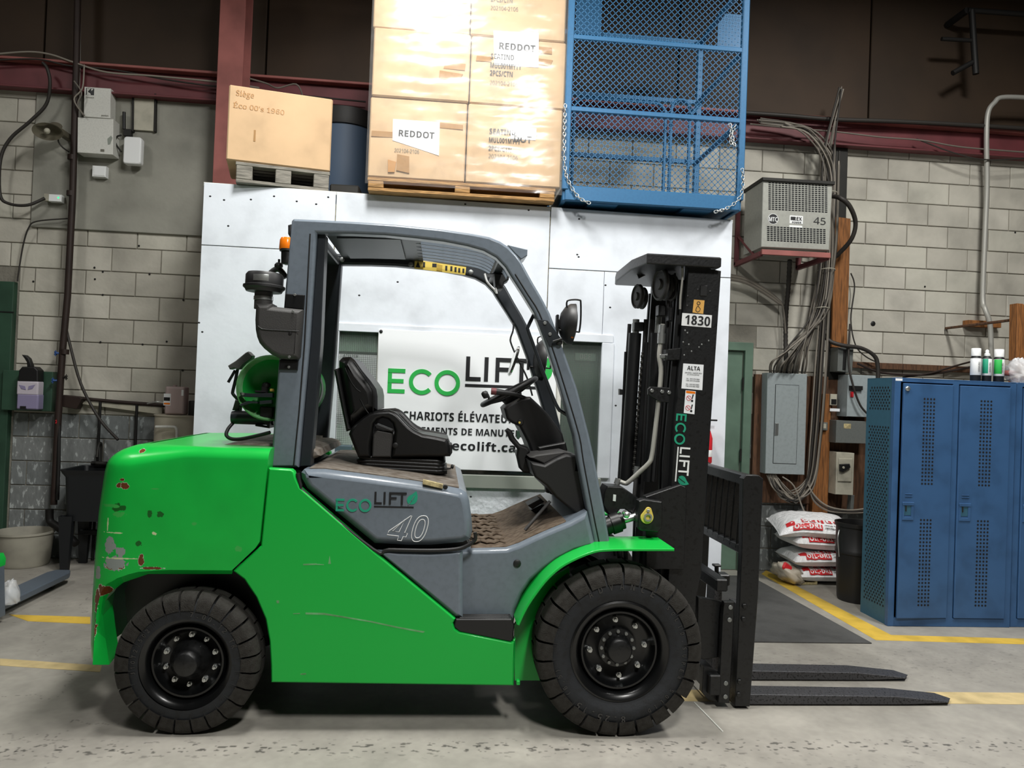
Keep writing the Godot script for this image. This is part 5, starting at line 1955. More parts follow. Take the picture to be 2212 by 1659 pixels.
func dash(t: Node3D) -> void:
	var g := G.new()
	# cowl
	g = prof_px([1145, 997, 1177, 1004, 1202, 990, 1223, 981, 1248, 984, 1256, 1030, 1268, 1104, 1246, 1113, 1232, 1100, 1202, 1075, 1182, 1050, 1156, 1031, 1148, 1012], -3.60, -4.40, 0.012)
	put("dash_cowl", g, M.blackplastic, t)
	g = prof_px([1147, 990, 1160, 984, 1222, 976, 1240, 982, 1223, 983, 1203, 992, 1178, 1005], -3.64, -4.36, 0.008, -3.60)
	put("dash_top", g, M.grayplastic, t)
	g = G.new()
	for k in 3:
		g.ext(pp([1179 + 8 * k, 1050 + 2 * k, 1186 + 8 * k, 1052 + 2 * k, 1186 + 8 * k, 1066 + 3 * k, 1180 + 8 * k, 1064 + 3 * k], -3.9), -3.9, -3.96, 0.003)
	put("pedal_linkage", g, M.grayplastic, t).set_meta("kind", "stuff")
	for q in [[1140, 1092, 1166, 1078, 1176, 1084, 1150, 1100], [1146, 1102, 1170, 1090, 1180, 1094, 1156, 1109]]:
		g = prof_px(q, -3.85 - 0.1 * (q[1] - 1092) / 10.0, -3.97 - 0.1 * (q[1] - 1092) / 10.0, 0.004)
		put("pedal", g, M.blackplastic, t)
	g = G.new()
	g.tube([P(1134, 1145, -3.62), P(1188, 1083, -3.66)], 0.008, 6)
	put("brake_rod", g, M.grayplastic, t)
	# column
	g = prof_px([1089, 882, 1096, 875, 1125, 860, 1146, 857, 1163, 873, 1184, 893, 1202, 917, 1216, 938, 1222, 965, 1216, 984, 1150, 984, 1140, 956, 1122, 921, 1106, 914, 1095, 905], -3.86, -4.14, 0.014)
	put("steering_column", g, M.blackplastic, t)
	g = prof_px([1163, 966, 1222, 955, 1226, 972, 1222, 984, 1165, 990], -3.82, -4.18, 0.008)
	put("column_boot", g, M.black, t)
	g = G.new()
	knob(g, P(1124, 912, -3.858), 0.016, 0.012)
	put("key_switch", g, M.blackplastic, t)
	g = G.new()
	knob(g, P(1122, 913, -3.845), 0.006, 0.01)
	put("key", g, M.labelyellow, t)
	g = prof_px([1116, 932, 1122, 930, 1124, 944, 1120, 950, 1116, 947], -3.84, -3.85, 0.002)
	put("key_tag", g, M.doordark, t)
	# lever and pump handle on the left of the column
	g = prof_px([1092, 930, 1098, 925, 1106, 930, 1112, 945, 1124, 960, 1140, 966, 1146, 975, 1138, 990, 1150, 1022, 1132, 1022, 1122, 1012, 1116, 985, 1118, 970, 1102, 952], -3.80, -3.86, 0.012)
	put("park_brake_lever", g, M.black, t)
	# steering wheel, tilted toward the driver
	var c := P(1100, 846, -4.0)
	var ax := (P(1157, 818, -4.0) - P(1043, 875, -4.0))
	var r := ax.length() / 2
	var ux := ax.normalized()
	var ring := []
	for k in 40:
		var a := TAU * k / 40
		ring.append(c + ux * cos(a) * r + Vector3(0, 0, 1) * sin(a) * r)
	g = G.new()
	g.tube(ring, 0.0135, 10, true)
	var sw := put("steering_wheel", g, M.blackplastic, t)
	g = G.new()
	var dn := Vector3(ux.y, -ux.x, 0)
	var hc := c + dn * 0.03
	g.lathe([Vector2(0, -0.02), Vector2(0.05, -0.02), Vector2(0.06, 0.01), Vector2(0.045, 0.03), Vector2(0, 0.034)], Transform3D(Basis(ux, -dn, ux.cross(-dn)), hc), 24)
	for a in [0.4, 2.5, 4.7]:
		g.tube([hc, c + ux * cos(a) * r + Vector3(0, 0, 1) * sin(a) * r], 0.012, 8)
	put("wheel_hub", g, M.blackplastic, sw)
	g = G.new()
	g.tube([P(1058, 864, -3.98), P(1053, 852, -3.98)], 0.007, 8)
	g.lathe([Vector2(0, -0.02), Vector2(0.014, -0.016), Vector2(0.018, 0.0), Vector2(0.018, 0.012), Vector2(0.01, 0.02), Vector2(0, 0.02)], Transform3D(Basis(Vector3.BACK, 0.4), P(1048, 853, -3.98)), 14)
	put("spinner_knob", g, M.black, sw)
	g = G.new()
	g.tube([P(1072, 846, -3.84), P(1110, 851, -3.84), P(1140, 862, -3.9)], [0.017, 0.012, 0.009], 10)
	put("direction_lever", g, M.blackplastic, t)
	g = G.new()
	g.tube([P(1061, 845, -3.84), P(1072, 846, -3.84)], 0.0175, 12)
	put("lever_tip", g, M.redsteel, t)

func rail_px(x0t: float, x1t: float, x0b: float, x1b: float, yt: float, yb: float) -> Array:
	return [x0t, yt, x1t, yt, x1b, yb, x0b, yb]

func mast(t: Node3D) -> void:
	var g := G.new()
	var zn := -3.66
	var zfar := -4.34
	# outer channels (near and far), drawn to the lean of the photo
	var near := [1488, 572, 1558, 585, 1530, 1000, 1515, 1240, 1504, 1290, 1500, 1400, 1440, 1400, 1448, 1090, 1460, 900, 1478, 700]
	for s in 2:
		g = prof_px(near, zn if s == 0 else zfar + 0.012, zn - 0.012 if s == 0 else zfar, 0.003, zn)
		put("outer_rail", g, M.blackworn, t)
		# flanges turned inward
		for q in [[1548, 583, 1558, 585, 1530, 1000, 1512, 1240, 1502, 1240, 1520, 1000], [1488, 572, 1496, 573, 1468, 900, 1456, 1090, 1448, 1090, 1460, 900]]:
			g = prof_px(q, zn - 0.012 if s == 0 else zfar + 0.06, zn - 0.06 if s == 0 else zfar + 0.012, 0.002, zn)
			put("rail_flange", g, M.blacksteel, t)
	# middle and inner rails
	for q in [[-0.07, 0.02], [-0.125, 0.05]]:
		for s in 2:
			var z: float = zn + q[0] if s == 0 else zfar - q[0]
			g = prof_px([1474, 600, 1540, 606, 1512, 1000, 1495, 1380, 1430, 1380, 1440, 1000, 1462, 760], z + 0.012, z - 0.012, 0.003, zn)
			put("inner_rail", g, M.blacksteel, t)
	# top plate (crosshead) with its chamfered rear edge
	var a := P(1441, 549, -3.62)
	var topy := a.y
	var ca := PackedVector2Array()
	var g0 := G.new()
	var xA := P(1555, 560, -3.64).x
	var xB := P(1395, 550, -3.64).x
	# plan: wedge toward the rear on the far side
	var plan := [Vector2(xA, 3.62), Vector2(xB, 3.62), Vector2(P(1375, 555, -3.9).x - 0.05, 3.82), Vector2(P(1330, 600, -4.3).x - 0.02, 4.2), Vector2(P(1330, 600, -4.3).x + 0.01, 4.36), Vector2(xA, 4.36)]
	g0.xf = Transform3D(Basis(Vector3.RIGHT, Vector3(0, 0, -1), Vector3.UP), Vector3.ZERO)
	g0.ext(PackedVector2Array(plan), topy, topy - 0.052, 0.006)
	put("crosshead_plate", g0, M.blackworn, t)
	g = prof_px([1375, 590, 1424, 573, 1430, 576, 1380, 602], -3.95, -3.97, 0.003)
	put("crosshead_rib", g, M.blackworn, t)
	# hose and chain pulleys
	for q in [[1423, 614, 0.083, -3.80, 0.02], [1437, 620, 0.07, -3.83, 0.012], [1450, 622, 0.068, -3.80, 0.01], [1374, 640, 0.066, -4.05, 0.02], [1386, 644, 0.06, -4.07, 0.012]]:
		g = G.new()
		var c := P(q[0], q[1], q[3])
		var rr: float = q[2]
		g.lathe([Vector2(rr * 0.25, -q[4]), Vector2(rr * 0.95, -q[4]), Vector2(rr, -q[4] + 0.003), Vector2(rr * 0.9, -q[4] / 2), Vector2(rr, -0.003), Vector2(rr * 0.95, 0), Vector2(rr * 0.86, 0.001), Vector2(rr * 0.8, -0.006), Vector2(rr * 0.35, -0.006), Vector2(rr * 0.3, 0.004), Vector2(0, 0.004)], Transform3D(Basis(Vector3.UP, -1.38) * Basis(Vector3.RIGHT, PI / 2), c), 32)
		put("pulley", g, M.grayplastic, t)
	# lift cylinders: far and near, with rods, couplings and brackets
	for q in [[1372, 720, 1352, 1040, -4.05, 0.034], [1418, 720, 1402, 1040, -3.92, 0.03], [1400, 740, 1378, 1045, -4.0, 0.02], [1352, 760, 1340, 1036, -4.1, 0.009]]:
		g = G.new()
		g.tube([P(q[0], q[1], q[4]), P(q[2], q[3], q[4])], q[5], 16)
		put("lift_cylinder", g, M.blacksteel, t)
	for q in [[1374, 690, 1373, 722, -4.05, 0.018], [1424, 670, 1420, 722, -3.92, 0.016]]:
		g = G.new()
		g.tube([P(q[0], q[1], q[4]), P(q[2], q[3], q[4])], q[5], 14)
		put("piston_rod", g, M.steel, t)
	for q in [[1432, 672, 26, 24, -3.88], [1378, 706, 22, 20, -4.05], [1448, 680, 14, 30, -3.82]]:
		g = G.new()
		g.box(P(q[0], q[1], q[4]), Vector3(q[2] / 420.0, q[3] / 420.0, 0.06), 0.004)
		put("yoke_block", g, M.blackworn, t)
	# leaf chains: stacked links
	for q in [[1458, 590, 1450, 760, -3.80], [1388, 760, 1368, 1020, -4.02], [1464, 640, 1440, 1060, -3.78]]:
		g = G.new()
		var p0 := P(q[0], q[1], q[4])
		var p1 := P(q[2], q[3], q[4])
		var n := int((p1 - p0).length() / 0.016)
		for k in n:
			var c := p0.lerp(p1, (k + 0.5) / n)
			g.box(c, Vector3(0.013 if k % 2 else 0.010, 0.017, 0.02 if k % 2 else 0.014), 0.003)
		put("leaf_chain", g, M.darksteel, t).set_meta("kind", "stuff")
	# hoses running up the mast
	for q in [[1434, 700, 1426, 850, 1412, 1040, -3.86], [1443, 560 + 90, 1440, 800, 1430, 1060, -3.84], [1395, 690, 1384, 860, 1366, 1040, -4.03], [1360, 700, 1348, 880, 1338, 1036, -4.12], [1408, 690, 1396, 880, 1386, 1080, -3.97]]:
		g = G.new()
		g.tube(smooth([P(q[0], q[1], q[6]), P(q[2], q[3], q[6]), P(q[4], q[5], q[6])], 5), 0.011, 8)
		put("hydraulic_hose", g, M.blackplastic, t)
	g = G.new()
	g.tube(smooth([P(1376, 1010, -3.98), P(1372, 1060, -3.98), P(1368, 1110, -3.98)], 4), 0.013, 8)
	put("grey_hose", g, M.grayplastic, t)
	g = G.new()
	g.tube([P(1377, 1008, -3.98), P(1374, 1030, -3.98)], 0.017, 10)
	put("hose_ferrule", g, M.steel, t)
	# steel pipe that kinks at the bottom
	g = G.new()
	g.tube(smooth([P(1432, 700, -3.74), P(1427, 740, -3.74), P(1424, 770, -3.74), P(1428, 805, -3.74), P(1421, 880, -3.74), P(1413, 950, -3.74), P(1408, 985, -3.74), P(1402, 1000, -3.74), P(1380, 1021, -3.76), P(1358, 1041, -3.78), P(1350, 1044, -3.79), P(1335, 1038, -3.8)], 4), 0.0115, 10)
	put("steel_pipe", g, M.pipegray, t)
	g = G.new()
	g.tube([P(1431, 702, -3.74), P(1429, 720, -3.74)], 0.016, 12)
	g.tube([P(1429, 720, -3.74), P(1428, 742, -3.74)], 0.02, 6)
	g.box(P(1431, 770, -3.74), Vector3(0.035, 0.022, 0.03), 0.004)
	g.tube([P(1332, 1046, -3.8), P(1336, 1034, -3.8)], 0.016, 10)
	put("pipe_fitting", g, M.zinc, t).set_meta("kind", "stuff")
	# clamps and cross brackets
	g = prof_px([1443, 754, 1478, 750, 1486, 755, 1472, 778, 1442, 778], zn - 0.02, zn - 0.1, 0.004)
	put("tie_bracket", g, M.blackworn, t)
	g = prof_px([1400, 840, 1405, 835, 1455, 838, 1456, 860, 1445, 870, 1425, 868, 1400, 852], zn - 0.06, zn - 0.08, 0.003)
	var cl := put("pipe_clamp", g, M.blackworn, t)
	for q in [[1408, 844], [1430, 846], [1445, 848]]:
		g = G.new()
		bolt(g, P(q[0], q[1], zn - 0.06), 0.01, 0.008)
		put("screw", g, M.zinc, cl)
	g = prof_px([1339, 840, 1365, 845, 1364, 852, 1339, 853], -4.1, -4.14, 0.003)
	put("pipe_clamp", g, M.blackworn, t)
	g = G.new()
	g.box(P(1520, 628, zn + 0.002), Vector3(0.038, 0.052, 0.006), 0.003)
	put("roller_window", g, M.black, t)
	g = prof_px([1494, 576, 1475, 580, 1468, 660, 1470, 690], zn - 0.02, zn - 0.03, 0.001)
	g = G.new()
	g.tube(smooth([P(1474, 576, zn - 0.03), P(1474, 600, zn - 0.03), P(1470, 640, zn - 0.03), P(1469, 668, zn - 0.03)], 4), 0.006, 6)
	put("wear_strip", g, M.pipegray, t)
	for q in [[1486, 640], [1485, 661], [1534, 630], [1508, 626]]:
		g = G.new()
		knob(g, P(q[0], q[1], zn), 0.006, 0.002)
		put("bolt_hole", g, M.black, t)
	g = G.new()
	for q in [[1480, 714], [1485, 719], [1476, 739], [1488, 744], [1516, 744], [1531, 736], [1510, 750], [1494, 759], [1478, 767]]:
		knob(g, P(q[0], q[1], zn), 0.004, 0.0012)
	put("paint_fleck", g, M.steel, t).set_meta("kind", "stuff")
	# ---- stickers on the near rail
	g = prof_px([1499, 647, 1522, 649, 1519, 678, 1496, 675], zn + 0.001, zn - 0.001, 0.0)
	var hk := put("hook_sticker", g, M.labelorange, t)
	g = G.new()
	var hp := []
	for q in [[1507, 661], [1504, 666], [1503, 671], [1507, 674], [1511, 672], [1513, 667], [1510, 664], [1508, 660]]:
		hp.append(P(q[0], q[1], zn + 0.0015))
	var ringp := []
	for k in 10:
		ringp.append(P(1509 + 3.4 * cos(TAU * k / 10), 655 + 3.4 * sin(TAU * k / 10), zn + 0.0015))
	g.tube(hp, 0.0018, 5)
	g.tube(ringp, 0.0018, 5, true)
	put("pictogram", g, M.ink, hk)
	g = prof_px([1474, 676, 1538, 681, 1536, 708, 1472, 703], zn + 0.001, zn - 0.001, 0.0)
	var nm := put("number_sticker", g, M.white, t)
	g = G.new()
	label_text(g, "1830", 1479, 700, 1533, 705, 21, zn + 0.0015, true)
	put("lettering", g, M.ink, nm)
	g = prof_px([1476, 785, 1520, 788, 1517, 843, 1472, 839], zn + 0.001, zn - 0.001, 0.0)
	var ds := put("dealer_sticker", g, M.paper, t)
	g = G.new()
	for q in [["ALTA", 1484, 799, 1512, 801, 9], ["2505 BOUL. LAURIER BEAU", 1479, 806, 1516, 808, 2.4], ["ST-HYACINTHE", 1484, 810, 1510, 811.5, 2.2], ["TEL.: 819 379-7884", 1482, 819, 1511, 821, 2.6], ["FAX: 819 379-6394", 1482, 823, 1511, 825, 2.6], ["TEL.: 819 692-9885", 1481, 831, 1510, 833, 2.6], ["FAX: 819 692-7060", 1481, 835, 1510, 837, 2.6]]:
		label_text(g, q[0], q[1], q[2], q[3], q[4], q[5], zn + 0.0015, true)
	put("lettering", g, M.ink, ds)
	g = prof_px([1481, 843, 1503, 845, 1500, 895, 1477, 892], zn + 0.001, zn - 0.001, 0.0)
	var ws := put("warning_sticker", g, M.paper, t)
	g = prof_px([1482, 844, 1502, 846, 1502, 851, 1482, 849], zn + 0.0015, zn, 0.0)
	put("orange_band", g, M.orange, ws)
	g = G.new()
	for q in [[1488, 860, 5.2], [1486, 881, 5.2]]:
		var rg := []
		for k in 14:
			rg.append(P(q[0] + q[2] * cos(TAU * k / 14), q[1] + q[2] * sin(TAU * k / 14), zn + 0.0015))
		g.tube(rg, 0.0012, 5, true)
		g.tube([P(q[0] - 3.6, q[1] - 3.6, zn + 0.0015), P(q[0] + 3.6, q[1] + 3.6, zn + 0.0015)], 0.0012, 5)
	put("prohibition_ring", g, M.red, ws)
	g = G.new()
	for q in [[1495, 866], [1493, 888]]:
		knob(g, P(q[0], q[1], zn + 0.001), 0.006, 0.0008)
		g.ext(pp([q[0] + 1, q[1] - 14, q[0] + 4, q[1] - 14, q[0] + 1, q[1] - 4, q[0] - 1, q[1] - 4], zn + 0.001), zn + 0.0015, zn + 0.001)
	put("pictogram", g, M.ink, ws).set_meta("kind", "stuff")
	# ECOLIFT running down the rail
	var o := P(1483, 894, zn)
	var dv := P(1471, 1047, zn) - P(1483, 894, zn)
	var len := dv.length()
	dv = dv.normalized()
	var upv := Vector3(-dv.y, dv.x, 0)
	o = P(1461, 893, zn)
	var sc := len / 6.76
	var T := Transform3D(Basis(dv * sc, upv * sc * 1.0, Vector3.BACK), o + Vector3(0, 0, 0.0005))
	var lg := logo(T)
	put("lettering", lg[0], M.logoteal, t)
	put("lettering", lg[1], M.white, t)
	put("leaf_mark", lg[2], M.logoteal, t)
	put("leaf_vein", lg[3], M.black, t)
	# ---- foot of the mast: tilt bracket, pin plate, tilt cylinder, valve block
	g = prof_px([1395, 1073, 1470, 1047, 1481, 1052, 1484, 1062, 1478, 1230, 1395, 1230], zn + 0.03, zn - 0.03, 0.004)
	put("mast_bracket", g, M.blackworn, t)
	g = prof_px([1380, 1082, 1390, 1078, 1430, 1084, 1432, 1095, 1430, 1140, 1422, 1150, 1385, 1147, 1378, 1140], zn + 0.09, zn + 0.03, 0.006)
	put("tilt_yoke", g, M.blackworn, t)
	g = G.new()
	var pin := circ(Vector2(P(1397, 1117, zn + 0.09).x, P(1397, 1117, zn + 0.09).y), 0.031, 22, deg_to_rad(160), deg_to_rad(380))
	pin.append_array(circ(Vector2(P(1400, 1102, zn + 0.09).x, P(1400, 1102, zn + 0.09).y), 0.015, 10, deg_to_rad(20), deg_to_rad(160)))
	g.ext(pin, zn + 0.098, zn + 0.09, 0.002)
	put("pin_plate", g, M.labelyellow, t)
	g = G.new()
	g.lathe([Vector2(0.012, 0.0), Vector2(0.02, 0.0), Vector2(0.02, 0.01), Vector2(0.012, 0.01), Vector2(0.012, 0.0)], Transform3D(Basis(Vector3.RIGHT, PI / 2), P(1399, 1117, zn + 0.098)), 18)
	bolt(g, P(1400, 1103, zn + 0.098), 0.008, 0.007)
	put("tilt_pin", g, M.zinc, t)
	g = G.new()
	g.tube([P(1308, 1138, zn + 0.0), P(1328, 1130, zn), P(1346, 1124, zn)], 0.042, 16)
	g.tube([P(1320, 1133, zn), P(1338, 1127, zn)], 0.05, 16)
	put("tilt_cylinder", g, M.blacksteel, t)
	g = G.new()
	g.tube([P(1346, 1124, zn), P(1385, 1112, zn)], 0.018, 12)
	put("tilt_rod", g, M.zinc, t)
	g = G.new()
	g.sphere(P(1353, 1112, zn + 0.06), Vector3(0.018, 0.018, 0.02), 10)
	g.tube([P(1353, 1112, zn + 0.06), P(1347, 1104, zn + 0.06)], 0.012, 8)
	put("hose_end", g, M.zinc, t)
	g = prof_px([1306, 1062, 1312, 1050, 1345, 1052, 1378, 1075, 1382, 1084, 1368, 1112, 1350, 1100, 1340, 1100, 1325, 1120, 1312, 1108, 1302, 1090], zn - 0.03, zn - 0.16, 0.006)
	var vb := put("valve_block", g, M.blackworn, t)
	g = prof_px([1325, 1068, 1331, 1069, 1330, 1083, 1324, 1082], zn - 0.028, zn - 0.031, 0.0)
	put("paper_label", g, M.white, vb)
	for q in [[1325, 1170, 1330, 1200, 0.01], [1337, 1165, 1339, 1205, 0.013], [1350, 1160, 1352, 1210, 0.011], [1392, 1165, 1388, 1225, 0.02], [1420, 1160, 1416, 1230, 0.022]]:
		g = G.new()
		g.tube([P(q[0], q[1], -3.76), P(q[2], q[3], -3.76)], q[4], 8)
		put("hydraulic_hose", g, M.blackplastic, t)
	# ---- carriage: bars, load backrest with slats, fork shanks, forks
	var xg := P(1625, 1100, -3.62).x
	var zc0 := -3.66
	var zc1 := -4.42
	var yt := P(1627, 1030, zc0).y
	g = prof_px([1605, 1034, 1612, 1026, 1640, 1027, 1649, 1034, 1638, 1290, 1620, 1527, 1588, 1526, 1603, 1180], zc0, zc0 - 0.05, 0.004)
	put("backrest_upright", g, M.blackworn, t)
	g = prof_px([1605, 1034, 1612, 1026, 1640, 1027, 1649, 1034, 1638, 1290, 1620, 1527, 1588, 1526, 1603, 1180], zc1 + 0.05, zc1, 0.004, zc0)
	put("backrest_upright", g, M.blackworn, t)
	var tb0 := P(1626, 1027, zc0)
	g = G.new()
	g.box(Vector3(tb0.x, tb0.y - 0.03, (zc0 + zc1) / 2), Vector3(0.05, 0.055, zc0 - zc1 - 0.1), 0.006)
	put("backrest_top_bar", g, M.blackworn, t)
	var bb := P(1612, 1190, zc0)
	g = G.new()
	g.box(Vector3(bb.x, bb.y, (zc0 + zc1) / 2), Vector3(0.04, 0.045, zc0 - zc1 - 0.1), 0.006)
	put("backrest_low_bar", g, M.blackworn, t)
	for k in 8:
		g = G.new()
		var z := lerpf(zc0 - 0.09, zc1 + 0.09, k / 7.0)
		var m := Vector3((tb0.x + bb.x) / 2, (tb0.y + bb.y) / 2 - 0.02, z)
		g.box(m, Vector3(0.045, tb0.y - bb.y - 0.03, 0.012), 0.003, Basis(Vector3.BACK, atan2(bb.x - tb0.x, tb0.y - bb.y)) * Basis(Vector3.UP, 0.35))
		put("backrest_slat", g, M.blackworn, t)
	# carriage plates
	var cy0 := P(1560, 1262, zc0).y
	g = prof_px([1512, 1230, 1545, 1235, 1578, 1258, 1578, 1282, 1550, 1280, 1512, 1252], zc0 - 0.0, zc0 - 0.05, 0.004)
	g = G.new()
	var u0 := P(1560, 1265, zc0)
	g.box(Vector3(u0.x, u0.y, (zc0 + zc1) / 2), Vector3(0.06, 0.06, zc0 - zc1), 0.006)
	put("carriage_upper_bar", g, M.blackworn, t)
	g = G.new()
	var u1 := P(1545, 1490, zc0)
	g.box(Vector3(u1.x, u1.y + 0.02, (zc0 + zc1) / 2), Vector3(0.06, 0.1, zc0 - zc1), 0.006)
	put("carriage_lower_bar", g, M.blackworn, t)
	g = prof_px([1564, 1300, 1587, 1300, 1576, 1520, 1552, 1518, 1561, 1330], zc0 - 0.005, zc0 - 0.04, 0.004)
	put("carriage_side_plate", g, M.blackworn, t)
	g = prof_px([1564, 1300, 1587, 1300, 1576, 1520, 1552, 1518, 1561, 1330], zc1 + 0.04, zc1, 0.004, zc0)
	put("carriage_side_plate", g, M.blackworn, t)
	for q in [[1578, 1312], [1576, 1339], [1568, 1476], [1567, 1505]]:
		g = G.new()
		knob(g, P(q[0], q[1], zc0 - 0.004), 0.011, 0.004)
		put("bolt_hole", g, M.steel, t)
	for q in [[1608, 1309], [1606, 1337], [1597, 1472], [1595, 1500]]:
		g = G.new()
		bolt(g, P(q[0], q[1], zc0), 0.013, 0.01)
		put("bolt", g, M.blackworn, t)
	g = prof_px([1512, 1240, 1562, 1300, 1562, 1518, 1535, 1515, 1520, 1500, 1520, 1300], -3.75, -3.78, 0.003)
	g = prof_px([1508, 1290, 1560, 1300, 1556, 1420, 1520, 1425, 1506, 1420], -3.72, -3.76, 0.003)
	put("side_shift_plate", g, M.blackworn, t)
	g = prof_px([1520, 1440, 1556, 1452, 1552, 1518, 1530, 1512, 1516, 1496], -3.7, -3.74, 0.003)
	put("side_shift_plate", g, M.blackworn, t)
	g = G.new()
	g.box(P(1560, 1250, -4.05), Vector3(0.06, 0.06, 0.08), 0.006)
	g.tube([P(1548, 1222, -4.05), P(1548, 1240, -4.05)], 0.012, 8)
	g.box(P(1548, 1221, -4.05), Vector3(0.04, 0.012, 0.04), 0.003)
	put("fork_lock", g, M.blackworn, t)
	# forks: shank, heel, blade that thins to a point
	for q in [[-3.70, -3.82, 2052, 1522, -3.70], [-4.03, -4.15, 1955, 1467, -4.03]]:
		var z0: float = q[0]
		var z1: float = q[1]
		var xt: float = F(q[2], q[3]).x
		var xs := P(1600, 1500, -3.70).x - 0.03
		g = G.new()
		g.ext(PackedVector2Array([Vector2(xs - 0.0, 0.006), Vector2(xt - 0.25, 0.006), Vector2(xt - 0.02, 0.014), Vector2(xt - 0.02, 0.022), Vector2(xt - 0.3, 0.048), Vector2(xs + 0.05, 0.058), Vector2(xs + 0.045, 0.5), Vector2(xs, 0.5)]), z0, z1, 0.004)
		# pointed tip
		var zm := (z0 + z1) / 2
		var tip := Vector3(xt + 0.03, 0.016, zm)
		for s in [0.014, 0.022]:
			g.tri(Vector3(xt - 0.021, s, z0 - 0.004), Vector3(xt - 0.021, s, z1 + 0.004), tip, Vector3.UP * (1 if s > 0.02 else -1), Vector3.UP * (1 if s > 0.02 else -1), Vector3.UP * (1 if s > 0.02 else -1))
		for z in [z0 - 0.004, z1 + 0.004]:
			g.tri(Vector3(xt - 0.021, 0.014, z), Vector3(xt - 0.021, 0.022, z), tip, Vector3(0.5, 0, 1 if z > zm else -1), Vector3(0.5, 0, 1 if z > zm else -1), Vector3(0.5, 0, 1 if z > zm else -1))
		put("fork", g, M.forkworn, t)

func wbox(called: String, label: String, cat: String, px0: float, py0: float, px1: float, py1: float, zf: float, zb: float, m: Material, bev := 0.004, group := "") -> MeshInstance3D:
	var g := G.new()
	g.ext(rect(px0, py0, px1, py1, zf), zf, zb, bev)
	return tag(put(called, g, m), label, cat, group)

func sub_rect(called: String, parent: Node, px0: float, py0: float, px1: float, py1: float, zf: float, zb: float, m: Material, bev := 0.002) -> MeshInstance3D:
	var g := G.new()
	g.ext(rect(px0, py0, px1, py1, zf), zf, zb, bev)
	return put(called, g, m, parent)

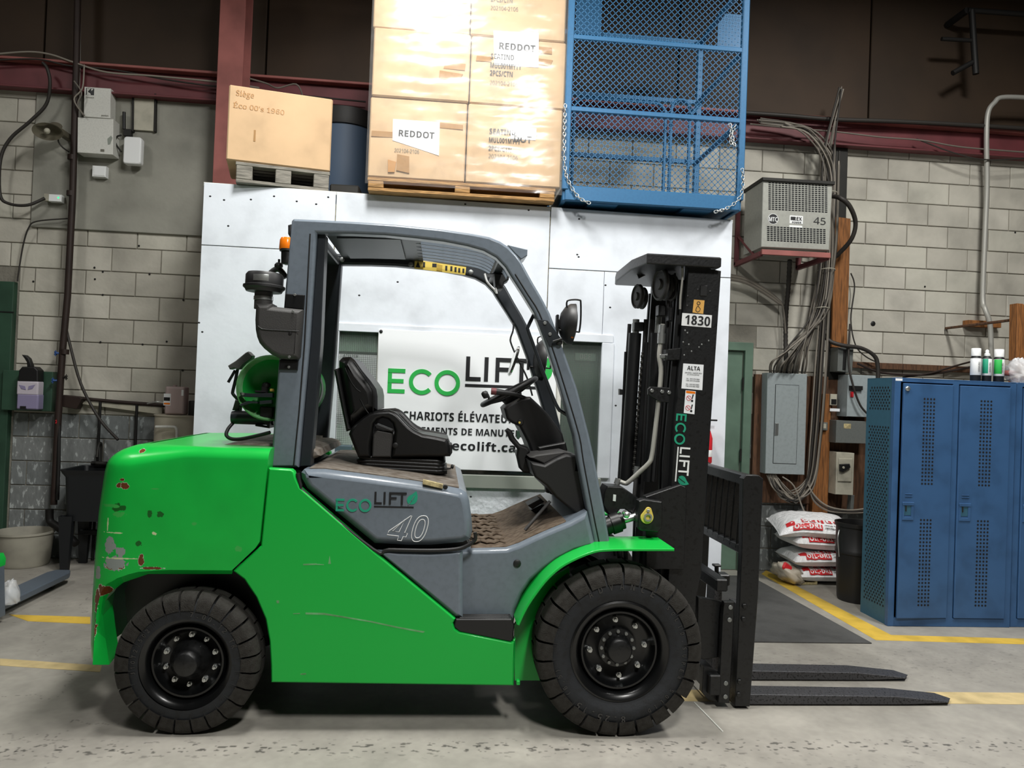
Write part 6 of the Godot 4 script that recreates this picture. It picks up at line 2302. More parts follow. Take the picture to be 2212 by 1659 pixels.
func locker(x0: float, x1: float, y1: float, zf: float, zb: float, first: bool) -> void:
	var t := thing("locker_bank", "double bank of blue steel lockers with a perforated end panel beside the black bin" if first else "second blue locker bank cut off by the right edge of the photo", "locker", Vector3((x0 + x1) / 2, 0, (zf + zb) / 2), "")
	var n := 2 if first else 1
	var w := (x1 - x0) / n
	var g := G.new()
	var yb := 0.0
	for k in n + 1:
		g = G.new()
		g.box(Vector3(x0 + w * k, y1 / 2, zf - 0.02), Vector3(0.045, y1, 0.04), 0.003)
		put("frame_post", g, M.locker, t)
	for y in [0.03, y1 - 0.015]:
		g = G.new()
		g.box(Vector3((x0 + x1) / 2, y, zf - 0.02), Vector3(x1 - x0 + 0.04, 0.06 if y < 0.1 else 0.03, 0.038), 0.003)
		put("frame_rail", g, M.locker, t)
	for x in [x0 - 0.012, x1 + 0.012]:
		g = G.new()
		g.box(Vector3(x, y1 / 2, (zf + zb) / 2 - 0.02), Vector3(0.006, y1, zf - zb - 0.04))
		var sp := put("side_panel", g, M.lockerside, t)
		if first and x < x0:
			g = G.new()
			for band in [[0.12, y1 - 0.33], [y1 - 0.22, y1 - 0.06]]:
				var r := 0
				var y: float = band[0]
				while y < band[1]:
					for c in 8:
						var z := zf - 0.075 - 0.034 * c - (0.017 if r % 2 else 0.0)
						if z > zb + 0.03:
							g.lathe([Vector2(0.0085, 0.0), Vector2(0.0085, 0.001), Vector2(0.0, 0.001)], Transform3D(Basis(Vector3.BACK, PI / 2), Vector3(x - 0.0028, y, z)), 8)
					y += 0.0215
					r += 1
			put("vent_hole", g, M.hole, sp).set_meta("kind", "stuff")
	g = G.new()
	g.box(Vector3((x0 + x1) / 2, y1 - 0.004, (zf + zb) / 2), Vector3(x1 - x0 + 0.03, 0.008, zf - zb), 0.002)
	put("top_panel", g, M.locker, t)
	g = G.new()
	g.box(Vector3((x0 + x1) / 2, y1 / 2, zb + 0.01), Vector3(x1 - x0, y1 - 0.02, 0.01))
	g.box(Vector3((x0 + x1) / 2, 0.06, (zf + zb) / 2), Vector3(x1 - x0, 0.01, zf - zb - 0.06))
	put("inner_back", g, M.hole, t)
	for k in n:
		var a := x0 + w * k + 0.026
		var b := x0 + w * (k + 1) - 0.026
		var T := Transform3D()
		var hinge := Vector3(b, 0, zf + 0.004)
		if first and k == 0:     # this door does not quite close
			T = Transform3D(Basis(), hinge) * Transform3D(Basis(Vector3.UP, 0.05), Vector3.ZERO) * Transform3D(Basis(), -hinge)
		g = G.new()
		g.xf = T
		g.box(Vector3((a + b) / 2, y1 / 2 + 0.012, zf + 0.0), Vector3(b - a, y1 - 0.10, 0.02), 0.004)
		var d := put("door", g, M.locker, t)
		g = G.new()
		g.xf = T
		for band in [[y1 * 0.078, 24], [y1 * 0.565, 24]]:
			for r in band[1]:
				for c in 4:
					g.lathe([Vector2(0.0075, 0.0), Vector2(0.0075, 0.0008), Vector2(0.0, 0.0008)], Transform3D(Basis(Vector3.RIGHT, PI / 2), Vector3((a + b) / 2 + 0.005 + (c - 1.5) * 0.0245, band[0] + 0.02 + r * 0.0255, zf + 0.01)), 8)
		put("vent_hole", g, M.hole, d).set_meta("kind", "stuff")
		var hx0 := a + 0.012
		g = G.new()
		g.xf = T
		g.ext(PackedVector2Array([Vector2(hx0, y1 * 0.43), Vector2(hx0 + 0.085, y1 * 0.43), Vector2(hx0 + 0.085, y1 * 0.495), Vector2(hx0 + 0.066, y1 * 0.495), Vector2(hx0 + 0.066, y1 * 0.443), Vector2(hx0 + 0.014, y1 * 0.443), Vector2(hx0 + 0.014, y1 * 0.495), Vector2(hx0, y1 * 0.495)]), zf + 0.016, zf + 0.008, 0.002)
		g.box(Vector3(hx0 + 0.043, y1 * 0.495, zf + 0.013), Vector3(0.086, 0.024, 0.012), 0.003)
		put("handle_cup", g, M.locker, d)
		g = G.new()
		g.xf = T
		g.box(Vector3(hx0 + 0.04, y1 * 0.47, zf + 0.011), Vector3(0.05, 0.07, 0.003))
		put("handle_recess", g, M.lockerside, d)
		g = G.new()
		g.xf = T
		g.box(Vector3(hx0 + 0.026, y1 * 0.477, zf + 0.014), Vector3(0.008, 0.04, 0.008), 0.002)
		put("latch", g, M.darksteel, d)
		for s in 2:
			g = G.new()
			g.xf = T
			g.box(Vector3(hx0 + 0.045, y1 * (0.525 + 0.009 * s), zf + 0.012), Vector3(0.055, 0.005, 0.006), 0.002)
			put("louvre", g, M.locker, d)
		if first and k == 0:
			g = G.new()
			g.xf = T
			g.lathe([Vector2(0.018, 0.0), Vector2(0.018, 0.006), Vector2(0.012, 0.012), Vector2(0, 0.012)], Transform3D(Basis(Vector3.RIGHT, PI / 2), Vector3(a + 0.025, y1 - 0.075, zf + 0.01)), 16)
			put("round_lock", g, M.zinc, d)
	if first:
		g = G.new()
		g.ext(PackedVector2Array([Vector2(x0 - 0.02, y1 - 0.022), Vector2(x0 + 0.03, y1 - 0.022), Vector2(x0 + 0.03, y1 - 0.006), Vector2(x0 - 0.02, y1 - 0.006)]), zf + 0.001, zf, 0.0)
		put("paper_label", g, M.paper, t)

func cable(pts: Array, r: float, m: Material, label: String, group := "", called := "cable") -> void:
	var g := G.new()
	g.tube(pts, r, 6)
	tag(put(called, g, m), label, "cable", group)

func right_side() -> void:
	var g := G.new()
	# ---- lockers
	var fl := F(1918, 1353)
	var x0 := fl.x + 0.02
	var x1 := P(2188, 1100, fl.z).x - 0.02
	var y1 := P(1926, 815, fl.z).y
	locker(x0, x1, y1, fl.z, fl.z - 0.36, true)
	locker(P(2198, 1100, fl.z).x, P(2330, 1100, fl.z).x, y1, fl.z - 0.01, fl.z - 0.36, false)
	# ---- spray cans and bag on the lockers
	var zc := fl.z - 0.13
	for q in [[2107, 36, "spray can with a white label and white cap, leftmost on the lockers", 0], [2131, 30, "white nozzle spray can with a green side, middle of the three on the lockers", 1], [2157, 36, "spray can with a green and white label, nearest the plastic bag on the lockers", 2]]:
		var c := P(q[0], 815, zc)
		c.y = y1 + 0.001
		var r := 0.0345 if q[3] != 1 else 0.031
		var t := thing("spray_can", q[2], "spray can", c, "spray cans on the lockers")
		var T := Transform3D(Basis(), c)
		g = G.new()
		g.lathe([Vector2(0, 0), Vector2(r - 0.003, 0.0), Vector2(r, 0.006), Vector2(r, 0.17), Vector2(r - 0.006, 0.18), Vector2(r - 0.012, 0.186), Vector2(0, 0.188)], T, 24)
		put("can_body", g, M.ink, t)
		g = G.new()
		g.lathe([Vector2(r, 0.045), Vector2(r + 0.0006, 0.046), Vector2(r + 0.0006, 0.164), Vector2(r, 0.165)], T, 24)
		var lb := put("paper_label", g, M.white, t)
		if q[3] > 0:
			g = G.new()
			g.lathe([Vector2(r + 0.0006, 0.06), Vector2(r + 0.0011, 0.061), Vector2(r + 0.0011, 0.163), Vector2(r + 0.0006, 0.164)], T, 12, PI * (0.62 if q[3] == 1 else 0.52), PI * 1.02)
			put("green_field", g, M.logogreen if q[3] == 2 else M.logoteal, lb)
		g = G.new()
		for k in 2:
			text(g, ["SUPER NET", "DEGREASER"][k], Transform3D(Basis(Vector3.UP, Vector3(-1, 0, 0), Vector3.BACK), c + Vector3(-r * 0.05 + 0.008 * k, 0.07, r + 0.002)), 0.07, 0.006)
		put("lettering", g, M.ink, lb)
		g = G.new()
		if q[3] == 1:
			g.lathe([Vector2(0.02, 0.186), Vector2(0.02, 0.2), Vector2(0.012, 0.206), Vector2(0.012, 0.225), Vector2(0.006, 0.232), Vector2(0, 0.232)], T, 16)
		else:
			g.lathe([Vector2(r - 0.003, 0.182), Vector2(r - 0.003, 0.235), Vector2(r - 0.006, 0.238), Vector2(0, 0.238)], T, 20)
		put("cap", g, M.white, t)
	g = G.new()
	var rows := []
	var nn := nz(5, 6.0, 3)
	var bc := P(2200, 800, zc)
	bc.y = y1 + 0.075
	for i in 15:
		var l := []
		for j in 20:
			var a := TAU * j / 20
			var b := -PI / 2 + PI * i / 14
			var d := Vector3(cos(b) * cos(a), sin(b), cos(b) * sin(a))
			l.append(bc + d * (Vector3(0.085, 0.075 if d.y < 0 else 0.1, 0.09)) * (1.0 + 0.45 * nn.get_noise_3d(d.x, d.y, d.z)))
		rows.append(l)
	g.grid(rows, true)
	for k in g.v.size():
		g.v[k].y = maxf(g.v[k].y, y1 + 0.002)
	tag(put("plastic_bag", g, M.plasticbag), "crumpled clear plastic bag lying on top of the lockers", "bag")
	g = G.new()
	g.sphere(P(2180, 812, zc - 0.02) + Vector3(0, 0.02, 0), Vector3(0.06, 0.022, 0.05), 10)
	for k in g.v.size():
		g.v[k].y = maxf(g.v[k].y, y1 + 0.002)
	tag(put("red_rag", g, M.redcol), "dark red rag tucked beside the plastic bag on the lockers", "rag")
	# ---- transformer on its red bracket
	var zt := -6.12
	var t := thing("transformer", "grey slotted transformer box marked 45 on a red wall bracket", "transformer", P(1720, 540, zt))
	g = G.new()
	g.ext(pp([1648, 389, 1799, 397, 1792, 541, 1644, 534], zt), zt, -6.5, 0.008)
	put("case", g, M.transformer, t)
	g = G.new()
	g.ext(pp([1645, 384, 1802, 393, 1801, 400, 1646, 391], zt), zt + 0.02, -6.52, 0.003)
	put("lid", g, M.darksteel, t)
	for band in [[1659, 396, 1788, 457, 18, 14], [1656, 491, 1784, 524, 18, 8]]:
		g = G.new()
		for i in band[5]:
			for k in band[4]:
				var u: float = (k + 0.5) / band[4]
				var v: float = (i + 0.5) / band[5]
				var px: float = lerpf(band[0], band[2], u)
				var py: float = lerpf(band[1], band[3], v) + (u - 0.5) * 7.0
				var c := P(px, py, zt)
				g.box(c, Vector3(0.0205, 0.0095, 0.003))
		put("vent_slot", g, M.hole, t).set_meta("kind", "stuff")
	g = G.new()
	label_text(g, "45", 1757, 484, 1783, 486, 16, zt + 0.001, false)
	put("lettering", g, M.ink, t)
	g = G.new()
	g.lathe([Vector2(0, 0.001), Vector2(0.045, 0.001), Vector2(0.045, 0)], Transform3D(Basis(Vector3.RIGHT, PI / 2), P(1670, 473, zt)), 24)
	var em := put("round_emblem", g, M.white, t)
	g = G.new()
	g.lathe([Vector2(0.028, 0.002), Vector2(0.041, 0.002)], Transform3D(Basis(Vector3.RIGHT, PI / 2), P(1670, 473, zt)), 24)
	g.lathe([Vector2(0, 0.0015), Vector2(0.034, 0.0015)], Transform3D(Basis(Vector3.RIGHT, PI / 2), P(1670, 473, zt)), 24)
	put("emblem_ring", g, M.ink, em)
	g = G.new()
	label_text(g, "MTC", 1661, 478, 1679, 479, 10, zt + 0.003, true)
	put("lettering", g, M.white, em)
	g = G.new()
	g.ext(rect(1706, 465, 1734, 484, zt), zt + 0.001, zt)
	var el := put("maker_label", g, M.white, t)
	g = G.new()
	g.ext(rect(1708, 468, 1717, 476, zt), zt + 0.002, zt)
	label_text(g, "REX", 1714, 476, 1732, 477, 8, zt + 0.002, true)
	label_text(g, "POWER", 1711, 482, 1731, 483, 4, zt + 0.002, true)
	put("lettering", g, M.ink, el)
	g = G.new()
	g.ext(rect(1705, 486, 1733, 492, zt), zt + 0.001, zt)
	put("maker_label", g, M.white, t)
	var br := thing("wall_bracket", "dark red angle-iron wall bracket carrying the grey transformer", "bracket", P(1700, 556, -6.4))
	g = G.new()
	g.ext(pp([1644, 539, 1792, 547, 1792, 558, 1644, 550], zt), zt + 0.02, zt - 0.01, 0.002)
	put("front_angle", g, M.redcol, br)
	for x in [P(1645, 545, zt).x, P(1790, 545, zt).x]:
		g = G.new()
		var yy := P(1645, 545, zt).y
		g.box(Vector3(x, yy - 0.01, (zt + WALLZ) / 2), Vector3(0.035, 0.04, zt - WALLZ - 0.02), 0.003)
		put("side_arm", g, M.redsteel, br)
		g = G.new()
		g.box(Vector3(x, yy + 0.28, WALLZ + 0.025), Vector3(0.035, 0.6, 0.04), 0.003)
		put("wall_upright", g, M.redsteel, br)
		g = G.new()
		g.tube([Vector3(x, yy + 0.24, WALLZ + 0.05), Vector3(x, yy, zt - 0.15)], 0.014, 6)
		put("diagonal_strut", g, M.redsteel, br)
	# corrugated conduit below the transformer
	g = G.new()
	var cp := route([1706, 562, -6.35, 1703, 620, -6.5, 1698, 680, -6.6, 1697, 740, -6.62, 1699, 803, -6.58], 14)
	var rr := []
	for k in cp.size():
		rr.append(0.021 if k % 2 else 0.018)
	g.tube(cp, rr, 10)
	tag(put("conduit", g, M.cabledark), "dark corrugated conduit dropping from the transformer to the grey breaker panel", "conduit")
	# ---- breaker panel
	var zp := -6.52
	var bp := thing("breaker_panel", "tall pale grey breaker panel with a narrow latched door on the plywood", "electrical panel", P(1700, 1022, -6.6))
	g = G.new()
	g.ext(pp([1658, 805, 1744, 808, 1738, 1026, 1653, 1023], zp), zp, -6.64, 0.004)
	put("case", g, M.panelgray, bp)
	g = G.new()
	g.ext(pp([1675, 830, 1726, 832, 1720, 1003, 1669, 1001], zp), zp + 0.002, zp - 0.002, 0.001)
	var pd := put("door", g, M.hole, bp)
	g = G.new()
	g.ext(pp([1676, 831, 1725, 833, 1719, 1002, 1670, 1000], zp), zp + 0.005, zp - 0.002, 0.001)
	put("door_leaf", g, M.panelgray, pd)
	g = G.new()
	g.ext(pp([1673.5, 914, 1681, 914, 1680, 940, 1672.5, 940], zp), zp + 0.012, zp, 0.002)
	put("latch", g, M.zinc, pd)
	# ---- plywood backing boards (behind panel and boxes), planks
	wbox("plywood_board", "brown plywood backing board behind the breaker panel", "board", 1632, 808, 1760, 1089, -6.64, -6.685, M.ply)
	wbox("plywood_board", "brown plywood backing board behind the grey switch boxes", "board", 1752, 812, 1900, 1110, -6.645, -6.685, M.ply)
	wbox("wood_plank", "rough vertical timber batten beside the coiled cables", "plank", 1763, 850, 1788, 1109, -6.58, -6.64, M.plank)
	g = G.new()
	g.ext(pp([1803, 468, 1838, 472, 1830, 752, 1797, 750], -6.60), -6.60, -6.63, 0.004)
	tag(put("wood_plank", g, M.plank), "orange-brown timber plank standing behind the cables right of the transformer", "plank")
	g = G.new()
	g.ext(pp([1792, 270, 1832, 320, 1828, 470, 1838, 480, 1826, 820, 1790, 820], -6.64), -6.64, -6.685, 0.003)
	tag(put("steel_channel", g, M.darksteel), "dark steel channel in the wall behind the timber plank", "channel")
	g = G.new()
	g.ext(rect(1842, 781, 2112, 806, -6.64), -6.64, -6.685, 0.003)
	tag(put("wood_plank", g, M.ply), "long horizontal brown board on the wall behind the lockers", "plank")
	g = G.new()
	g.ext(rect(2093, 691, 2163, 708, -6.60), -6.60, -6.685, 0.003)
	tag(put("wood_block", g, M.plank), "short orange wood block on the wall behind the bent conduit", "wood block")
	# wooden rack end and shelf at the right edge
	var rk := thing("wooden_rack", "rough wooden rack post and arm at the right edge above the lockers", "rack", P(2205, 790, -5.9))
	g = G.new()
	g.ext(pp([2198, 655, 2211, 656, 2206, 900, 2194, 900], -5.75), -5.75, -5.84, 0.004)
	put("post", g, M.plank, rk)
	g = G.new()
	g.ext(pp([2211, 656, 2230, 657, 2226, 900, 2206, 900], -5.75), -5.78, -5.84, 0.004)
	put("post", g, M.plank, rk)
	g = G.new()
	var s0 := P(2200, 690, -5.8)
	g.box(Vector3(s0.x - 0.01, s0.y, (s0.z + WALLZ) / 2), Vector3(0.03, 0.02, s0.z - WALLZ - 0.02), 0.003)
	put("arm", g, M.ply, rk)
	g = G.new()
	g.box(Vector3(s0.x, 1.72 / 2 - 0.0, -6.2), Vector3(0.05, 1.7, 0.05), 0.004)
	put("post", g, M.plank, rk)
	# ---- small boxes
	var jb := thing("junction_box", "grey junction box under the timber plank end", "electrical box", P(1820, 805, -6.55))
	g = G.new()
	g.ext(pp([1811, 750, 1844, 752, 1841, 805, 1809, 802], -6.50), -6.50, -6.66, 0.003)
	put("case", g, M.boxgray, jb)
	g = G.new()
	g.ext(pp([1823, 756, 1829, 756, 1827, 798, 1821, 798], -6.49), -6.49, -6.505, 0.002)
	put("latch", g, M.black, jb)
	var sw := thing("switch_box", "pale grey switch box with a black lever and red tab behind the locker", "electrical box", P(1850, 900, -6.5))
	g = G.new()
	g.ext(rect(1832, 809, 1890, 902, -6.47), -6.47, -6.66, 0.004)
	put("case", g, M.panelgray, sw)
	sub_rect("lever", sw, 1837, 833, 1864, 843, -6.445, -6.47, M.black)
	sub_rect("red_tab", sw, 1838, 846, 1844, 858, -6.46, -6.47, M.red)
	var gb := wbox("electrical_box", "wide plain grey electrical box with a small sticker below the switch box", "electrical box", 1807, 908, 1880, 959, -6.46, -6.66, M.boxgray)
	sub_rect("sticker", gb, 1823, 915, 1838, 926, -6.4585, -6.461, M.cratewood, 0.0)
	var ds := thing("disconnect_switch", "beige disconnect switch with a black rotary handle at the timber batten", "electrical box", P(1820, 1070, -6.5))
	g = G.new()
	g.ext(pp([1807, 977, 1846, 979, 1843, 1070, 1805, 1068], -6.46), -6.46, -6.64, 0.004)
	put("case", g, M.ivory, ds)
	g = G.new()
	g.ext(pp([1812, 990, 1842, 991, 1840, 1041, 1810, 1040], -6.45), -6.45, -6.47, 0.005)
	put("cover", g, M.ivory, ds)
	g = G.new()
	g.ext(pp([1815, 1003, 1836, 1002, 1838, 1010, 1822, 1020, 1815, 1018], -6.43), -6.43, -6.455, 0.005)
	put("rotary_handle", g, M.black, ds)
	g = G.new()
	knob(g, P(1822, 1010, -6.43), 0.011, 0.006)
	put("handle_screw", g, M.ivory, ds)
	g = G.new()
	g.ext(pp([1839, 1070, 1846, 1070, 1843, 1112, 1836, 1112], -6.5), -6.5, -6.56, 0.002)
	put("down_pipe", g, M.boxgray, ds)
	var ob := wbox("outlet_box", "small ivory outlet box on the timber batten", "electrical box", 1794, 851, 1808, 876, -6.56, -6.64, M.ivory)
	sub_rect("socket", ob, 1796, 862, 1807, 874, -6.557, -6.562, M.black)
	sub_rect("paper_label", ob, 1793, 882, 1814, 889, -6.57, -6.575, M.paper, 0.0)
	var ob2 := wbox("outlet_box", "small grey switch plate beside the wide electrical box", "electrical box", 1772, 912, 1788, 930, -6.55, -6.64, M.boxgray)
	sub_rect("rocker", ob2, 1779, 915, 1785, 926, -6.547, -6.552, M.ivory)
	# ---- big named cables
	cable(route([1797, 424, -6.4, 1815, 428, -6.3, 1835, 445, -6.3, 1848, 480, -6.35, 1840, 515, -6.4, 1815, 545, -6.5, 1798, 560, -6.56], 6), 0.021, M.cabledark, "thick black cable looping out of the transformer's right side")
	cable(route([1772, 710, -6.55, 1790, 735, -6.5, 1820, 746, -6.46, 1860, 752, -6.46, 1888, 768, -6.46, 1896, 790, -6.46, 1897, 830, -6.46], 6), 0.019, M.cabledark, "thick black cable arching from the cable bundle to behind the lockers")
	cable(route([1836, 700, -6.5, 1833, 780, -6.45, 1842, 830, -6.42, 1858, 875, -6.42, 1880, 900, -6.42], 6), 0.009, M.cabledark, "thin black cable crossing the junction box down to the switch box")
	cable(route([1852, 785, -6.6, 1905, 805, -6.56, 1990, 810, -6.56, 2060, 800, -6.58, 2110, 790, -6.6], 6), 0.011, M.pipebrown, "dark cable sagging along the horizontal board behind the spray cans")
	cable(route([1950, 815, -6.58, 2010, 806, -6.55, 2065, 790, -6.58, 2110, 778, -6.62], 6), 0.009, M.pipebrown, "dark cable rising along the horizontal board to the bent conduit")
	cable(route([1838, 590, -6.62, 1846, 620, -6.62, 1838, 690, -6.62, 1848, 745, -6.6, 1870, 770, -6.6, 1900, 785, -6.6], 6), 0.006, M.cabledark, "thin stray cable on the block wall right of the timber plank")
	# bent conduit on the right wall
	g = G.new()
	g.tube(route([2260, 214, -6.52, 2170, 210, -6.52, 2148, 222, -6.52, 2134, 245, -6.52, 2131, 300, -6.52, 2132, 400, -6.55, 2128, 500, -6.56, 2123, 640, -6.55, 2128, 668, -6.5, 2136, 690, -6.48, 2140, 720, -6.48, 2142, 830, -6.48], 6), 0.022, 12)
	tag(put("conduit", g, M.pipegray), "grey bent conduit running down the block wall to the spray cans", "conduit")
	# long cables along the beam
	cable(route([1600, 243, -6.53, 1700, 250, -6.53, 1800, 258, -6.53, 1920, 262, -6.53, 2050, 268, -6.53, 2250, 280, -6.53], 6), 0.020, M.cabledark, "thick black cable clipped along the top of the beam right of the cage")
	cable(route([1620, 268, -6.54, 1720, 278, -6.54, 1800, 284, -6.54, 1900, 296, -6.54, 1990, 303, -6.54, 2080, 318, -6.54, 2230, 330, -6.54], 6), 0.007, M.cable, "thin grey cable drooping over the red beam right of the cables")
	cable(route([1980, 300, -6.55, 2060, 330, -6.52, 2130, 345, -6.5, 2240, 340, -6.5], 6), 0.006, M.cabledark, "thin black cable sagging under the red beam past the conduit")
	# dark fire pipe high on the upper wall
	var fp := thing("sprinkler_pipe", "dark branching pipe high on the brown cladding at upper right", "pipe", P(2106, 160, -6.5))
	for q in [[2099, 22, 2108, 160, 0.028], [2108, 88, 2034, 84, 0.018], [2100, 135, 2058, 158, 0.024], [2090, 22, 2260, 34, 0.024]]:
		g = G.new()
		g.tube([P(q[0], q[1], -6.5), P(q[2], q[3], -6.5)], q[4], 10)
		put("pipe_run", g, M.pipeblack, fp)
	g = G.new()
	g.tube([P(2090, 22, -6.5), P(2090, 22, -6.5) + Vector3(0, 0, -0.28)], 0.03, 8)
	put("wall_stub", g, M.pipeblack, fp)
	cables_mass()
	bags()

func ch(b: Node3D, pts: Array, r: float, m: Material) -> void:
	var g := G.new()
	g.tube(pts, r, 6)
	put("cable", g, m, b)

func cables_mass() -> void:
	var r2 := RandomNumberGenerator.new()
	r2.seed = 5
	var j := func(a: float) -> float: return r2.randf_range(-a, a)
	var b1 := thing("cable_bundle", "tied bundle of grey cables fanning down from the red beam into the breaker panel", "cables", P(1780, 600, -6.55))
	for k in 22:
		var ox: float = j.call(16.0)
		var z := -6.56 + r2.randf_range(0.0, 0.12)
		var tx: float = 1664.0 + 3.6 * k + j.call(3.0)
		var top: Array = [[1640, 262], [1690, 270], [1818, 190]][k % 3]
		var a := [top[0] + j.call(6.0), top[1] + j.call(6.0), z + 0.03]
		if k % 3 < 2:
			a.append_array([1745 + ox * 0.4, 285 + j.call(8.0), z + 0.03])
		a.append_array([1788 + ox, 350 + j.call(20.0), z, 1790 + ox * 0.8, 480 + j.call(20.0), z, 1783 + ox * 1.1, 590 + j.call(20.0), z, 1765 + ox, 680 + j.call(12.0), z + 0.02, tx + (1755 - tx) * 0.45, 745 + j.call(12.0), z + 0.05, tx + 4, 785 + j.call(6.0), z + 0.03, tx, 806, -6.57])
		ch(b1, route(a, 5), r2.randf_range(0.0055, 0.0085), [M.cable, M.cable2, M.cabledark, M.cable][k % 4])
	for k in 13:
		var ox: float = j.call(12.0)
		var z := -6.56 + r2.randf_range(0.0, 0.1)
		ch(b1, route([1806 + ox, 330 + j.call(30.0), z, 1800 + ox, 520, z, 1786 + ox, 640, z, 1778 + ox * 1.3, 760, z, 1772 + ox * 1.3, 850, z, 1764 + ox * 1.2, 950, z, 1752 + ox, 1040 + j.call(14.0), z, 1722 + ox, 1078 + j.call(10.0), z, 1690 + ox * 1.5, 1066 + j.call(12.0), z, 1668 + ox, 1026, -6.57], 5), r2.randf_range(0.006, 0.009), [M.cable, M.cable2, M.cabledark][k % 3])
	for q in [[1788, 420], [1784, 585], [1772, 668]]:
		var g := G.new()
		var c := P(q[0], q[1], -6.5)
		var ring := []
		for k in 16:
			ring.append(c + Vector3(cos(TAU * k / 16) * 0.075, 0.01 * sin(TAU * k / 16), sin(TAU * k / 16) * 0.085))
		g.tube(ring, 0.004, 5, true)
		put("cable_tie", g, M.ivory, b1)
	var b2 := thing("cable_bundle", "five pale cables sweeping from behind the booth to the corrugated conduit", "cables", P(1640, 640, -6.55))
	for k in 5:
		var d := 3.0 * k
		ch(b2, route([1570, 592 + d, -6.55, 1610, 600 + d, -6.55, 1650, 622 + d, -6.55, 1680, 645 + d * 0.8, -6.55, 1692, 665, -6.56, 1697, 720, -6.58], 5), 0.007, M.cable2 if k % 2 else M.cable)
	var b3 := thing("cable_coil", "coil of grey cables hanging under the breaker panel above the sacks", "cables", P(1715, 1080, -6.5))
	for k in 6:
		var w := 6.0 * k
		ch(b3, route([1660 + w * 0.5, 1024, -6.56, 1666 + w, 1045 + w, -6.52, 1690 + w * 0.6, 1062 + w * 0.5, -6.5, 1722, 1055 + w, -6.5, 1745 - w * 0.3, 1030 + w * 0.8, -6.52, 1752, 1000, -6.54, 1757, 900, -6.56], 5), 0.007, [M.cable, M.cable2][k % 2])
	ch(b3, route([1690, 1030, -6.5, 1715, 1050, -6.46, 1735, 1100, -6.46, 1752, 1128, -6.46], 5), 0.007, M.cable2)
	for k in 3:
		cable(route([1742 + 3 * k, 1035, -6.5, 1755, 1065 + 6 * k, -6.48, 1785, 1092 + 5 * k, -6.48, 1830, 1102 + 3 * k, -6.48, 1875, 1098 + 4 * k, -6.48, 1900, 1092, -6.48], 5), 0.008, [M.cable2, M.cabledark, M.cable][k], ["uppermost", "dark middle", "lowest"][k] + " of three cables swinging from the coil behind the beige disconnect switch", "cables behind the disconnect switch")

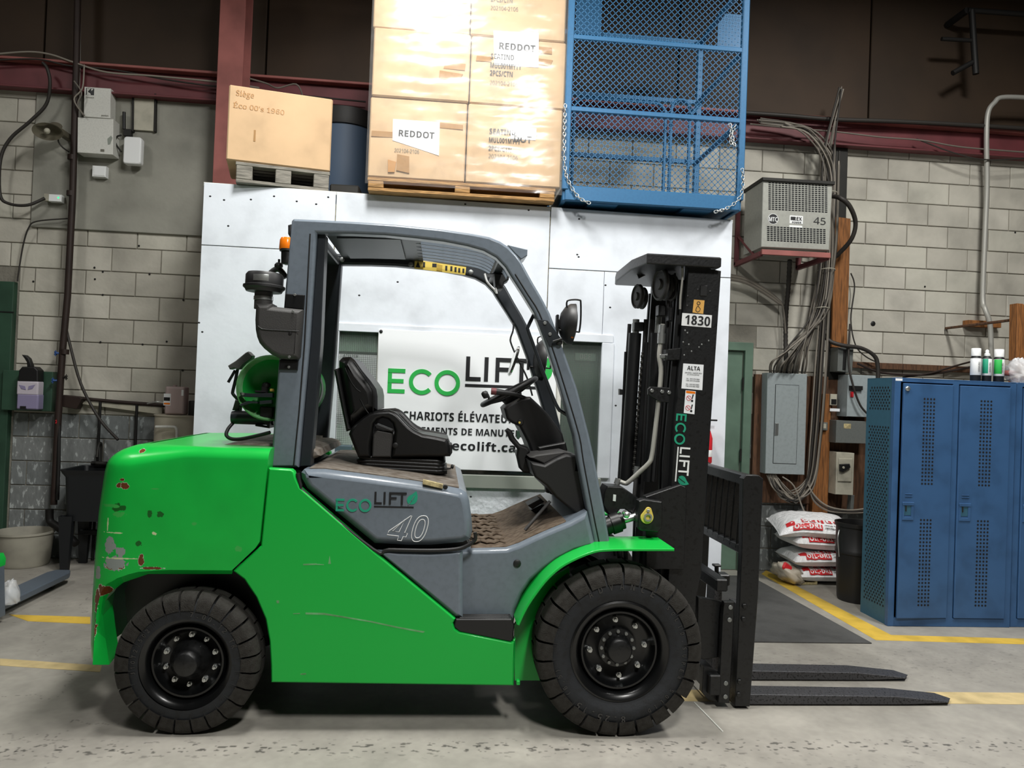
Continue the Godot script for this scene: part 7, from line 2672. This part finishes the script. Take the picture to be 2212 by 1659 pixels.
func bags() -> void:
	# four filled sacks, each a pillow with pinched corners
	var defs := [
		[1748, 1243, 3.03, 3.55, 0.008, 0.0, "absorbent sack at the bottom of the pile behind the wooden box"],
		[1752, 1222, 3.00, 3.56, 0.14, 0.03, "absorbent sack second from the bottom of the pile"],
		[1752, 1192, 3.00, 3.58, 0.272, -0.05, "absorbent sack lying flat under the topmost sack"],
		[1728, 1160, 2.90, 3.52, 0.402, -0.03, "absorbent sack on top of the pile, slumped over its left edge"]]
	var zc := -6.37
	for k in 4:
		var q: Array = defs[k]
		var y0: float = q[4]
		var w: float = q[3] - q[2]
		var h := 0.135 if k < 3 else 0.155
		var d := 0.44
		var cx: float = (q[2] + q[3]) / 2
		var c := Vector3(cx, y0 + h / 2, zc + [0.0, 0.02, 0.0, 0.03][k])
		var B := Basis(Vector3.UP, [0.02, -0.04, 0.03, -0.16][k]) * Basis(Vector3.BACK, q[5]) * Basis(Vector3.RIGHT, 0.16 if k == 3 else 0.0)
		var n := nz(30 + k, 2.2, 3)
		var top := []
		var bot := []
		for i in 17:
			var lt := []
			var lb := []
			for jx in 21:
				var u := jx / 20.0 * 2 - 1
				var v := i / 16.0 * 2 - 1
				var e := (1 - pow(absf(u), 4.0)) * (1 - pow(absf(v), 4.0))
				var th: float = h / 2 * pow(maxf(e, 0.0), 0.42)
				var pin := 1.0 - 0.04 * (1 - absf(v)) * 0.0
				var x := u * w / 2 * (1.0 + 0.05 * absf(v) * absf(v))
				var z := -v * d / 2 * (1.0 + 0.05 * u * u)
				var wr := 0.008 * n.get_noise_3d(u * 2, v * 2, k) + 0.004 * n.get_noise_3d(u * 7, v * 7, k)
				var sag := -0.09 * pow(maxf(0.0, -u - 0.35), 1.5) if k == 3 else 0.0
				lt.append(c + B * Vector3(x, th + wr * (1 if e > 0.02 else 0) + sag, z))
				lb.append(c + B * Vector3(x, -th * (0.85 if k else 0.8) + sag * 0.9, z))
			top.append(lt)
			bot.append(lb)
		var g := G.new()
		g.grid(top)
		g.grid(bot, false, false, true)
		for v in g.v.size():
			g.v[v].y = maxf(g.v[v].y, 0.004)
		var t := thing("absorbent_sack", "white and red " + q[6], "sack", Vector3(cx, y0, zc), "sacks by the wall")
		put("sack_body", g, M.bag, t)
		# printing laid on the near slope of the sack
		var on := func(u: float, s: float, lift: float) -> Vector3:     # s: 0 near seam .. 1 top middle
			var v := -1.0 + s
			var e := (1 - pow(absf(u), 4.0)) * (1 - pow(absf(v), 4.0))
			var th: float = h / 2 * pow(maxf(e, 0.0), 0.42)
			var sag := -0.09 * pow(maxf(0.0, -u - 0.35), 1.5) if k == 3 else 0.0
			var wr := 0.008 * n.get_noise_3d(u * 2, v * 2, k) + 0.004 * n.get_noise_3d(u * 7, v * 7, k)
			return c + B * Vector3(u * w / 2 * (1.0 + 0.05 * v * v), th + wr + sag + lift, -v * d / 2 * (1.0 + 0.05 * u * u))
		var red := G.new()
		var ink := G.new()
		var patch := func(gg: G, u0: float, s0: float, u1: float, s1: float) -> void:
			var rows := []
			for i in 7:
				var l := []
				for m in 7:
					l.append(on.call(lerpf(u0, u1, m / 6.0), lerpf(s0, s1, i / 6.0), 0.0025))
				rows.append(l)
			gg.grid(rows)
		patch.call(red, -0.82, 0.16, -0.6, 0.42)
		patch.call(red, -0.66, 0.012, 0.08, 0.20)
		for m in 6:
			patch.call(red, -0.42 + m * 0.21, 0.27, -0.27 + m * 0.21, 0.5)
		var wht := G.new()
		# curved lettering: text mesh wrapped over the slope
		var wrap := func(gg: G, s: String, u0: float, u1: float, s0: float, s1: float, lift: float) -> void:
			var tg := G.new()
			text(tg, s, Transform3D(), 1.0, 1.0, true, false, 0.0)
			for v in range(0, tg.v.size()):
				var p := tg.v[v]
				tg.v[v] = on.call(lerpf(u0, u1, p.x), lerpf(s0, s1, p.y), lift)
			for v in range(0, tg.v.size(), 3):
				var nn := (tg.v[v + 2] - tg.v[v]).cross(tg.v[v + 1] - tg.v[v]).normalized()
				gg.tri(tg.v[v], tg.v[v + 1], tg.v[v + 2], nn, nn, nn)
		wrap.call(wht, "OIL-DRI", -0.63, 0.05, 0.03, 0.17, 0.005)
		var wh2 := G.new()
		wrap.call(wh2, "SOLDRI", -0.41, 0.76, 0.3, 0.47, 0.005)
		wrap.call(ink, "GENERAL PURPOSE ABSORBENT", 0.14, 0.88, 0.12, 0.17, 0.003)
		var in2 := G.new()
		wrap.call(in2, "ABSORBANT TOUT USAGE", 0.14, 0.85, 0.04, 0.08, 0.003)
		put("white_lettering", wht, M.bag, t)
		put("white_lettering", wh2, M.bag, t)
		put("lettering", in2, M.ink, t)
		put("red_print", red, M.bagred, t)
		put("lettering", ink, M.ink, t)
	# soiled older sack squeezed under the left end
	var g := G.new()
	var rows := []
	var n2 := nz(40, 3.0, 3)
	var cc := Vector3(2.985, 0.075, -6.27)
	for i in 13:
		var l := []
		for jx in 16:
			var a := TAU * jx / 16
			var b := -PI / 2 + PI * i / 12
			var dd := Vector3(cos(b) * cos(a), sin(b), cos(b) * sin(a))
			l.append(cc + Basis(Vector3.BACK, -0.5) * (dd * Vector3(0.14, 0.075, 0.16) * (1.0 + 0.4 * n2.get_noise_3d(dd.x, dd.y, dd.z))))
		rows.append(l)
	g.grid(rows, true)
	for v in g.v.size():
		g.v[v].y = maxf(g.v[v].y, 0.003)
	var t2 := thing("absorbent_sack", "soiled crumpled sack with a red patch squeezed under the left end of the pile", "sack", Vector3(cc.x, 0, cc.z))
	put("sack_body", g, M.bagdirty, t2)
	g = G.new()
	g.box(cc + Vector3(-0.06, 0.07, 0.1), Vector3(0.09, 0.07, 0.03), 0.014, Basis(Vector3.BACK, -0.6) * Basis(Vector3.RIGHT, -0.4))
	put("red_print", g, M.bagred, t2)
	# little wooden frame standing on the floor in front
	var wf := thing("wooden_box", "small open pale wooden box frame standing before the sacks", "box", F(1740, 1262))
	var a0 := F(1711, 1263)
	var a1 := F(1766, 1264)
	var hh := 0.13
	for q in [[a0.x, 0.0, a0.x + 0.018, hh], [a1.x - 0.02, 0.0, a1.x, hh], [a0.x + 0.018, 0.0, a1.x - 0.02, 0.02]]:
		g = G.new()
		g.box(Vector3((q[0] + q[2]) / 2, (q[1] + q[3]) / 2 + 0.001, a0.z - 0.05), Vector3(q[2] - q[0], q[3] - q[1], 0.1), 0.002)
		put("board", g, M.cratewood, wf)
	# black bin beside the lockers
	var bc := F(1855, 1305)
	bc = Vector3(bc.x + 0.055, 0, bc.z - 0.12)
	var bn := thing("black_bin", "tall black plastic bin wedged between the sacks and the lockers", "bin", bc)
	g = G.new()
	var bh := P(1845, 1128, bc.z).y
	g.lathe([Vector2(0, 0.002), Vector2(0.145, 0.002), Vector2(0.15, 0.02), Vector2(0.165, bh * 0.6), Vector2(0.172, bh * 0.61), Vector2(0.172, bh * 0.66), Vector2(0.168, bh * 0.67), Vector2(0.17, bh - 0.03), Vector2(0.18, bh - 0.028), Vector2(0.182, bh), Vector2(0.17, bh), Vector2(0.16, bh - 0.05), Vector2(0.14, 0.03), Vector2(0, 0.03)], Transform3D(Basis(), bc), 36)
	put("bin_body", g, M.black, bn)
	g = G.new()
	g.tube(smooth([bc + Vector3(-0.18, bh - 0.06, 0.03), bc + Vector3(-0.2, bh - 0.12, 0.05), bc + Vector3(-0.185, bh - 0.26, 0.05)], 4), 0.005, 6)
	put("bail_handle", g, M.zinc, bn)

func left_side() -> void:
	var g := G.new()
	# ---- tall brown pipe with valves
	var bp := thing("water_pipe", "dark brown water pipe running down the wall with blue valve handles", "pipe", P(125, 1130, -6.55))
	g = G.new()
	var zp := -6.56
	g.tube([P(169, -60, zp), P(165, 140, zp), P(157, 420, zp), P(146, 640, zp), P(135, 760, zp), P(126, 900, zp), P(121, 1000, zp), P(116, 1090, zp)], 0.026, 12)
	put("pipe_run", g, M.pipebrown, bp)
	g = G.new()
	g.tube([P(172, -60, zp - 0.06), P(171, 140, zp - 0.06), P(163, 420, zp - 0.06), P(150, 600, zp - 0.06)], 0.012, 8)
	put("pipe_run", g, M.pipegray, bp)
	g = G.new()
	g.tube([P(128, 905, zp), P(127, 1000, zp + 0.03), P(124, 1080, zp + 0.03)], 0.014, 8)
	put("pipe_run", g, M.pipeblack, bp)
	for q in [[120, 763, 133, 763, "b"], [114, 822, 127, 822, "b"], [143, 815, 131, 816, "k"], [123, 911, 127, 911, "r"]]:
		g = G.new()
		var c := P(q[0], q[1], zp + 0.02)
		g.tube([P(q[2], q[3], zp), c], 0.008, 8)
		for k in 3:
			g.box(c, Vector3(0.006, 0.05, 0.012), 0.003, Basis(Vector3.RIGHT, PI * k / 3))
		put("valve_handle", g, M.valveblue if q[4] == "b" else M.red if q[4] == "r" else M.darksteel, bp)
	for y in [340, 418, 760]:
		g = G.new()
		var c := P(165 - y * 0.028 - (4 if y > 600 else 0), y, zp)
		g.tube([c - Vector3(0, 0.02, 0), c + Vector3(0, 0.02, 0)], 0.033, 12)
		put("coupling", g, M.pipebrown, bp)
	# drain under the sink
	g = G.new()
	g.tube(smooth([P(107, 1100, -6.5), P(108, 1125, -6.5), P(120, 1135, -6.48), P(140, 1150, -6.45), P(165, 1175, -6.4)], 4), 0.03, 10)
	tag(put("drain_pipe", g, M.pipeblack), "black drain elbow below the utility sink", "pipe")
	# slanted grey pipe on the wall
	g = G.new()
	g.tube(route([141, 700, -6.6, 150, 740, -6.58, 175, 830, -6.56, 215, 905, -6.54, 255, 950, -6.5], 5), 0.012, 8)
	tag(put("sink_hose", g, M.cabledark), "dark hose slanting down the wall towards the sink", "hose")
	# ---- boxes at the top left
	var z1 := -6.555
	var u1 := thing("alarm_cabinet", "upper cream wall cabinet with a black square logo", "cabinet", P(210, 256, -6.55))
	g = G.new()
	g.ext(pp([182, 187, 239, 191, 238, 256, 180, 252], z1), z1, -6.66, 0.004)
	put("case", g, M.offwhite, u1)
	g = G.new()
	g.ext(rect(186, 190, 203, 206, z1), z1 + 0.001, z1)
	var lgm := put("logo_square", g, M.ink, u1)
	g = G.new()
	g.ext(pp([188, 191, 196, 191, 190, 198, 196, 203, 196, 205, 188, 205], z1), z1 + 0.0018, z1)
	g.ext(pp([197, 192, 202, 192, 198, 197], z1), z1 + 0.0018, z1)
	put("logo_mark", g, M.offwhite, lgm)
	g = G.new()
	label_text(g, "kantech", 186, 212, 203, 213, 4, z1 + 0.001, false)
	label_text(g, "paxton", 219, 252, 234, 253, 4, z1 + 0.001, true)
	put("lettering", g, M.inkgray, u1)
	g = G.new()
	g.ext(pp([170, 255, 247, 259, 246, 336, 169, 331], z1), z1 + 0.02, -6.66, 0.004)
	var u2 := put("alarm_cabinet", g, M.offwhite)
	tag(u2, "large plain cream wall cabinet below the one with the logo", "cabinet")
	sub_rect("smudge", u2, 217, 322, 225, 328, z1 + 0.0215, z1 + 0.019, M.inkgray, 0.0)
	g = G.new()
	g.ext(pp([232, 300, 240, 293, 243, 298, 238, 312, 233, 313], z1 + 0.02), z1 + 0.0212, z1 + 0.019)
	put("scuff", g, M.grayplate, u2)
	# aerial unit
	var ap := thing("access_point", "white rounded radio unit with a black stub aerial beside the cream cabinets", "radio unit", P(285, 352, -6.5))
	g = G.new()
	var pa := P(264, 353, -6.55)
	var pb := P(306, 296, -6.55)
	g.ext(rrect(pa.x, pa.y, pb.x, pb.y, 0.025, 5), -6.55, -6.62, 0.012)
	put("case", g, M.white, ap)
	g = G.new()
	g.tube([P(268, 242, -6.62), P(268, 279, -6.62)], 0.013, 10)
	put("aerial", g, M.black, ap)
	g = G.new()
	g.box(P(277, 288, -6.64), Vector3(0.06, 0.06, 0.05), 0.004)
	g.tube(smooth([P(262, 292, -6.6), P(252, 296, -6.6), P(250, 310, -6.6), P(262, 328, -6.6)], 4), 0.007, 6)
	put("mount", g, M.darksteel, ap)
	var sb := wbox("sensor_box", "small square white sensor box below the cream cabinets", "sensor", 199, 357, 228, 383, -6.61, -6.67, M.white, 0.006)
	sub_rect("cover_rim", sb, 202, 359, 226, 380, -6.606, -6.62, M.white, 0.004)
	var nd := thing("network_box", "small white network box with a green light at the end of a black cable", "network box", P(115, 436, -6.6))
	g = G.new()
	g.ext(rect(105, 419, 132, 436, -6.6), -6.6, -6.66, 0.004)
	put("case", g, M.white, nd)
	sub_rect("cable_gland", nd, 95, 418, 105, 434, -6.605, -6.65, M.ivory)
	g = G.new()
	g.sphere(P(126, 427, -6.6), Vector3(0.008, 0.008, 0.003), 8)
	put("led_light", g, M.led, nd)
	# horn speaker
	var hs := thing("horn_speaker", "dusty grey horn loudspeaker on the wall left of the brown pipe", "speaker", P(100, 298, -6.5))
	g = G.new()
	var hc := P(103, 284, -6.34)
	g.lathe([Vector2(0.02, 0.16), Vector2(0.05, 0.15), Vector2(0.06, 0.09), Vector2(0.075, 0.05), Vector2(0.115, 0.0), Vector2(0.118, -0.004), Vector2(0.11, -0.002), Vector2(0.06, 0.06), Vector2(0.0, 0.07)], Transform3D(Basis(Vector3.RIGHT, -0.95) * Basis.from_scale(Vector3(1, 1, 0.6)), hc), 28)
	put("horn", g, M.horn, hs)
	g = G.new()
	g.sphere(hc + Vector3(0, 0.0, 0.01), Vector3(0.025, 0.025, 0.02), 10)
	put("driver_cap", g, M.ivory, hs)
	g = G.new()
	g.box(hc + Vector3(0.02, 0.05, -0.2), Vector3(0.05, 0.05, 0.24), 0.006)
	put("mount_arm", g, M.horn, hs)
	cable(route([128, 292, -6.55, 126, 305, -6.58, 135, 318, -6.6, 149, 328, -6.6], 5), 0.006, M.cabledark, "short black cable from the horn speaker to the brown pipe")
	# cables along the beam at the left
	cable(route([97, 428, -6.6, 60, 443, -6.56, 20, 440, -6.56, 0, 420, -6.56, 1, 345, -6.56, 22, 300, -6.56, 65, 262, -6.56, 100, 225, -6.56, 108, 180, -6.52, 102, 148, -6.5, 92, 135, -6.5], 6), 0.013, M.cabledark, "black cable looping from the network box up to the red beam")
	cable(route([147, 472, -6.62, 80, 478, -6.62, 62, 492, -6.62, 50, 530, -6.64, 40, 590, -6.64, 38, 608, -6.64], 6), 0.006, M.cabledark, "thin black cable hanging beside the dark green door")
	cable(route([-20, 118, -6.55, 60, 112, -6.55, 110, 118, -6.55, 160, 135, -6.55, 230, 156, -6.55, 330, 164, -6.55, 480, 178, -6.55, 560, 190, -6.55], 6), 0.008, M.cable2, "long pale cable running along the top of the beam left of the column")
	cable(route([-20, 130, -6.56, 80, 128, -6.56, 150, 142, -6.56, 240, 150, -6.56, 360, 172, -6.56, 460, 186, -6.56, 640, 205, -6.56, 790, 220, -6.56], 6), 0.007, M.cabledark, "long black cable drooping on the red beam behind the column")
	cable(route([160, 175, -6.5, 176, 200, -6.5, 168, 225, -6.5, 182, 250, -6.5], 5), 0.006, M.cable, "thin cable dropping between the brown pipe and the cream cabinet", "small cables behind the cream cabinets")
	cable(route([182, 140, -6.5, 178, 190, -6.5, 160, 215, -6.5, 180, 248, -6.5], 5), 0.006, M.cable2, "second thin cable beside the brown pipe, ending at the top of the large cream cabinet", "small cables behind the cream cabinets")
	cable(route([540, 170, -6.3, 575, 180, -6.4, 600, 190, -6.5, 640, 182, -6.5, 655, 210, -6.55], 5), 0.007, M.cable, "loose grey cable above the small carton", "cables above the small carton")
	# frame bracket on the wall (two slotted rails and a plate)
	var wb := thing("wall_rack", "empty slotted metal rack on the wall right of the radio unit", "rack", P(308, 285, -6.6))
	for x in [285, 333]:
		g = G.new()
		g.ext(pp([x, 202, x + 4, 202, x + 3, 284, x - 1, 284], -6.63), -6.63, -6.665, 0.002)
		put("slotted_rail", g, M.darksteel, wb)
	sub_rect("back_plate", wb, 289, 206, 331, 283, -6.64, -6.665, M.ivory)
	# ---- soap dispenser on a green board
	var gb := wbox("green_board", "dark green painted board on the wall behind the soap dispenser", "board", 6, 799, 110, 889, -6.6, -6.68, M.doordark)
	var sd := thing("soap_dispenser", "soap dispenser jug with purple soap and a black pump on the green board", "soap dispenser", P(60, 884, -6.5))
	var sz := -6.5
	g = G.new()
	var a := P(34, 884, sz)
	var b := P(83, 852, sz)
	g.ext(rrect(a.x, a.y, b.x, b.y, 0.012), sz, sz - 0.095, 0.012)
	put("soap_tank", g, M.soap, sd)
	a = P(34, 853, sz)
	b = P(83, 824, sz)
	g = G.new()
	g.ext(rrect(a.x, a.y, b.x, b.y, 0.012), sz, sz - 0.095, 0.012)
	put("jug_body", g, M.soapbody, sd)
	g = G.new()
	for q in [[41, 831, 54, 834, 56, 842, 46, 840], [76, 831, 62, 834, 60, 842, 70, 840]]:
		g.ext(pp(q, sz + 0.002), sz + 0.004, sz - 0.004, 0.001)
	put("grip_dent", g, M.soap, sd)
	g = prof_px([38, 824, 40, 800, 47, 792, 74, 792, 82, 800, 82, 824], sz, sz - 0.1, 0.01)
	put("pump_housing", g, M.black, sd)
	g = prof_px([46, 766, 54, 767, 62, 774, 68, 790, 66, 796, 58, 792, 57, 782, 52, 774], sz - 0.02, sz - 0.07, 0.006)
	put("pump_lever", g, M.black, sd)
	g = G.new()
	g.ext(rect(44, 877, 56, 884, sz), sz + 0.008, sz - 0.02, 0.002)
	put("tap", g, M.black, sd)
	# ---- pipe rail with a brown block
	var pr := thing("pipe_rail", "dark pipe rail with a brown board end standing behind the counterweight", "rail", P(220, 1000, -6.64))
	g = G.new()
	g.tube([P(165, 860, -6.64), P(250, 868, -6.64), P(385, 878, -6.64)], 0.016, 10)
	put("rail_tube", g, M.pipebrown, pr)
	for q in [[217, 866, 208, 1030], [296, 872, 290, 1030]]:
		g = G.new()
		var top := P(q[0], q[1], -6.64)
		g.tube([top, Vector3(P(q[2], q[3], -6.64).x, 0.002, -6.64)], 0.012, 8)
		put("rail_post", g, M.pipeblack, pr)
	g = prof_px([133, 853, 172, 857, 177, 862, 165, 884, 130, 878], -6.58, -6.66, 0.004)
	put("board_end", g, M.pipebrown, pr)
	# wood trim strip on the wall behind the rail
	g = G.new()
	g.ext(pp([168, 866, 350, 880, 350, 896, 168, 872], -6.64), -6.64, -6.68, 0.003)
	tag(put("wood_strip", g, M.ivory), "pale wood strip on the wall behind the pipe rail", "strip")
	# ---- utility sink
	var zk := -6.19
	var x0 := F(130, 1238).x - 0.05
	var x1 := x0 + 0.58
	var sk := thing("utility_sink", "black plastic utility sink on four legs behind the forklift", "sink", Vector3((x0 + x1) / 2, 0, -6.4))
	var yr := P(130, 1015, zk).y
	g = G.new()
	var outer := []
	for q in [[0.0, yr], [0.012, yr - 0.03], [0.03, yr - 0.06], [0.045, yr - 0.40]]:
		var r := rrect(x0 + q[0], -6.6 + q[0], x1 - q[0], zk - q[0], 0.04)
		var l := []
		for p in r:
			l.append(Vector3(p.x, q[1], p.y))
		outer.append(l)
	g.grid(outer, true, false, true)
	var inr := []
	for q in [[0.0, yr], [0.03, yr - 0.004], [0.05, yr - 0.34]]:
		var r := rrect(x0 + q[0], -6.6 + q[0], x1 - q[0], zk - q[0], 0.035)
		var l := []
		for p in r:
			l.append(Vector3(p.x, q[1], p.y))
		inr.append(l)
	g.grid(inr, true)
	g.box(Vector3((x0 + x1) / 2, yr - 0.37, (zk - 6.6) / 2), Vector3(x1 - x0 - 0.1, 0.05, 0.3), 0.01)
	put("basin", g, M.sink, sk)
	for q in [[x0 + 0.06, zk - 0.05], [x1 - 0.06, zk - 0.05], [x0 + 0.06, -6.55], [x1 - 0.06, -6.55]]:
		g = G.new()
		var rows := []
		for k in 2:
			var s: float = [0.028, 0.05][k]
			var y: float = [0.0, yr - 0.36][k]
			var l := []
			for e in [[-1, -1], [1, -1], [1, 1], [-1, 1]]:
				l.append(Vector3(q[0] + e[0] * s, y, q[1] + e[1] * s * 0.6))
			rows.append(l)
		for k in 4:
			g.quad(rows[0][k], rows[0][(k + 1) % 4], rows[1][(k + 1) % 4], rows[1][k])
		g.quad(rows[0][0], rows[0][1], rows[0][2], rows[0][3], Vector3.DOWN)
		put("leg", g, M.sink, sk)
	g = G.new()
	g.box(Vector3((x0 + x1) / 2, 0.26, -6.5), Vector3(x1 - x0 - 0.1, 0.04, 0.03), 0.004)
	put("brace", g, M.sink, sk)
	g = G.new()
	var fb := P(215, 1000, -6.52)
	g.tube([Vector3(fb.x - 0.07, yr + 0.02, -6.54), Vector3(fb.x + 0.05, yr + 0.02, -6.54)], 0.018, 8)
	g.tube(smooth([Vector3(fb.x, yr + 0.02, -6.54), Vector3(fb.x, yr + 0.16, -6.54), Vector3(fb.x + 0.005, yr + 0.19, -6.5), Vector3(fb.x + 0.01, yr + 0.16, -6.46), Vector3(fb.x + 0.02, yr + 0.08, -6.42)], 4), 0.011, 8)
	put("tap", g, M.darksteel, sk)
	# ---- grey bin at the left edge
	var bc := F(55, 1222)
	bc.z = -6.46
	bc.x = P(52, 1180, bc.z).x
	var bk := thing("grey_bin", "round grey plastic bin on the floor by the dark green door", "bin", Vector3(bc.x, 0, bc.z))
	g = G.new()
	var bh := P(55, 1146, bc.z).y
	g.lathe([Vector2(0, 0.002), Vector2(0.175, 0.002), Vector2(0.185, 0.02), Vector2(0.203, bh - 0.02), Vector2(0.212, bh - 0.016), Vector2(0.212, bh), Vector2(0.2, bh), Vector2(0.19, bh - 0.03), Vector2(0.17, 0.03), Vector2(0, 0.03)], Transform3D(Basis(), Vector3(bc.x, 0, bc.z)), 40)
	put("bin_body", g, M.bucket, bk)
	# ---- water heater with a can on it
	var hz := -6.24
	var hx0 := P(318, 920, hz).x
	var hx1 := P(418, 920, hz).x
	var ht := thing("water_heater", "beige water heater tank standing between the sink and the booth", "water heater", Vector3((hx0 + hx1) / 2, 0, hz - 0.2))
	g = G.new()
	var hy := P(360, 897, hz).y
	var hr := (hx1 - hx0) / 2
	g.lathe([Vector2(0, 0.002), Vector2(hr, 0.002), Vector2(hr, hy - 0.012), Vector2(hr + 0.008, hy - 0.01), Vector2(hr + 0.008, hy), Vector2(0, hy + 0.002)], Transform3D(Basis.from_scale(Vector3(1, 1, 0.95)), Vector3((hx0 + hx1) / 2, 0, hz - hr)), 40)
	put("tank", g, M.heater, ht)
	g = G.new()
	g.tube(smooth([P(336, 922, hz + 0.03), P(370, 922, hz + 0.03), P(380, 925, hz + 0.03), P(382, 940, hz + 0.03), P(380, 990, hz + 0.03)], 4), 0.011, 8)
	put("relief_pipe", g, M.offwhite, ht)
	var cn := thing("solvent_can", "pink plastic solvent jug with a label standing on the water heater", "jug", P(375, 893, hz - 0.12))
	g = G.new()
	var cz := hz - 0.06
	var ca := P(354, 892, cz)
	ca.y = hy + 0.004
	var cb := P(399, 836, cz)
	g.ext(rrect(ca.x, ca.y, cb.x, cb.y, 0.014), cz, cz - 0.12, 0.014)
	put("jug_body", g, M.canpink, cn)
	sub_rect("paper_label", cn, 354, 850, 368, 876, cz + 0.001, cz - 0.002, M.white, 0.0)
	sub_rect("label_band", cn, 354, 858, 367, 866, cz + 0.002, cz, M.black, 0.0)
	sub_rect("label_stripe", cn, 354, 870, 367, 874, cz + 0.002, cz, M.orange, 0.0)
	sub_rect("grip_hole", cn, 392, 842, 396, 855, cz + 0.001, cz - 0.002, M.white, 0.0)
	g = G.new()
	g.lathe([Vector2(0.016, 0), Vector2(0.016, 0.014), Vector2(0, 0.015)], Transform3D(Basis(), Vector3((ca.x + cb.x) / 2 - 0.02, cb.y - 0.002, cz - 0.06)), 14)
	put("cap", g, M.canpink, cn)
	g = G.new()
	var kc := P(409, 890, cz)
	kc.y = hy + 0.003
	g.lathe([Vector2(0, 0), Vector2(0.045, 0), Vector2(0.045, 0.11), Vector2(0.04, 0.115), Vector2(0, 0.115)], Transform3D(Basis(), kc + Vector3(0.02, 0, -0.06)), 18)
	tag(put("dark_tin", g, M.darksteel), "dark tin standing next to the pink jug on the water heater", "tin")
	cable(route([318, 872, -6.32, 340, 868, -6.3, 370, 872, -6.32, 390, 878, -6.35], 4), 0.006, M.zinc, "loop of bright wire at the end of the pipe rail")
	# ---- pallet jack at the left edge
	var jk := thing("pallet_jack", "grey pallet jack with a green body reaching in from the left edge", "pallet jack", F(0, 1345))
	g = G.new()
	var tip := F(172, 1262)
	g.ext(PackedVector2Array([Vector2(-2.80, 4.75), Vector2(-2.64, 4.75), Vector2(-2.63, 5.85), Vector2(-2.66, 5.93), Vector2(-2.76, 5.93), Vector2(-2.79, 5.85)]), 0.09, 0.045, 0.008)
	for k in g.v.size():      # plan polygon laid flat
		var p := g.v[k]
		var m := g.n[k]
		g.v[k] = Vector3(p.x, p.z, -p.y)
		g.n[k] = Vector3(m.x, m.z, -m.y)
	put("fork_blade", g, M.jackgray, jk)
	g = G.new()
	g.tube([Vector3(-2.75, 0.032, -5.75), Vector3(-2.69, 0.032, -5.75)], 0.032, 14)
	put("roller", g, M.black, jk)
	g = G.new()
	g.ext(pp([-120, 1214, -42, 1214, -37, 1226, -37, 1260, -35, 1352, -120, 1352], -4.72), -4.72, -4.95, 0.01)
	put("battery_case", g, M.jackgray, jk)
	g = G.new()
	g.ext(pp([-120, 1212, -42, 1212, -36, 1225, -38, 1240, -120, 1240], -4.715), -4.715, -4.96, 0.012)
	put("green_cover", g, M.green, jk)
	g = G.new()
	var rows2 := []
	var nn := nz(55, 5.0, 3)
	var pc := Vector3(F(22, 1320).x, 0.135, -5.06)
	pc = P(20, 1290, -5.02)
	for i in 13:
		var l := []
		for jx in 16:
			var t := TAU * jx / 16
			var bb := -PI / 2 + PI * i / 12
			var d := Vector3(cos(bb) * cos(t), sin(bb), cos(bb) * sin(t))
			l.append(pc + d * Vector3(0.055, 0.1, 0.06) * (1.0 + 0.45 * nn.get_noise_3d(d.x, d.y, d.z)))
		rows2.append(l)
	g.grid(rows2, true)
	var low := 9.0
	for v in g.v:
		low = minf(low, v.y)
	for k in g.v.size():
		g.v[k].y = maxf(g.v[k].y, 0.093)
	tag(put("plastic_bag", g, M.plasticbag), "crumpled clear plastic bag lying on the pallet jack fork", "bag")
